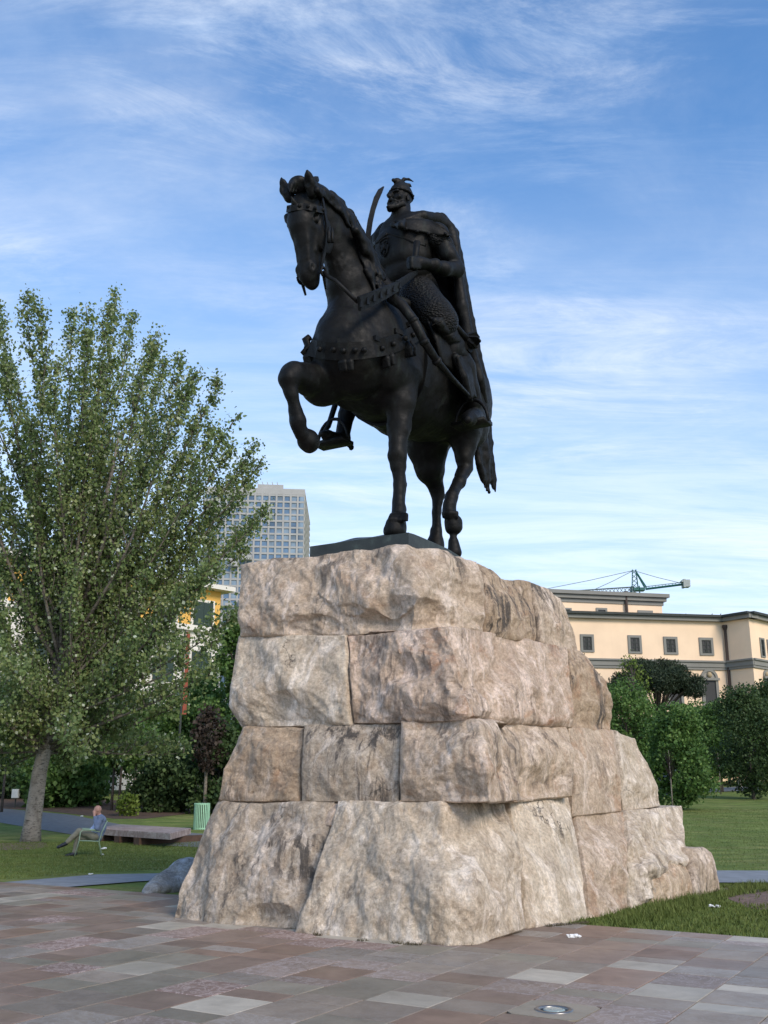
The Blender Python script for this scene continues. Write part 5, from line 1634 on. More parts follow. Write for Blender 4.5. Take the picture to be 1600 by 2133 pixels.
def fbox(mb, fr, s0, s1, z0, z1, d0, d1):
    """box on a facade: along s, up z, from depth d0 to d1 in front of it"""
    a, t, n = fr
    vs = []
    for z in (z0, z1):
        for s, d in ((s0, d0), (s1, d0), (s1, d1), (s0, d1)):
            q = a + t * s + n * d; vs.append((q[0], q[1], z))
    f = [(0, 1, 2, 3), (7, 6, 5, 4), (0, 4, 5, 1), (1, 5, 6, 2), (2, 6, 7, 3), (3, 7, 4, 0)]
    c = np.mean(vs, 0); q = [np.array(vs[k]) for k in f[0]]
    if np.cross(q[1] - q[0], q[2] - q[0]) @ (q[0] - c) < 0: f = [x[::-1] for x in f]
    return mb.add(vs, f)


def plaster(name, col, streak=0.25):
    m, N, L, B = new_mat(name)
    v = coords(N, L)
    n = noise(N, L, v, 0.35, 6, 0.6); st = noise(N, L, coords(N, L, (1.2, 1.2, 0.12)), 0.8, 6, 0.65)
    r = ramp(N, [(0.3, tuple(c * 0.92 for c in col)), (0.7, tuple(min(1, c * 1.06) for c in col))]); L.new(n, r.inputs[0])
    c = mixc(N, L, rng(N, L, st, 0.50, 0.75, 0, streak), r.outputs[0], tuple(c * 0.62 for c in col))
    L.new(c, B.inputs['Base Color']); B.inputs['Roughness'].default_value = 0.9
    bump(N, L, B, noise(N, L, v, 6, 4), 0.15, 0.02)
    return m


def glass(name, col, rough=0.15):
    m, N, L, B = new_mat(name)
    n = noise(N, L, coords(N, L), 0.22, 3)
    r = ramp(N, [(0.35, tuple(c * 0.7 for c in col)), (0.65, tuple(c * 1.4 for c in col))]); L.new(n, r.inputs[0])
    L.new(r.outputs[0], B.inputs['Base Color']); B.inputs['Roughness'].default_value = rough
    return m


MATS['cream'] = plaster('cream_plaster', (0.87, 0.655, 0.45), 0.10)
MATS['greystone'] = plaster('grey_stone_trim', (0.23, 0.225, 0.20), 0.25)
MATS['darkpane'] = glass('dark_pane', (0.012, 0.013, 0.014), 0.45)
MATS['shutter'] = plain('grey_green_shutter', (0.028, 0.034, 0.03), 0.7, 0, 0.2, 3)


def cream_building():
    Y0 = 100.0
    p0 = at_y(1020, 1400, Y0 - 1.0); p1 = at_y(1514, 1400, Y0 + 3.2); p2 = at_y(1570, 1400, Y0 + 0.6); p3 = at_y(1760, 1400, Y0 + 16)
    b = empty('cream_building', (0, 0, 0))
    tag(b, 'long cream plastered building with grey window surrounds and a set-back top storey', 'building')
    A = face_frame(p0, p1); C = face_frame(p1, p2); D = face_frame(p2, p3)
    LA = np.linalg.norm((p1 - p0)[:2]); LC = np.linalg.norm((p2 - p1)[:2]); LDd = np.linalg.norm((p3 - p2)[:2])
    zr = on_face(A, 1500, 1296)[1]; zb0 = on_face(A, 1500, 1396)[1]; zb1 = on_face(A, 1500, 1381)[1]
    # walls with real openings would never show their depth here: panes sit back between proud surrounds
    mb = MB()
    back = np.array([0, 26.0, 0])
    poly = [p0, p1, p2, p3, p3 + back, p0 + back]
    mb.prism([(q[0], q[1]) for q in poly], 0.0, zr)
    mb.build('wall', MATS['cream'], b)
    # upper storey
    Uf = face_frame(at_y(1100, 1300, Y0 + 6), at_y(1386, 1300, Y0 + 9.5))
    su = on_face(Uf, 1381, 1290)[0]; zt = on_face(Uf, 1360, 1261)[1]; ztop = on_face(Uf, 1360, 1238)[1]
    mb = MB(); fbox(mb, Uf, 0, su, zr - 0.5, zt, -14, 0); mb.build('top_storey', MATS['cream'], b)
    for i in range(3):
        mb = MB(); h = (ztop - zt) / 3
        fbox(mb, Uf, -0.2, su + 0.15 + 0.25 * i, zt + h * i, zt + h * (i + 1) - 0.02, -14.3, 0.12 + 0.28 * i); mb.build('cornice', MATS['greystone'], b)
    # eaves along the main roof
    for fr, ln, e0, e1 in ((A, LA, 0, 0.0), (C, LC, 0.0, 0.45), (D, LDd, -0.3, 0)):
        mb = MB(); fbox(mb, fr, e0, ln + e1, zr + 0.0, zr + 0.38, -1.0, 0.5); mb.build('eaves', MATS['greystone'], b)
        mb = MB(); fbox(mb, fr, e0, ln + e1, zr + 0.383, zr + 0.62, -1.2, 0.8); mb.build('gutter', MATS['shutter'], b)
        mb = MB(); fbox(mb, fr, e0 * 0.5, ln + e1 * 0.5, zb0 + 0.25, zb1, -0.1, 0.25); fbox(mb, fr, e0 * 0.6, ln + e1 * 0.6, zb1 + 0.003, zb1 + 0.18, -0.1, 0.40); fbox(mb, fr, e0 * 0.4, ln + e1 * 0.4, zb0, zb0 + 0.247, -0.1, 0.16); mb.build('string_course', MATS['greystone'], b)
    # roofs: low slopes behind the eaves
    mb = MB()
    rv = [tuple(q[:2]) for q in poly]; c = np.mean([q[:2] for q in poly], 0)
    mb.prism([(q[0] * 0.96 + c[0] * 0.04, q[1] * 0.96 + c[1] * 0.04) for q in rv], zr + 0.3, zr + 0.7); mb.build('roof', plain('roof_grey', (0.10, 0.10, 0.10), 0.9), b)

    def window(fr, x0, y0, x1, y1, leaves=2, open_dark=False, sill=True):
        s0, z1 = on_face(fr, x0, y0); s1, _ = on_face(fr, x1, y0); _, z0 = on_face(fr, x0, y1)
        fw_ = (s1 - s0) * 0.17
        w = MB()
        fbox(w, fr, s0, s0 + fw_, z0, z1, 0.003, 0.12); fbox(w, fr, s1 - fw_, s1, z0, z1, 0.003, 0.12)
        fbox(w, fr, s0 + fw_, s1 - fw_, z1 - fw_, z1, 0.003, 0.118); fbox(w, fr, s0 + fw_, s1 - fw_, z0, z0 + fw_ * 0.8, 0.003, 0.118)
        o = w.build('window', MATS['greystone'], b)
        w = MB(); fbox(w, fr, s0 + fw_, s1 - fw_, z0 + fw_ * 0.8, z1 - fw_, 0.004, 0.02); w.build('pane', MATS['darkpane'], o)
        iw = (s1 - s0 - 2 * fw_)
        if not open_dark:
            for k in range(leaves):
                a_ = s0 + fw_ + iw * k / leaves + 0.03; e_ = s0 + fw_ + iw * (k + 1) / leaves - 0.03
                w = MB()
                zz0, zz1 = z0 + fw_ * 0.8 + 0.03, z1 - fw_ - 0.03
                t_ = (e_ - a_) * 0.2
                fbox(w, fr, a_, a_ + t_, zz0, zz1, 0.03, 0.07); fbox(w, fr, e_ - t_, e_, zz0, zz1, 0.03, 0.07)
                for q in range(4):
                    zc_ = zz0 + (zz1 - zz0) * q / 3; fbox(w, fr, a_ + t_, e_ - t_, max(zz0, zc_ - 0.06), min(zz1, zc_ + 0.06), 0.03, 0.068)
                w.build('casement', MATS['shutter'], o)
        return o
    for x0, y0, x1, y1 in ((1208, 1321, 1236, 1358), (1307, 1323, 1335, 1361), (1381, 1326, 1410, 1363), (1455, 1328, 1484, 1365), (1110, 1317, 1137, 1354)):
        window(A, x0, y0, x1, y1)
    for x0, y0, x1, y1, d in ((1172, 1266, 1190, 1284, 0), (1241, 1266, 1264, 1285, 1), (1328, 1271, 1359, 1288, 0)):
        window(Uf, x0, y0, x1, y1, 1, bool(d))
    for x0, y0, x1, y1 in ((1581, 1328, 1590, 1368), (1596, 1332, 1606, 1372)):
        window(D, x0, y0, x1, y1)
    # arched windows of the floor below
    for fr, xa, xb, yt, yb in ((A, 1458, 1493, 1393, 1475), (A, 1385, 1419, 1390, 1472), (A, 1310, 1343, 1387, 1470), (D, 1588, 1600, 1395, 1480)):
        s0, z1 = on_face(fr, xa, yt); s1 = on_face(fr, xb, yt)[0]; z0 = on_face(fr, xa, yb)[1]
        R_ = (s1 - s0) / 2; cx = (s0 + s1) / 2; zc_ = z1 - R_
        w = MB()
        fbox(w, fr, s0, s0 + R_ * 0.32, z0, zc_, 0.003, 0.15); fbox(w, fr, s1 - R_ * 0.32, s1, z0, zc_, 0.003, 0.15); fbox(w, fr, s0 - 0.1, s1 + 0.1, zc_ - 0.25, zc_, 0.15, 0.3)
        a, t, n = fr
        prev = None; vs = []; fs = []
        N_ = 14
        for i in range(N_ + 1):
            q = math.pi * i / N_
            for rr_ in (R_, R_ * 0.72):
                for d in (0.003, 0.15):
                    p = a + t * (cx + rr_ * math.cos(q)) + n * d; vs.append((p[0], p[1], zc_ + rr_ * math.sin(q)))
        for i in range(N_):
            o_ = i * 4; e_ = o_ + 4
            fs += [(o_ + 1, e_ + 1, e_ + 3, o_ + 3), (o_, o_ + 1, e_ + 1, e_), (o_ + 3, e_ + 3, e_ + 2, o_ + 2)]
        w.add(vs, fs)
        o = w.build('arched_window', MATS['greystone'], b)
        w = MB(); fbox(w, fr, s0 + R_ * 0.32, s1 - R_ * 0.32, z0, zc_ - 0.25, 0.004, 0.03); w.build('pane', MATS['darkpane'], o)
        # tympanum with a carved boss
        vs = [tuple((a + t * cx + n * 0.03)[:2]) + (zc_,)]; fs = []
        for i in range(N_ + 1):
            q = math.pi * i / N_; p = a + t * (cx + R_ * 0.74 * math.cos(q)) + n * 0.03; vs.append((p[0], p[1], zc_ + R_ * 0.74 * math.sin(q)))
        fs = [(0, i + 1, i + 2) for i in range(N_)]
        link_mesh('tympanum', vs, fs, plaster('tympanum_stone', (0.32, 0.30, 0.26)), o, False)
        w = MB(); p = a + t * cx + n * 0.1; w.lathe([(0.02, -0.3), (0.22, -0.2), (0.27, 0), (0.2, 0.22), (0.02, 0.3)], (p[0], p[1], zc_ + R_ * 0.34), 10); w.build('carved_head', plaster('head_stone', (0.42, 0.33, 0.2)), o, True)
    # downpipes
    br = plain('downpipe_brown', (0.05, 0.03, 0.022), 0.6)
    s_, z1 = on_face(A, 1513, 1306); a, t, n = A
    for fr, px, yt, yb in ((A, 1507, 1308, 1480), (Uf, 1301, 1238, 1284)):
        s_, z1 = on_face(fr, px, yt); z0 = max(0.0, on_face(fr, px, yb)[1]); a, t, n = fr
        p = a + t * s_ + n * 0.30
        w = MB(); w.tube([(p[0], p[1], z0), (p[0], p[1], z1)], 0.16, 8); w.lathe([(0.17, -0.3), (0.28, 0.0), (0.28, 0.25)], (p[0], p[1], z1), 8); w.build('downpipe', br, b)
    # small roof plant and aerials
    for px, py, h_ in ((1395, 1283, 1.0), (1445, 1286, 0.5)):
        P = at_y(px, py, Y0 + 10); w = MB(); w.box((P[0], P[1], zr + 0.7 + h_ / 2), (2.4, 1.5, h_)); w.build('roof_unit', plain('roof_unit_grey', (0.5, 0.5, 0.48), 0.7), b)
    for px in (1208, 1263, 1372, 1420, 1475, 1493, 1553):
        P = at_y(px, 1288, Y0 + 6); w = MB(); w.tube([(P[0], P[1], zr + 0.5), (P[0] + 0.5, P[1], zr + 1.35)], 0.045, 5); w.tube([(P[0] + 0.1, P[1], zr + 1.1), (P[0] + 0.9, P[1], zr + 1.0)], 0.03, 4); w.build('aerial', MATS['shutter'], b)


cream_building()


def tower():
    Y = 290.0
    pL = at_y(424, 1100, Y); pR = at_y(634, 1100, Y + 3); pB = at_y(646, 1100, Y + 42)
    fr = face_frame(pL, pR); fs_ = face_frame(pR, pB)
    b = empty('office_tower', (0, 0, 0)); tag(b, 'tall pale office tower with a square grid of blue windows', 'building')
    W = np.linalg.norm((pR - pL)[:2]); D = np.linalg.norm((pB - pR)[:2])
    top = on_face(fr, 630, 1019)[1]
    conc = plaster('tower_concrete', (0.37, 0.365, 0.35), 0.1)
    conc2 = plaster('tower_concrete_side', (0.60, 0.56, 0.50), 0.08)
    gls = [glass('tower_glass', (0.095, 0.16, 0.25), 0.25), glass('tower_glass_pale', (0.17, 0.23, 0.29), 0.25)]
    cx, cz = 14.9, 13.45
    s_of = lambda px: on_face(fr, px, 1100)[0]
    z_of = lambda py: on_face(fr, 560, py)[1]
    pitch = (s_of(634) - s_of(424)) / 14.0
    rowh = (z_of(1020) - z_of(1155)) / 10.0
    mb = MB(); fbox(mb, fr, 0.3, W - 0.3, 0, top - 0.4, -D + 0.5, -0.9); mb.build('core', gls[0], b)
    mb = MB(); fbox(mb, fr, 0, W, top - rowh * 0.9, top, -D, 0.0); mb.build('parapet', conc, b)
    mb = MB(); fbox(mb, fr, W * 0.52, W * 0.78, top + 0.003, top + 1.3, -D * 0.7, -0.4); mb.build('plant_room', conc, b)
    for i in range(5):
        p = fr[0] + fr[1] * (W * (0.53 + 0.05 * i)) - fr[2] * 2
        mb = MB(); mb.tube([(p[0], p[1], top + 1.0), (p[0] - 0.5, p[1], top + 2.6)], 0.12, 5); mb.build('mast', conc, b)
    rn = random.Random(3)
    rows = 24
    for i in range(15):
        mb = MB(); s = i * pitch; s0, s1 = max(0, s - pitch * 0.13), min(W, s + pitch * 0.13); fbox(mb, fr, s0, s1, 0, top - rowh * 0.9 - 0.003, -0.95, 0.0); mb.build('pier', conc, b)
    zt = top - rowh * 0.9
    for j in range(rows + 1):
        z = zt - j * rowh
        mb = MB(); fbox(mb, fr, 0.02, W - 0.02, z - rowh * 0.28, z - 0.002, -0.95, -0.05); mb.build('spandrel', conc, b)
    # panes
    me = {}
    for k in (0, 1):
        mb = MB(); fbox(mb, (np.zeros(3), fr[1], fr[2]), pitch * 0.13, pitch * 0.87, -rowh, -rowh * 0.28, -0.50, -0.30)
        m = bpy.data.meshes.new('window'); m.from_pydata(mb.v, [], mb.f); m.materials.append(gls[k]); me[k] = m
        mb = MB()
        fbox(mb, (np.zeros(3), fr[1], fr[2]), pitch * 0.47, pitch * 0.53, -rowh, -rowh * 0.28, -0.30, -0.2)
        m = bpy.data.meshes.new('mullion'); m.from_pydata(mb.v, [], mb.f); m.materials.append(conc); me['m'] = m
    for j in range(21):
        for i in range(14):
            p = fr[0] + fr[1] * (i * pitch) + np.array([0, 0, zt - j * rowh])
            o = bpy.data.objects.new('window', me[0 if rn.random() < 0.62 else 1]); COL.objects.link(o); o.parent = b; o.location = tuple(p)
    # the side that shows as a sliver
    mb = MB(); fbox(mb, fs_, 0.05, D, 0, top - 0.05, -1.5, -0.3); mb.build('side_glass', gls[1], b)
    for j in range(rows + 1):
        z = top - rowh * 0.9 * 0.5 - j * rowh
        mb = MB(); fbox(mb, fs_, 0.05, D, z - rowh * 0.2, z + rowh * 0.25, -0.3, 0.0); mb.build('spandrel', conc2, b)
    # projecting and recessed boxes low on the tower
    for px, py, w_, h_ in ((505, 1158, 20, 10), (482, 1170, 14, 12), (498, 1250, 12, 14), (470, 1258, 14, 6)):
        s0, z0 = on_face(fr, px, py); s1 = on_face(fr, px + w_, py)[0]; z1 = on_face(fr, px, py + h_)[1]
        mb = MB(); fbox(mb, fr, s0, s1, z1, z0, 0.004, 2.2); mb.build('bay', conc, b)


tower()


def yellow_building():
    p0 = at_y(-260, 1200, 58); p1 = at_y(462, 1200, 76)
    fr = face_frame(p0, p1); W = np.linalg.norm((p1 - p0)[:2])
    b = empty('yellow_building', (0, 0, 0)); tag(b, 'yellow building with white trim and dark shutters behind the big poplar', 'building')
    yel = plaster('yellow_plaster', (0.72, 0.42, 0.10), 0.12); wh = plaster('white_plaster', (0.72, 0.68, 0.60), 0.15)
    top = on_face(fr, 414, 1226)[1]; zc_ = on_face(fr, 414, 1300)[1] + 0.6; zm = on_face(fr, 414, 1312)[1]
    mb = MB(); fbox(mb, fr, 0, W, zm, top, -14, 0); mb.build('wall', yel, b)
    mb = MB(); fbox(mb, fr, 0.05, W - 0.05, 0, zm - 0.003, -14, 0.05); mb.build('lower_wall', wh, b)
    tile = plain('brown_roof', (0.12, 0.07, 0.045), 0.9, 0, 0.3, 4)
    mb = MB(); fbox(mb, fr, -0.5, W + 0.7, top + 0.003, top + 0.35, -14.6, 0.9); mb.build('eaves', wh, b)
    mb = MB(); a, t, n = fr
    vs = []
    for s, d, z in ((-0.5, 0.9, top + 0.36), (W + 0.7, 0.9, top + 0.36), (W + 0.7, -14.6, top + 0.36), (-0.5, -14.6, top + 0.36), (5, -7, top + 2.2), (W - 5, -7, top + 2.2)):
        q = a + t * s + n * d; vs.append((q[0], q[1], z))
    mb.add(vs, [(0, 1, 5, 4), (1, 2, 5), (2, 3, 4, 5), (3, 0, 4), (3, 2, 1, 0)]); mb.build('roof', tile, b)
    mb = MB(); fbox(mb, fr, -0.1, W + 0.1, zm - 0.15, zm + 0.25, 0.06, 0.4); mb.build('string_course', wh, b)
    gsh = plain('dark_green_shutter', (0.02, 0.04, 0.03), 0.6)
    s_first = on_face(fr, 401, 1285)[0]; s_pitch = on_face(fr, 401, 1285)[0] - on_face(fr, 323, 1275)[0]
    for row, (za, zb) in enumerate(((top - 1.0, top - 3.0), (zm - 1.6, zm - 4.0), (zm - 5.6, zm - 8.2))):
        for k in range(8):
            s0 = s_first - s_pitch * k
            if s0 < 0.5: break
            w = MB(); fbox(w, fr, s0 - 0.2, s0 + 1.9, zb - 0.2, za + 0.2, 0.055, 0.14); o = w.build('window', wh, b)
            w = MB(); fbox(w, fr, s0, s0 + 1.7, zb, za, 0.145, 0.17); w.build('pane', MATS['darkpane'], o)
            for q in (0, 1):
                w = MB(); fbox(w, fr, s0 + q * 0.86, s0 + 0.84 + q * 0.86, zb + 0.02, za - 0.02, 0.172, 0.22)
                if row < 2: w.build('shutter', gsh, o)
                else: w.build('shutter', gsh, o)
    # red banner that hangs by its corner
    P = at_y(379, 1440, 52); P2 = at_y(379, 1312, 52)
    q = empty('red_banner_post', (P[0], P[1], zg(P[0], P[1]))); tag(q, 'tall dull red banner on a post before the yellow building', 'banner')
    g0 = zg(P[0], P[1]); hgt = P2[2] - g0
    mb = MB(); mb.tube([(0, 0, 0), (0, 0, hgt)], 0.06, 6); mb.build('post', MATS['shutter'], q)
    mb = MB(); mb.box((0.18, 0, hgt - 2.2), (0.20, 0.03, 4.2)); mb.build('banner', plain('banner_red', (0.30, 0.075, 0.04), 0.8, 0, 0.3, 2), q)


yellow_building()


def crane():
    Y = 190.0
    C = lambda x, y, dy=0: at_y(x, y, Y + dy)
    base = C(1328, 1240); g0 = 0.0
    q = empty('tower_crane', (0, 0, 0)); tag(q, 'green tower crane rising behind the cream building', 'crane')
    grn = plain('crane_green', (0.015, 0.10, 0.085), 0.5, 0.1); gry = plain('crane_grey', (0.20, 0.24, 0.25), 0.5, 0.2); cw = plain('counterweight_concrete', (0.35, 0.38, 0.36), 0.8)

    def lattice(name, A, B, w, r, mat, seg, taper=1.0):
        A, B = np.asarray(A, float), np.asarray(B, float); t = unit(B - A); s1 = unit(np.cross(t, (0.2, 1, 0.1))); s2 = np.cross(t, s1)
        mb = MB(); pr = None
        for i in range(seg + 1):
            f = i / seg; c = A + (B - A) * f; ww = w * (1 + (taper - 1) * f)
            cur = [c + s1 * ww + s2 * ww, c - s1 * ww + s2 * ww, c - s1 * ww - s2 * ww, c + s1 * ww - s2 * ww]
            if pr is not None:
                for k in range(4):
                    mb.tube([pr[k], cur[k]], r * 0.75, 4, False); mb.tube([pr[k], cur[(k + 1) % 4]], r * 0.5, 4, False)
            pr = cur
        return mb.build(name, mat, q)
    mtop = C(1324, 1230)
    lattice('mast', (mtop[0], mtop[1], g0), (mtop[0], mtop[1], C(1326, 1222)[2]), 0.75, 0.10, grn, 22)
    lattice('tower_head', C(1323, 1224), C(1321, 1187), 0.55, 0.11, grn, 4, 0.6)
    mb = MB(); mb.tube([C(1324, 1190), C(1343, 1224)], 0.16, 5); mb.tube([C(1326, 1192), C(1347, 1224)], 0.13, 5)
    for f in np.linspace(0.1, 0.9, 6):
        a = C(1324, 1190) * (1 - f) + C(1343, 1224) * f; e = C(1326, 1192) * (1 - f) + C(1347, 1224) * f; mb.tube([a, e], 0.07, 4)
    mb.build('rear_strut', grn, q)
    mb = MB(); p = C(1330, 1228); mb.box(p, (2.2, 1.6, 0.55)); mb.build('slewing_platform', grn, q)
    mb = MB(); p = C(1318, 1231); mb.box(p, (0.9, 1.0, 1.1)); mb.build('cab', gry, q)
    lattice('jib', C(1322, 1228), C(1120, 1240, 4), 0.50, 0.11, gry, 26, 0.8)
    mb = MB(); mb.tube([C(1345, 1227), C(1425, 1217, -2)], 0.22, 6); mb.tube([C(1345, 1222), C(1420, 1213, -2)], 0.06, 4)
    for f in np.linspace(0, 1, 12):
        a = C(1345, 1227) * (1 - f) + C(1425, 1217, -2) * f; e = C(1345, 1222) * (1 - f) + C(1420, 1213, -2) * f; mb.tube([a, e], 0.045, 4)
    mb.build('counter_jib', grn, q)
    for i in range(3):
        p = C(1424 + i * 4.6, 1216, -2); mb = MB(); mb.box(p, (0.40, 1.6, 1.35 + 0.2 * (i == 0))); mb.build('counterweight', cw, q)
    mb = MB(); p = C(1427, 1213, -2); mb.box((p[0], p[1] - 0.05, p[2] + 0.1), (1.6, 1.4, 0.3)); mb.build('counterweight_cover', cw, q)
    for A, B in (((1321, 1188), (1136, 1227)), ((1320, 1188), (1236, 1229)), ((1322, 1189), (1416, 1214))):
        mb = MB(); a, e = C(*A), C(*B); m = (a + e) / 2 - np.array([0, 0, 0.12]); mb.tube([a, m, e], 0.055, 4); mb.build('tie_bar', gry, q)


crane()

# ------------------------------------------------------------------ trees and shrubs
def leaf_mat(name, stops, rough=0.55, trans=0.25):
    m, N, L, B = new_mat(name)
    at = N.new('ShaderNodeAttribute'); at.attribute_name = 'tone'
    r = ramp(N, stops); L.new(at.outputs['Fac'], r.inputs[0])
    L.new(r.outputs[0], B.inputs['Base Color']); B.inputs['Roughness'].default_value = rough
    B.inputs['Specular IOR Level'].default_value = 0.25
    tr = N.new('ShaderNodeBsdfTranslucent'); L.new(r.outputs[0], tr.inputs['Color'])
    mx = N.new('ShaderNodeMixShader'); mx.inputs[0].default_value = trans
    L.new(B.outputs[0], mx.inputs[1]); L.new(tr.outputs[0], mx.inputs[2])
    L.new(mx.outputs[0], N['Material Output'].inputs[0])
    return m


def bark_mat(name, a, b, scl=3.0):
    m, N, L, B = new_mat(name)
    v = coords(N, L, (1, 1, 0.5))
    n = noise(N, L, v, scl, 8, 0.65, 0.5); n2 = noise(N, L, coords(N, L, (1, 1, 3.0)), scl * 2.2, 6, 0.65, 1.0)
    r = ramp(N, [(0.35, a), (0.65, b)]); L.new(n, r.inputs[0])
    c = mixc(N, L, rng(N, L, n2, 0.52, 0.62, 0, 0.9), r.outputs[0], tuple(x * 0.35 for x in a))
    L.new(c, B.inputs['Base Color']); B.inputs['Roughness'].default_value = 0.9
    bump(N, L, B, n2, 0.8, 0.04)
    return m


MATS['poplar_leaf'] = leaf_mat('poplar_leaves', [(0.0, (0.09, 0.14, 0.048)), (0.45, (0.185, 0.255, 0.09)), (0.78, (0.275, 0.305, 0.115)), (1.0, (0.52, 0.57, 0.42))], 0.55, 0.35)
MATS['green_leaf'] = leaf_mat('fresh_green_leaves', [(0.0, (0.045, 0.092, 0.022)), (0.5, (0.088, 0.168, 0.04)), (1.0, (0.175, 0.27, 0.07))])
MATS['dark_leaf'] = leaf_mat('dark_leaves', [(0.0, (0.026, 0.052, 0.018)), (0.5, (0.052, 0.090, 0.030)), (1.0, (0.092, 0.14, 0.048))])
MATS['lime_leaf'] = leaf_mat('lime_leaves', [(0.0, (0.07, 0.12, 0.015)), (0.5, (0.13, 0.19, 0.03)), (1.0, (0.22, 0.27, 0.06))])
MATS['pine_leaf'] = leaf_mat('pine_needles', [(0.0, (0.024, 0.038, 0.02)), (0.5, (0.042, 0.062, 0.032)), (1.0, (0.07, 0.092, 0.046))])
MATS['brown_leaf'] = leaf_mat('brownish_twigs', [(0.0, (0.03, 0.022, 0.018)), (1.0, (0.075, 0.055, 0.042))])
MATS['poplar_bark'] = bark_mat('poplar_bark', (0.20, 0.17, 0.135), (0.36, 0.325, 0.275))
MATS['limb_bark'] = bark_mat('poplar_limb_bark', (0.10, 0.085, 0.065), (0.20, 0.175, 0.14))
MATS['bark'] = bark_mat('grey_brown_bark', (0.055, 0.045, 0.035), (0.12, 0.10, 0.08))
MATS['pale_bark'] = bark_mat('pale_bark', (0.16, 0.14, 0.11), (0.26, 0.23, 0.19))


def leaves_mesh(P, size, seed, droop=0.3, aspect=0.8, facing=None):
    """one diamond leaf (two folded triangles) at every point"""
    rn = np.random.RandomState(seed); n = len(P)
    a = rn.normal(size=(n, 3)); a[:, 2] -= droop; a /= np.linalg.norm(a, axis=1, keepdims=True)
    b = rn.normal(size=(n, 3)); b -= a * (a * b).sum(1, keepdims=True); b /= np.linalg.norm(b, axis=1, keepdims=True)
    c = np.cross(a, b)
    s = (size * rn.uniform(0.5, 1.55, n))[:, None]
    p0 = P; p1 = P + a * s * 0.45 + b * s * 0.5 * aspect + c * s * 0.10; p2 = P + a * s; p3 = P + a * s * 0.45 - b * s * 0.5 * aspect + c * s * 0.10
    V = np.stack([p0, p1, p2, p3], 1).reshape(-1, 3)
    i = np.arange(n) * 4
    F = np.concatenate([np.stack([i, i + 1, i + 2], 1), np.stack([i, i + 2, i + 3], 1)])
    return V, F


def leaf_object(name, P, tone, size, mat, parent, seed=0, droop=0.3, aspect=0.8):
    V, F = leaves_mesh(np.asarray(P, float), size, seed, droop, aspect)
    me = bpy.data.meshes.new(name)
    me.vertices.add(len(V)); me.vertices.foreach_set('co', V.astype(np.float32).ravel())
    me.loops.add(F.size); me.loops.foreach_set('vertex_index', F.astype(np.int32).ravel())
    me.polygons.add(len(F)); me.polygons.foreach_set('loop_start', np.arange(0, F.size, 3, dtype=np.int32)); me.polygons.foreach_set('loop_total', np.full(len(F), 3, dtype=np.int32))
    me.update(calc_edges=True)
    at = me.attributes.new('tone', 'FLOAT', 'POINT'); at.data.foreach_set('value', np.repeat(np.asarray(tone, np.float32), 4))
    me.materials.append(mat)
    o = bpy.data.objects.new(name, me); COL.objects.link(o); o.parent = parent
    return o


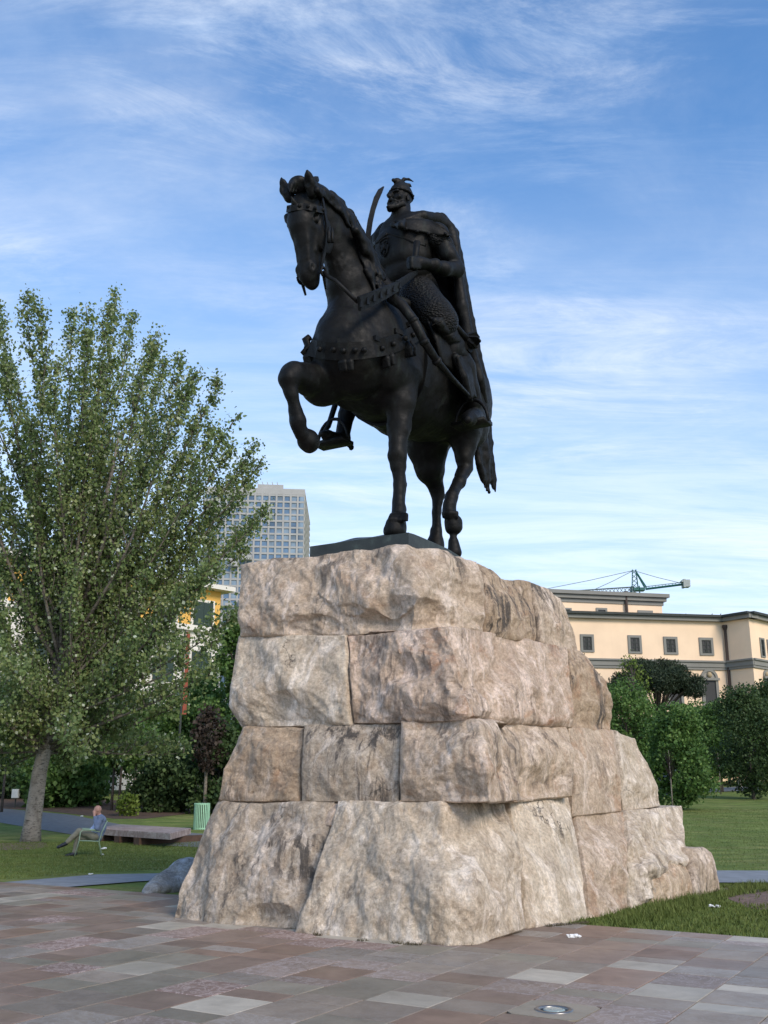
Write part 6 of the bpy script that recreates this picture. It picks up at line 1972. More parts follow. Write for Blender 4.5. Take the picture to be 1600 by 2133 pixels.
def poplar():
    B = ground_at(63, 1753)
    t = empty('poplar_tree', B); tag(t, 'tall silvery-green poplar with many upright limbs and a pale trunk', 'tree')
    rn = random.Random(8); nr = np.random.RandomState(8)
    H = at_y(245, 610, B[1])[2] - B[2]
    mb = MB()
    # trunk leans a little
    tr = [np.array((0, 0, -0.15)), np.array((0.02, 0, 0.5)), np.array((0.10, 0, 2.0)), np.array((0.32, 0, 3.4)), np.array((0.55, 0, 5.2)), np.array((1.0, 0.1, 8.0)), np.array((1.6, 0.1, 11.5)), np.array((1.75, 0.05, 12.8))]
    mb.tube(tr, [0.33, 0.25, 0.215, 0.20, 0.16, 0.11, 0.06, 0.02], 10); 
    mb.build('trunk', MATS['poplar_bark'], t, True)
    pts = []; tone = []
    lm = MB()
    zc = (B - EYEP) @ FW / FOC

    def spray(P, spread, n, bright):
        q = P + nr.normal(size=(n, 3)) * spread
        pts.append(q); tone.append(np.clip(nr.normal(bright, 0.16, n), 0, 1))

    def limb(A, E, r0, lvl, bend):
        A, E = np.asarray(A, float), np.asarray(E, float); L = np.linalg.norm(E - A); n = max(4, int(L / 0.55))
        side = nr.normal(size=3); side[2] = 0
        P = []; tw_ = rn.uniform(0.18, 0.68)
        for i in range(n + 1):
            f = i / n
            p = A + (E - A) * f + np.array((0, 0, bend * L * (f * f - f))) + side * 0.03 * L * math.sin(f * 5)
            P.append(p)
        lm.tube(P, [max(0.008, r0 * (1 - 0.93 * i / n)) for i in range(n + 1)], 6 if lvl == 0 else 4, False)
        for i, p in enumerate(P):
            f = i / n
            if lvl == 0:
                if f > 0.16:
                    for _ in range(3):
                        if rn.random() < 0.82:
                            a = rn.uniform(0, 6.28); ln = (0.45 + 1.15 * (1 - f)) * rn.uniform(0.5, 1.2)
                            d = np.array((math.cos(a) * 0.6, math.sin(a) * 0.6, rn.uniform(0.5, 1.3))) + 0.5 * unit(E - A); d = unit(d)
                            limb(p, p + d * ln, 0.028, 1, 0.12)
                if f > 0.45: spray(p, 0.16, 24, 0.38 + 0.2 * f)
            else:
                if f > 0.10: spray(p, 0.12, 24, tw_)
        if lvl == 0: spray(P[-1] - unit(E - A) * 0.25, np.array((0.11, 0.11, 0.36)), 90, 0.42)
    tips = [(-70, 690), (-25, 655), (20, 640), (62, 630), (100, 618), (145, 650), (168, 640), (200, 690), (222, 622), (247, 608), (272, 650), (305, 690), (322, 715), (338, 740), (372, 755), (385, 800), (420, 762), (448, 795), (405, 880), (440, 880), (488, 868), (470, 930), (498, 915), (520, 960), (500, 1010), (533, 965), (548, 1072), (520, 1100), (505, 1150), (470, 1200), (455, 1290), (420, 1340),
            (-120, 760), (-60, 800), (30, 760), (130, 760), (240, 760), (320, 850), (180, 850), (60, 880), (-30, 930), (300, 960), (390, 980),
            (-90, 1020), (-30, 1080), (30, 1020), (-60, 1180), (10, 1160), (60, 1100), (140, 1020), (220, 1060), (300, 1090), (350, 1120), (420, 1130), (250, 1180), (330, 1220), (400, 1240), (170, 1200), (440, 1200), (360, 1330), (300, 1330), (230, 1310), (430, 1400), (340, 1430), (270, 1420), (-40, 1280), (20, 1290), (390, 1460), (-80, 1390), (0, 1420)]
    for i, (x, y) in enumerate(tips):
        dy = rn.uniform(-3.2, 3.2)
        E = at_y(x, y + (24 if y < 1000 else 6), B[1] + dy) - B
        z0 = 2.6 + min(8.0, max(0.0, (E[2] - 4) * 0.38)) * rn.uniform(0.5, 1.0)
        k = 0
        while k < len(tr) - 2 and tr[k + 1][2] < z0: k += 1
        f = (z0 - tr[k][2]) / (tr[k + 1][2] - tr[k][2]); A = tr[k] * (1 - f) + tr[k + 1] * f
        limb(A, E, 0.075 * rn.uniform(0.7, 1.1), 0, 0.10)
    # low spreading skirt of branches
    for i in range(40):
        a = rn.uniform(0, 6.28); R = rn.uniform(2.0, 6.0); z = rn.uniform(2.1, 5.8)
        E = np.array((0.6 + R * math.cos(a), R * 0.7 * math.sin(a), z))
        if E[0] > 5.0: continue
        limb((0.3, 0, rn.uniform(2.5, 4.2)), E, 0.045, 0, 0.18)
    lm.build('limbs', MATS['limb_bark'], t, True)
    P = np.concatenate(pts); T = np.concatenate(tone)
    shiny = nr.rand(len(P)) < 0.05; T[shiny] = 1.0
    keep = P[:, 2] > 1.95
    P, T = P[keep], T[keep]
    if len(P) > 165000:
        k = nr.choice(len(P), 165000, replace=False); P, T = P[k], T[k]
    leaf_object('crown', P, T, 0.092, MATS['poplar_leaf'], t, 3, 0.5, 0.9)


poplar()


def blob_points(nr, clumps, n, squash=1.0):
    """points in the shells of overlapping clumps (centre, radius)"""
    w = np.array([r ** 2 for c, r in clumps]); k = nr.choice(len(clumps), n, p=w / w.sum())
    C = np.array([c for c, r in clumps])[k]; R = np.array([r for c, r in clumps])[k]
    d = nr.normal(size=(n, 3)); d /= np.linalg.norm(d, axis=1, keepdims=True); d[:, 2] *= squash
    return C + d * (R * nr.uniform(0.55, 1.08, n) ** 0.7)[:, None]


def broad_tree(name, base, h, cw, label, cat='tree', group=None, leafm='green_leaf', barkm='bark', n=9000, size=0.2, trunk=0.28, seed=0, clear=0.25, conical=0.0, squash=0.85, lean=0.0, twr=None):
    nr = np.random.RandomState(seed); rn = random.Random(seed)
    t = empty(name, base); tag(t, label, cat, group)
    mb = MB(); r = twr or max(0.035, h * 0.016)
    ln = lean * h
    mb.tube([(0, 0, -0.1), (ln * 0.1, 0, h * clear * 0.5), (ln * 0.4, 0, h * clear), (ln, 0, h * 0.9)], [r * 1.3, r, r * 0.9, r * 0.15], 8)
    mb.build('trunk', MATS[barkm], t, True)
    clumps = []
    lim = MB()
    nc = 34
    for i in range(nc):
        f = (i + 0.5) / nc
        z = h * clear + (h - 0.11 * cw - h * clear) * f
        prof = math.sin(math.pi * (0.12 + 0.82 * f)) if not conical else (1 - f * conical) * min(1, f * 6 + 0.35)
        for q in range(2):
            a = rn.uniform(0, 6.28); R = cw * 0.5 * prof * rn.uniform(0.35, 0.95)
            c = np.array((ln * (z / h) + R * math.cos(a), R * math.sin(a), z + rn.uniform(-0.03, 0.03) * h))
            clumps.append((c, cw * rn.uniform(0.10, 0.20)))
            if q == 0: lim.tube([(ln * z / h * 0.8, 0, max(h * clear * 0.8, z - 0.14 * h)), tuple(c)], [r * 0.4, r * 0.08], 4, False)
    lim.build('limbs', MATS[barkm], t, True)
    P = blob_points(nr, clumps, n, squash)
    P += nr.normal(size=P.shape) * 0.04 * cw * 0.5
    T = np.clip(0.5 + 0.28 * vnoise(P, 1.4, seed) + nr.normal(0, 0.18, n), 0, 1)
    leaf_object('crown', P, T, size, MATS[leafm], t, seed)
    return t


def ground_pt(px, Y):
    P = at_y(px, 1640, Y); return np.array([P[0], P[1], zg(P[0], P[1])])


def h_for(py, px, Y):
    P = at_y(px, py, Y); return P[2] - zg(P[0], P[1])


def park():
    # right-hand side, behind the lawn
    spec = [  # px, Y, top py, width m, leaf, seed, label
        (1415, 47, 1460, 3.3, 'green_leaf', 1, 'dense dark green young tree closest to the lawn, leafy to its foot'),
        (1312, 58, 1422, 4.8, 'green_leaf', 2, 'bright green broad tree half hidden by the pedestal'),
        (1504, 66, 1462, 4.8, 'green_leaf', 3, 'green tree with a bare slender trunk beside the far path'),
        (1568, 56, 1424, 4.2, 'dark_leaf', 4, 'tall dark green bushy tree at the picture edge, clear of the path'),
        (1622, 70, 1420, 5.0, 'dark_leaf', 5, 'tall dark tree cut by the picture edge on the far lawn'),
        (1455, 84, 1462, 5.5, 'green_leaf', 6, 'light green tree under the wide pine'),
        (1332, 82, 1356, 3.6, 'lime_leaf', 7, 'thin pale green sapling crown before the cream wall')]
    for px, Y, py, w, lf, sd_, lab in spec:
        b = ground_pt(px, Y); h = h_for(py, px, Y)
        broad_tree('park_tree', b, h, w, lab, 'tree', 'trees beyond the right-hand lawn', lf, 'bark', 17000 if lf != 'lime_leaf' else 1300, 0.125 if Y < 60 else 0.155, seed=sd_, clear=0.10 if sd_ in (1, 4) else 0.26, conical=0.55 if sd_ == 1 else 0)
    # a mass of further trees closes the view behind
    ROWLAB = ['far dark tree directly behind the broad green tree by the pedestal', 'far green tree below the trunk of the umbrella pine', 'far dark tree under the last arched window', 'far green tree below the brown downpipe', 'far dark tree below the projecting wing of the cream building', 'far green tree cut off by the picture edge, before the cream wing']
    for i, (px, Y, py, w) in enumerate(((1290, 92, 1500, 7), (1375, 96, 1492, 7), (1440, 94, 1486, 7), (1520, 96, 1476, 7), (1580, 92, 1466, 7), (1650, 86, 1440, 8))):
        b = ground_pt(px, Y); h = h_for(py, px, Y)
        broad_tree('park_tree', b, h, w, ROWLAB[i], 'tree', 'row of trees before the cream building', 'green_leaf' if i % 2 else 'dark_leaf', 'bark', 9000, 0.26, seed=30 + i, clear=0.20)
    # umbrella pine and its small neighbour
    for px, Y, py, w, h0, lab, sd_ in ((1382, 90, 1358, 7.4, 0.50, 'wide dark umbrella pine in front of the cream building', 11), (1226, 88, 1338, 4.4, 0.25, 'narrow dark pine just beside the pedestal, before the cream wall', 12)):
        nr = np.random.RandomState(sd_); b = ground_pt(px, Y); h = h_for(py, px, Y)
        t = empty('pine_tree', b); tag(t, lab, 'tree')
        mb = MB(); mb.tube([(0, 0, -0.1), (0.1, 0, h * 0.3), (-0.1, 0, h * 0.6), (0, 0, h * 0.9)], [0.26, 0.22, 0.18, 0.05], 8); mb.build('trunk', MATS['bark'], t, True)
        lim = MB(); clumps = []
        for i in range(46):
            a = nr.uniform(0, 6.28); R = w * 0.5 * math.sqrt(nr.rand()); f = R / (w * 0.5)
            z = h * (h0 + (1 - h0) * (0.95 - 0.42 * f * f) * nr.uniform(0.55, 1.0))
            c = np.array((R * math.cos(a), R * math.sin(a), z)); clumps.append((c, w * nr.uniform(0.09, 0.15)))
            if i % 2 == 0: lim.tube([(0, 0, h * 0.5), tuple(c * 0.6 + np.array((0, 0, h * 0.22))), tuple(c)], [0.10, 0.06, 0.02], 4, False)
        lim.build('limbs', MATS['bark'], t, True)
        P = blob_points(nr, clumps, 22000, 0.65)
        leaf_object('crown', P, np.clip(0.45 + 0.3 * vnoise(P, 1.0, 3) + nr.normal(0, 0.2, len(P)), 0, 1), 0.30, MATS['pine_leaf'], t, sd_, -0.3, 0.28)
    # staked saplings, leafless
    for px, Y, py, lab in ((1398, 45, 1562, 'bare brown sapling in front of the dense dark tree'), (1501, 62, 1566, 'bare thin sapling on the far lawn edge')):
        b = ground_pt(px, Y); h = h_for(py, px, Y); rn = random.Random(px)
        t = empty('sapling', b); tag(t, lab, 'tree')
        mb = MB(); mb.tube([(0, 0, 0), (0.01, 0, h * 0.5), (0, 0, h)], [0.035, 0.028, 0.008], 6); mb.build('trunk', MATS['pale_bark'], t, True)
        mb = MB()
        for i in range(36):
            a = rn.uniform(0, 6.28); z = h * rn.uniform(0.5, 0.8); l_ = h * rn.uniform(0.15, 0.30)
            mb.tube([(0, 0, z), (math.cos(a) * l_ * 0.25, math.sin(a) * l_ * 0.25, z + l_ * 0.6), (math.cos(a) * l_ * 0.4, math.sin(a) * l_ * 0.4, z + l_)], [0.012, 0.008, 0.003], 4, False)
        mb.build('twigs', MATS['brown_leaf'], t, True)
    # left-hand side, under and behind the poplar
    left = [(130, 50, 1545, 4.2, 'green_leaf', 41, 0.02, 'dense green rounded bush behind the pale trunk', 'shrub'),
            (40, 58, 1500, 6.5, 'dark_leaf', 42, 0.05, 'dark bush at the picture edge behind the grey path', 'shrub'),
            (345, 46, 1545, 2.8, 'dark_leaf', 43, 0.02, 'dark narrow evergreen shrub behind the stone bench', 'shrub'),
            (455, 45, 1500, 3.4, 'dark_leaf', 44, 0.02, 'dark evergreen shrub close beside the litter bin', 'shrub'),
            (428, 44, 1470, 1.5, 'brown_leaf', 45, 0.42, 'thin reddish-brown leafed tree on a slender pole trunk', 'tree'),
            (405, 60, 1395, 5.5, 'green_leaf', 46, 0.22, 'green tree filling the gap beside the pedestal', 'tree'),
            (484, 56, 1290, 3.4, 'green_leaf', 47, 0.10, 'leafy tree touching the upper left edge of the pedestal', 'tree'),
            (280, 62, 1440, 7.0, 'green_leaf', 48, 0.30, 'broad green tree behind the seated man', 'tree'),
            (180, 66, 1490, 7.5, 'dark_leaf', 49, 0.28, 'dark tree with a thick trunk behind the round bush', 'tree'),
            (60, 72, 1490, 8.0, 'green_leaf', 50, 0.30, 'green tree deep behind the poplar trunk', 'tree'),
            (-40, 60, 1490, 7.0, 'green_leaf', 51, 0.28, 'green tree cut by the picture edge behind the path', 'tree')]
    for px, Y, py, w, lf, sd_, cl, lab, cat in left:
        b = ground_pt(px, Y); h = h_for(py, px, Y)
        broad_tree('shrub' if cat == 'shrub' else 'park_tree', b, h, w, lab, cat, 'trees and shrubs beyond the left-hand path', lf, 'bark' if sd_ not in (45, 48) else 'pale_bark', 11000 if lf != 'brown_leaf' else 1300, 0.15 if Y < 50 else 0.20, seed=sd_, clear=cl, twr=0.11 if sd_ == 49 else None)
    # small lime shrub and thin trunks
    b = ground_at(265, 1700)
    broad_tree('shrub', b, 0.95, 1.0, 'small lime-green shrub behind the seated man', 'shrub', None, 'lime_leaf', 'bark', 900, 0.11, seed=60, clear=0.05)
    for px, py, top, lab in ((3, 1692, 1540, 'thin leaning trunk at the picture edge beside the utility box'), (232, 1688, 1560, 'thin dark trunk left of the pair by the shrub bed'), (247, 1690, 1555, 'thin dark trunk in the middle of the shrub bed'), (278, 1682, 1560, 'pale slender trunk beside the lime-green shrub')):
        b = ground_at(px, py); h = h_for(top - 60, px, b[1])
        broad_tree('slender_tree', b, h, 2.4, lab, 'tree', 'slender trees in the shrub bed', 'green_leaf', 'pale_bark' if px == 278 else 'bark', 2600, 0.17, seed=px, clear=0.55, twr=0.055)
    # the far treeline that closes every gap
    nr = np.random.RandomState(77); P = []; 
    clumps = []
    for i in range(260):
        x = nr.uniform(-130, 130); y = nr.uniform(118, 135); z0 = zg(x, y)
        clumps.append((np.array((x, y, z0 + nr.uniform(0.8, 6.0))), nr.uniform(1.4, 3.0)))
    P = blob_points(nr, clumps, 26000, 0.9)
    T = np.clip(0.4 + 0.3 * vnoise(P, 0.3, 3) + nr.normal(0, 0.2, len(P)), 0, 1)
    o = leaf_object('treeline', P, T, 0.95, MATS['dark_leaf'], None, 5)
    tag(o, 'far dark line of trees closing the park', None, None, 'stuff')


park()

# ------------------------------------------------------------------ the seated man, chair, bench, bin and small things
def make_chair():
    grn = plain('pale_green_paint', (0.30, 0.40, 0.27), 0.45, 0.1, 0.08, 6)
    C0 = at_z(184, 1782)                      # under the middle of the seat
    f = unit((-0.95, -0.30, 0)); s = np.array([-f[1], f[0], 0]); s = -s   # forward, and sideways away from the camera
    if s[1] < 0: s = -s
    ch = empty('garden_chair', (C0[0], C0[1], zg(C0[0], C0[1])))
    tag(ch, 'pale green metal garden armchair with the man sitting in it', 'chair')

    def q(a, b, z): p = f * a + s * b; return (p[0], p[1], z)
    hw = 0.27
    for sd_ in (-1, 1):
        mb = MB(); mb.tube([q(0.36, hw * sd_, 0), q(0.27, hw * sd_, 0.40), q(0.25, hw * sd_, 0.62), q(0.20, hw * sd_, 0.665), q(0.0, hw * sd_, 0.655), q(-0.24, hw * sd_, 0.62)], 0.014, 8); mb.build('front_leg', grn, ch, True)
        mb = MB(); mb.tube([q(-0.34, hw * sd_, 0), q(-0.24, hw * sd_, 0.38), q(-0.30, hw * sd_, 0.62), q(-0.40, hw * sd_, 0.86)], 0.014, 8); mb.build('rear_leg', grn, ch, True)
        mb = MB(); mb.tube([q(0.27, hw * sd_, 0.40), q(0.0, hw * sd_, 0.39), q(-0.24, hw * sd_, 0.37)], 0.014, 8); mb.build('seat_rail', grn, ch, True)
        mb = MB(); mb.tube([q(0.20, (hw + 0.0) * sd_, 0.683), q(-0.18, hw * sd_, 0.668)], 0.020, 8); mb.build('armrest', grn, ch, True)
    mb = MB(); mb.tube([q(-0.40, -hw, 0.86), q(-0.42, -hw * 0.7, 0.885), q(-0.42, hw * 0.7, 0.885), q(-0.40, hw, 0.86)], 0.014, 8); mb.build('top_rail', grn, ch, True)
    for i in range(7):
        a = 0.25 - i * 0.075
        mb = MB(); vs = []
        c = q(a, 0, 0.395 - i * 0.004); R = math.atan2(s[1], s[0])
        mb.box(c, (hw * 2 - 0.02, 0.052, 0.012), R); mb.build('seat_slat', grn, ch)
    for i in range(8):
        b = -hw + 0.05 + i * (2 * hw - 0.10) / 7
        mb = MB(); mb.tube([q(-0.25, b, 0.40), q(-0.31, b, 0.62), q(-0.415, b, 0.875)], 0.010, 6); mb.build('back_slat', grn, ch, True)
    ch.scale = (0.93, 0.93, 0.93)
    return C0, f, s, q, ch


def make_person():
    C0, f, s, q, ch = make_chair()
    z0 = zg(C0[0], C0[1])
    p = empty('person', (C0[0], C0[1], z0))
    tag(p, 'bald man in a grey-blue jacket and khaki trousers resting his face on his hand', 'person')
    p.scale = (0.93, 0.93, 0.93)
    K = lambda a, b, z: np.array(q(a, b, z))
    box = (np.array((-1.1, -0.9, -0.05)), np.array((0.9, 0.9, 1.45)))
    R2 = 0.012
    hip = K(-0.16, 0, 0.50); chest = K(-0.24, 0, 0.87); neck = K(-0.205, 0, 1.04); head = K(-0.16, -0.02, 1.165)
    # joints: near side (camera) is b<0
    sh_n, el_n, ha_n = K(-0.245, -0.20, 0.97), K(-0.16, -0.25, 0.71), K(-0.075, -0.07, 1.06)
    sh_f, el_f, ha_f = K(-0.245, 0.20, 0.97), K(-0.20, 0.27, 0.70), K(0.08, 0.06, 0.60)
    # the far leg stands, the near leg is crossed over it
    hip_f, kn_f, an_f = K(-0.12, 0.09, 0.48), K(0.30, 0.06, 0.46), K(0.36, 0.02, 0.09)
    hip_n, kn_n, an_n = K(-0.12, -0.09, 0.50), K(0.28, -0.04, 0.63), K(0.58, -0.02, 0.34)
    skin = plain('skin', (0.46, 0.24, 0.17), 0.5, 0, 0.10, 9); jack = plain('jacket_cloth', (0.16, 0.20, 0.29), 0.9, 0, 0.12, 14, 0.3); shirt = plain('shirt_cloth', (0.42, 0.48, 0.66), 0.85, 0, 0.08, 14)
    trou = plain('khaki_cloth', (0.215, 0.20, 0.145), 0.9, 0, 0.12, 12, 0.3); shoe = plain('dark_shoe', (0.012, 0.014, 0.022), 0.5, 0, 0.2, 9); sock = plain('dark_sock', (0.015, 0.017, 0.028), 0.9)
    c = Clay(*box, R2)
    c.chain([(hip, 0.135), (K(-0.22, 0, 0.68), 0.13), (chest, 0.135)], 0.05); c.chain([(sh_n, 0.06), (chest + (0, 0, 0.08), 0.09), (sh_f, 0.06)], 0.05)
    c.chain([(chest, 0.08), (neck, 0.055), (head, 0.06)], 0.03)
    up = unit(head - neck); 
    c.ell(head + np.array((0, 0, 0.015)), (0.098, 0.078, 0.112), [f, s, (0, 0, 1)], 0.02)
    c.ell(head + f * 0.045 + np.array((0, 0, -0.06)), (0.062, 0.055, 0.062), [f, s, (0, 0, 1)], 0.03)
    c.cone(head + f * 0.09 + np.array((0, 0, 0.0)), head + f * 0.118 + np.array((0, 0, -0.03)), 0.012, 0.017, 0.012)
    for sd_ in (-1, 1):
        c.ell(head + s * 0.08 * sd_ + np.array((0, 0, -0.005)), (0.026, 0.012, 0.034), [f, s, (0, 0, 1)], 0.008)
        c.ell(head + f * 0.088 + s * 0.03 * sd_ + np.array((0, 0, 0.012)), (0.014, 0.018, 0.012), [f, s, (0, 0, 1)], 0.006, cut=True)
    for a_, e_, h_ in ((sh_n, el_n, ha_n), (sh_f, el_f, ha_f)): c.chain([(a_, 0.052), (e_, 0.042), (h_, 0.030)], 0.03)
    for a_, k_, n_ in ((hip_n, kn_n, an_n), (hip_f, kn_f, an_f)): c.chain([(a_, 0.085), (k_, 0.06), (n_, 0.038)], 0.04)
    # hands: palm and five bent fingers each
    def hand(w, d, nrm, side):
        d, nrm = unit(d), unit(nrm); t = np.cross(d, nrm) * side
        c.chain([(w, 0.028), (w + d * 0.05, 0.034), (w + d * 0.085, 0.032)], 0.02)
        for i, l_ in enumerate((0.060, 0.070, 0.066, 0.052)):
            b0 = w + d * 0.085 + t * (0.027 - 0.018 * i)
            c.chain([(b0, 0.0105), (b0 + d * l_ * 0.55 + nrm * 0.006, 0.0095), (b0 + d * l_ * 0.9 + nrm * 0.028, 0.0085)], 0.004)
        c.chain([(w + d * 0.03 + t * 0.03, 0.012), (w + d * 0.065 + t * 0.055 + nrm * 0.01, 0.0105), (w + d * 0.095 + t * 0.06 + nrm * 0.02, 0.009)], 0.006)
    hand(ha_n, (head + f * 0.10 + np.array((0, 0, 0.03)) - ha_n), -f, 1)
    hand(ha_f, K(0.12, -0.05, 0.57) - ha_f, (0, 0, -1), 1)
    body = c.build('body', skin, p)
    j = Clay(*box, R2)
    j.chain([(K(-0.19, 0.0, 0.50), 0.155), (K(-0.25, 0, 0.70), 0.155), (chest + f * -0.01, 0.158)], 0.05)
    j.chain([(sh_n + (0, 0, -0.01), 0.078), (chest + (0, 0, 0.075), 0.11), (sh_f + (0, 0, -0.01), 0.078)], 0.05)
    for a_, e_, h_ in ((sh_n, el_n, ha_n), (sh_f, el_f, ha_f)): j.chain([(a_, 0.075), (e_, 0.062), (e_ * 0.25 + h_ * 0.75, 0.048)], 0.03)
    j.cone(K(0.0, 0, 0.66), K(-0.06, 0, 0.95), 0.10, 0.055, 0.02, cut=True)     # open front
    j.rough(0.012, 9, 4, 2)
    j.build('jacket', jack, p)
    t = Clay(*box, R2)
    t.chain([(K(-0.17, 0, 0.52), 0.150), (K(-0.21, 0, 0.70), 0.148), (chest, 0.150)], 0.05); t.chain([(chest + (0, 0, 0.05), 0.09), (neck - (0, 0, 0.02), 0.064)], 0.03)
    t.ell(K(-0.10, 0, 0.62), (0.12, 0.14, 0.13), [f, s, (0, 0, 1)], 0.05)
    t.rough(0.008, 8, 3, 2); t.build('shirt', shirt, p)
    g = Clay(*box, R2)
    g.chain([(K(-0.20, 0, 0.50), 0.15), (K(-0.10, 0, 0.50), 0.145)], 0.05)
    for a_, k_, n_ in ((hip_n, kn_n, an_n), (hip_f, kn_f, an_f)): g.chain([(a_, 0.11), (a_ * 0.4 + k_ * 0.6, 0.088), (k_, 0.078), (k_ * 0.5 + n_ * 0.5, 0.066), (k_ * 0.08 + n_ * 0.92, 0.062)], 0.035)
    g.rough(0.010, 10, 5, 2); g.build('trousers', trou, p)
    b = MB(); b.tube([K(-0.02, -0.15, 0.56), K(0.02, 0, 0.60), K(-0.02, 0.15, 0.56)], 0.018, 6); b.build('belt', shoe, p, True)
    for n_, dr, lab in ((an_n, K(0.26, 0.0, -0.10) - K(0, 0, 0), 'x'), (an_f, f * 0.26 + np.array((0, 0, -0.03)), 'y')):
        d_ = unit(dr); sh = Clay(*box, 0.009); dn_ = np.array((0, 0, -1.0))
        b0 = n_ + (unit(n_ - (kn_n if lab == 'x' else kn_f))) * 0.045
        sh.chain([(n_, 0.043), (b0, 0.045)], 0.01)
        sh.chain([(b0 - d_ * 0.045, 0.040), (b0 + d_ * 0.07, 0.044), (b0 + d_ * 0.17 + dn_ * 0.008, 0.036), (b0 + d_ * 0.205 + dn_ * 0.012, 0.024)], 0.03)
        sh.build('shoe', shoe, p)


make_person()


def make_bench():
    zt = 0.42
    FR, FL, BR = at_z(355, 1735.6, zt), at_z(196, 1725.5, zt), at_z(398, 1725, zt)
    BL = FL + (BR - FR)
    b = empty('stone_bench', (FR[0], FR[1], zg(FR[0], FR[1]))); tag(b, 'low red-brown marble slab bench on stone blocks behind the seated man', 'bench')
    m, N, L, B = new_mat('red_marble')
    v = coords(N, L); n1 = noise(N, L, v, 3.0, 8, 0.7, 1.2); n2 = noise(N, L, v, 8, 6, 0.65, 1.5)
    r = ramp(N, [(0.32, (0.18, 0.115, 0.095)), (0.5, (0.32, 0.235, 0.205)), (0.68, (0.52, 0.44, 0.39))]); L.new(n1, r.inputs[0])
    c = mixc(N, L, rng(N, L, n2, 0.58, 0.66, 0, 0.7), r.outputs[0], (0.55, 0.47, 0.40)); L.new(c, B.inputs['Base Color']); B.inputs['Roughness'].default_value = 0.6
    bump(N, L, B, n2, 0.4, 0.01)
    o_ = np.array([FR[0], FR[1], zg(FR[0], FR[1])])
    q = [(P - o_) for P in (FL, FR, BR, BL)]
    mb = MB(); zz = zt - o_[2]
    bev = 0.012; ctr = np.mean(q, 0)
    ins = [p * 1.0 + unit(ctr - p) * bev for p in q]
    vs = [(p[0], p[1], zz - 0.17) for p in q] + [(p[0], p[1], zz - bev) for p in q] + [(p[0], p[1], zz) for p in ins]
    fs = [(3, 2, 1, 0)] + [(i, (i + 1) % 4, 4 + (i + 1) % 4, 4 + i) for i in range(4)] + [(4 + i, 4 + (i + 1) % 4, 8 + (i + 1) % 4, 8 + i) for i in range(4)] + [(8, 9, 10, 11)]
    mb.add(vs, fs); mb.build('slab_top', m, b)
    br = plain('brown_stone', (0.085, 0.048, 0.03), 0.85, 0, 0.3, 5, 0.5)
    ex = (q[1] - q[0]); ey = (q[2] - q[1]); L_ = np.linalg.norm(ex[:2]); rz = math.atan2(ex[1], ex[0])
    for f in (0.12, 0.37, 0.62, 0.88):
        p = q[0] + ex * f + ey * 0.5
        w = MB(); w.box((p[0], p[1], (zz - 0.17) / 2 - 0.02), (0.30, np.linalg.norm(ey[:2]) * 0.72, zz - 0.17 + 0.036), rz); w.build('support_block', br, b)


make_bench()


def make_bin():
    P = ground_at(419, 1728)
    b = empty('litter_bin', P); tag(b, 'round pale green slatted metal litter bin beside the pedestal', 'bin')
    g = plain('bin_green', (0.34, 0.60, 0.42), 0.45, 0.05, 0.08, 8); dk = plain('bin_liner', (0.02, 0.035, 0.025), 0.8)
    h = 53 * (P - EYEP) @ FW / FOC; R = 16.0 * ((P - EYEP) @ FW) / FOC
    mb = MB(); mb.lathe([(R * 0.86, 0.03), (R * 0.86, h * 0.95), (R * 0.80, h * 0.95), (R * 0.80, 0.05)], n=20); mb.build('liner', dk, b, True)
    for z in (0.04, h - 0.035):
        mb = MB(); mb.lathe([(R * 0.90, z - 0.025), (R * 0.955, z - 0.02), (R * 0.955, z + 0.02), (R * 0.90, z + 0.025)], n=24); mb.build('hoop', g, b, True)
    me = None
    for i in range(26):
        a = 2 * math.pi * i / 26
        if me is None:
            mb = MB(); mb.box((R * 0.985, 0, h / 2), (0.022, R * 0.125, h)); o = mb.build('slat', g, b); me = o.data
        else:
            o = bpy.data.objects.new('slat', me); COL.objects.link(o); o.parent = b
        o.rotation_euler = (0, 0, a)


make_bin()


def litter(px, py, sz, label, seed, long=False):
    P = ground_at(px, py) if not long else at_z(px, py)
    c = Clay((-sz, -sz, -0.01), (sz, sz, sz * 0.6), sz / 22)
    rn = np.random.RandomState(seed)
    if long:
        c.chain([((-sz * 0.75, 0, sz * 0.16), sz * 0.17), ((sz * 0.3, 0.02 * sz, sz * 0.15), sz * 0.15), ((sz * 0.5, 0, sz * 0.13), sz * 0.08), ((sz * 0.72, 0, sz * 0.12), sz * 0.08)], 0.01)
    else:
        for i in range(5): c.ell(rn.uniform(-0.45, 0.45, 3) * sz * (1, 1, 0.2) + (0, 0, sz * 0.15), sz * rn.uniform(0.15, 0.4, 3) * (1, 1, 0.5), k=0.01)
    c.rough(sz * 0.10, 5 / sz, seed, 2)
    o = c.build('litter', MATS['litter'])
    o.location = (P[0], P[1], max(P[2], zg(P[0], P[1])) + 0.004 if not long else 0.003); o.rotation_euler = (0, 0, rn.uniform(-0.5, 0.3))
    tag(o, label, 'litter')


MATS['litter'] = plain('white_plastic', (0.72, 0.72, 0.70), 0.4, 0, 0.15, 20)
litter(1197, 1953, 0.105, 'crushed white plastic bottle lying on the paving in front of the pedestal', 3, True)
litter(1489, 1891, 0.11, 'white scrap of paper on the grass at the pedestal foot', 4)
litter(218, 1769, 0.14, 'white plastic bag under the garden chair', 5)
litter(212, 1781, 0.07, 'small white scrap beside the chair leg', 6)
litter(171, 1701, 0.10, 'white scrap on the far edge of the grey path', 7)
litter(189, 1822, 0.06, 'tiny white scrap on the lawn near the paving', 8)


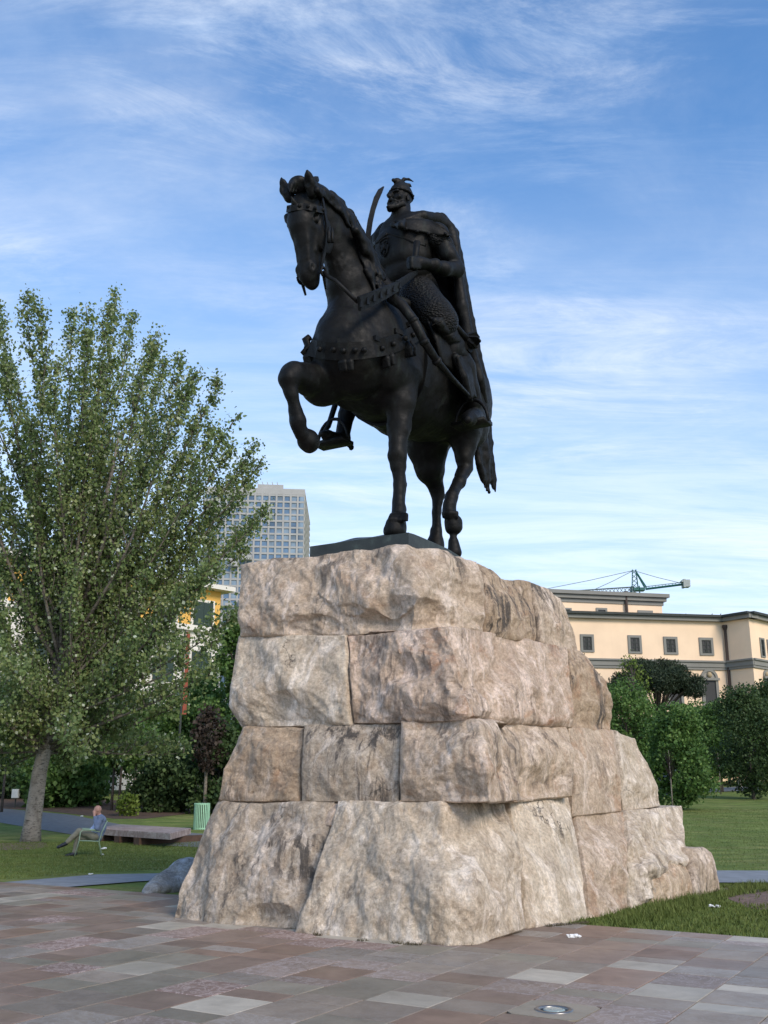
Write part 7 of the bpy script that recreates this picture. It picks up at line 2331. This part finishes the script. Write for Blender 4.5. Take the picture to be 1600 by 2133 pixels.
def grey_stone():
    P = at_z(335, 1858)
    c = Clay((-0.9, -0.6, -0.15), (1.9, 1.9, 1.0), 0.024)
    D = lambda x, y, Y: at_y(x, y, Y) - np.array([P[0], P[1], 0])
    Y = P[1]
    for x, y, dy, r in ((316, 1858, 0.1, (0.14, 0.35, 0.08)), (338, 1852, 0.4, (0.26, 0.45, 0.14)), (360, 1842, 0.7, (0.30, 0.5, 0.20)), (385, 1832, 0.9, (0.34, 0.5, 0.30)), (420, 1830, 0.9, (0.45, 0.5, 0.36))):
        c.ell(D(x, y, Y + dy), r, k=0.16)
    c.rough(0.045, 3.0, 6, 4)
    m = rock_mat('rock_slate', (0.62, 0.70, 0.80), 8.8, 0.3, 0.0)
    o = c.build('boulder', m); o.location = (P[0], P[1], 0)
    tag(o, 'smooth blue-grey boulder lying against the pedestal at the edge of the paving', 'boulder')


grey_stone()


def far_things():
    # utility box on a post
    P = ground_at(31, 1683); b = empty('utility_box', P); tag(b, 'small white utility box on a post behind the grey path', 'utility box')
    k = (P - EYEP) @ FW / FOC
    wm = plain('box_white', (0.62, 0.62, 0.58), 0.6)
    mb = MB(); mb.tube([(0, 0, 0), (0, 0, 22 * k)], 0.03, 6); mb.build('post', MATS['shutter'], b)
    mb = MB(); mb.box((0, -0.05, 29 * k), (14 * k, 0.2, 18 * k)); o = mb.build('box', wm, b)
    mb = MB(); mb.box((0.02, -0.155, 29 * k), (11 * k, 0.01, 15 * k)); mb.build('door', wm, b)
    # stone block by the far path
    P = ground_at(1541, 1641); k = (P - EYEP) @ FW / FOC
    c = Clay((-0.6, -0.5, -0.05), (0.6, 0.5, 0.9), 0.03); c.loft([((0, 0, 0.2), 4.5 * k, 0.3), ((0, 0, 11 * k), 4.5 * k, 0.3)], (1, 0, 0), 0.0); c.rough(0.03, 4, 3, 2)
    o = c.build('bollard_stone', plain('sandstone', (0.45, 0.38, 0.30), 0.9, 0, 0.2, 5)); o.location = tuple(P); tag(o, 'pale sandstone bollard beside the far path', 'bollard')
    # parked car seen past the pedestal
    P = ground_at(1388, 1652); car = empty('parked_car', P, math.radians(8)); tag(car, 'dark car parked on the far path, half hidden by the pedestal', 'car')
    bd = plain('car_paint', (0.012, 0.013, 0.016), 0.25, 0.2, 0.1, 3); gl = glass('car_glass', (0.10, 0.13, 0.15), 0.08); ty = plain('tyre', (0.012, 0.012, 0.012), 0.9); lt = plain('headlight', (0.75, 0.77, 0.78), 0.15)
    k = (P - EYEP) @ FW / FOC; S = 0.62
    secs = [(-2.0, 0.45, 0.80, 0.82), (-1.9, 0.30, 0.95, 0.86), (-0.9, 0.28, 1.02, 0.88), (1.6, 0.28, 1.0, 0.88), (2.0, 0.40, 0.92, 0.84)]
    vs = []; fs = []
    for y, z0, z1, w in secs: vs += [(-w, y, z0), (w, y, z0), (w, y, (z0 + z1) / 2 + 0.05), (w * 0.93, y, z1), (-w * 0.93, y, z1), (-w, y, (z0 + z1) / 2 + 0.05)]
    for i in range(len(secs) - 1):
        for j in range(6): fs.append((i * 6 + j, i * 6 + (j + 1) % 6, (i + 1) * 6 + (j + 1) % 6, (i + 1) * 6 + j))
    fs += [(5, 4, 3, 2, 1, 0), tuple(range(24, 30))]
    link_mesh('body', vs, fs, bd, car, True)
    vs = [(-0.78, -1.0, 1.0), (0.78, -1.0, 1.0), (0.80, 1.5, 1.0), (-0.80, 1.5, 1.0), (-0.58, -0.25, 1.46), (0.58, -0.25, 1.46), (0.60, 0.95, 1.46), (-0.60, 0.95, 1.46)]
    link_mesh('cabin_glass', vs, [(0, 1, 5, 4), (1, 2, 6, 5), (2, 3, 7, 6), (3, 0, 4, 7), (4, 5, 6, 7)], gl, car, False)
    mb = MB(); mb.box((0, 0.35, 1.48), (1.22, 1.25, 0.05)); mb.build('roof', bd, car)
    for sx in (-1, 1):
        mb = MB(); mb.box((0.62 * sx, -2.0, 0.72), (0.36, 0.12, 0.16)); mb.build('headlight', lt, car)
        for y in (-1.25, 1.3):
            mb = MB(); mb.tube([(0.66 * sx, y, 0.31), (0.89 * sx, y, 0.31)], 0.31, 14); w = mb.build('wheel', ty, car, True)
            mb = MB(); mb.tube([(0.88 * sx, y, 0.31), (0.905 * sx, y, 0.31)], 0.19, 12); mb.build('rim', lt, w, True)


far_things()
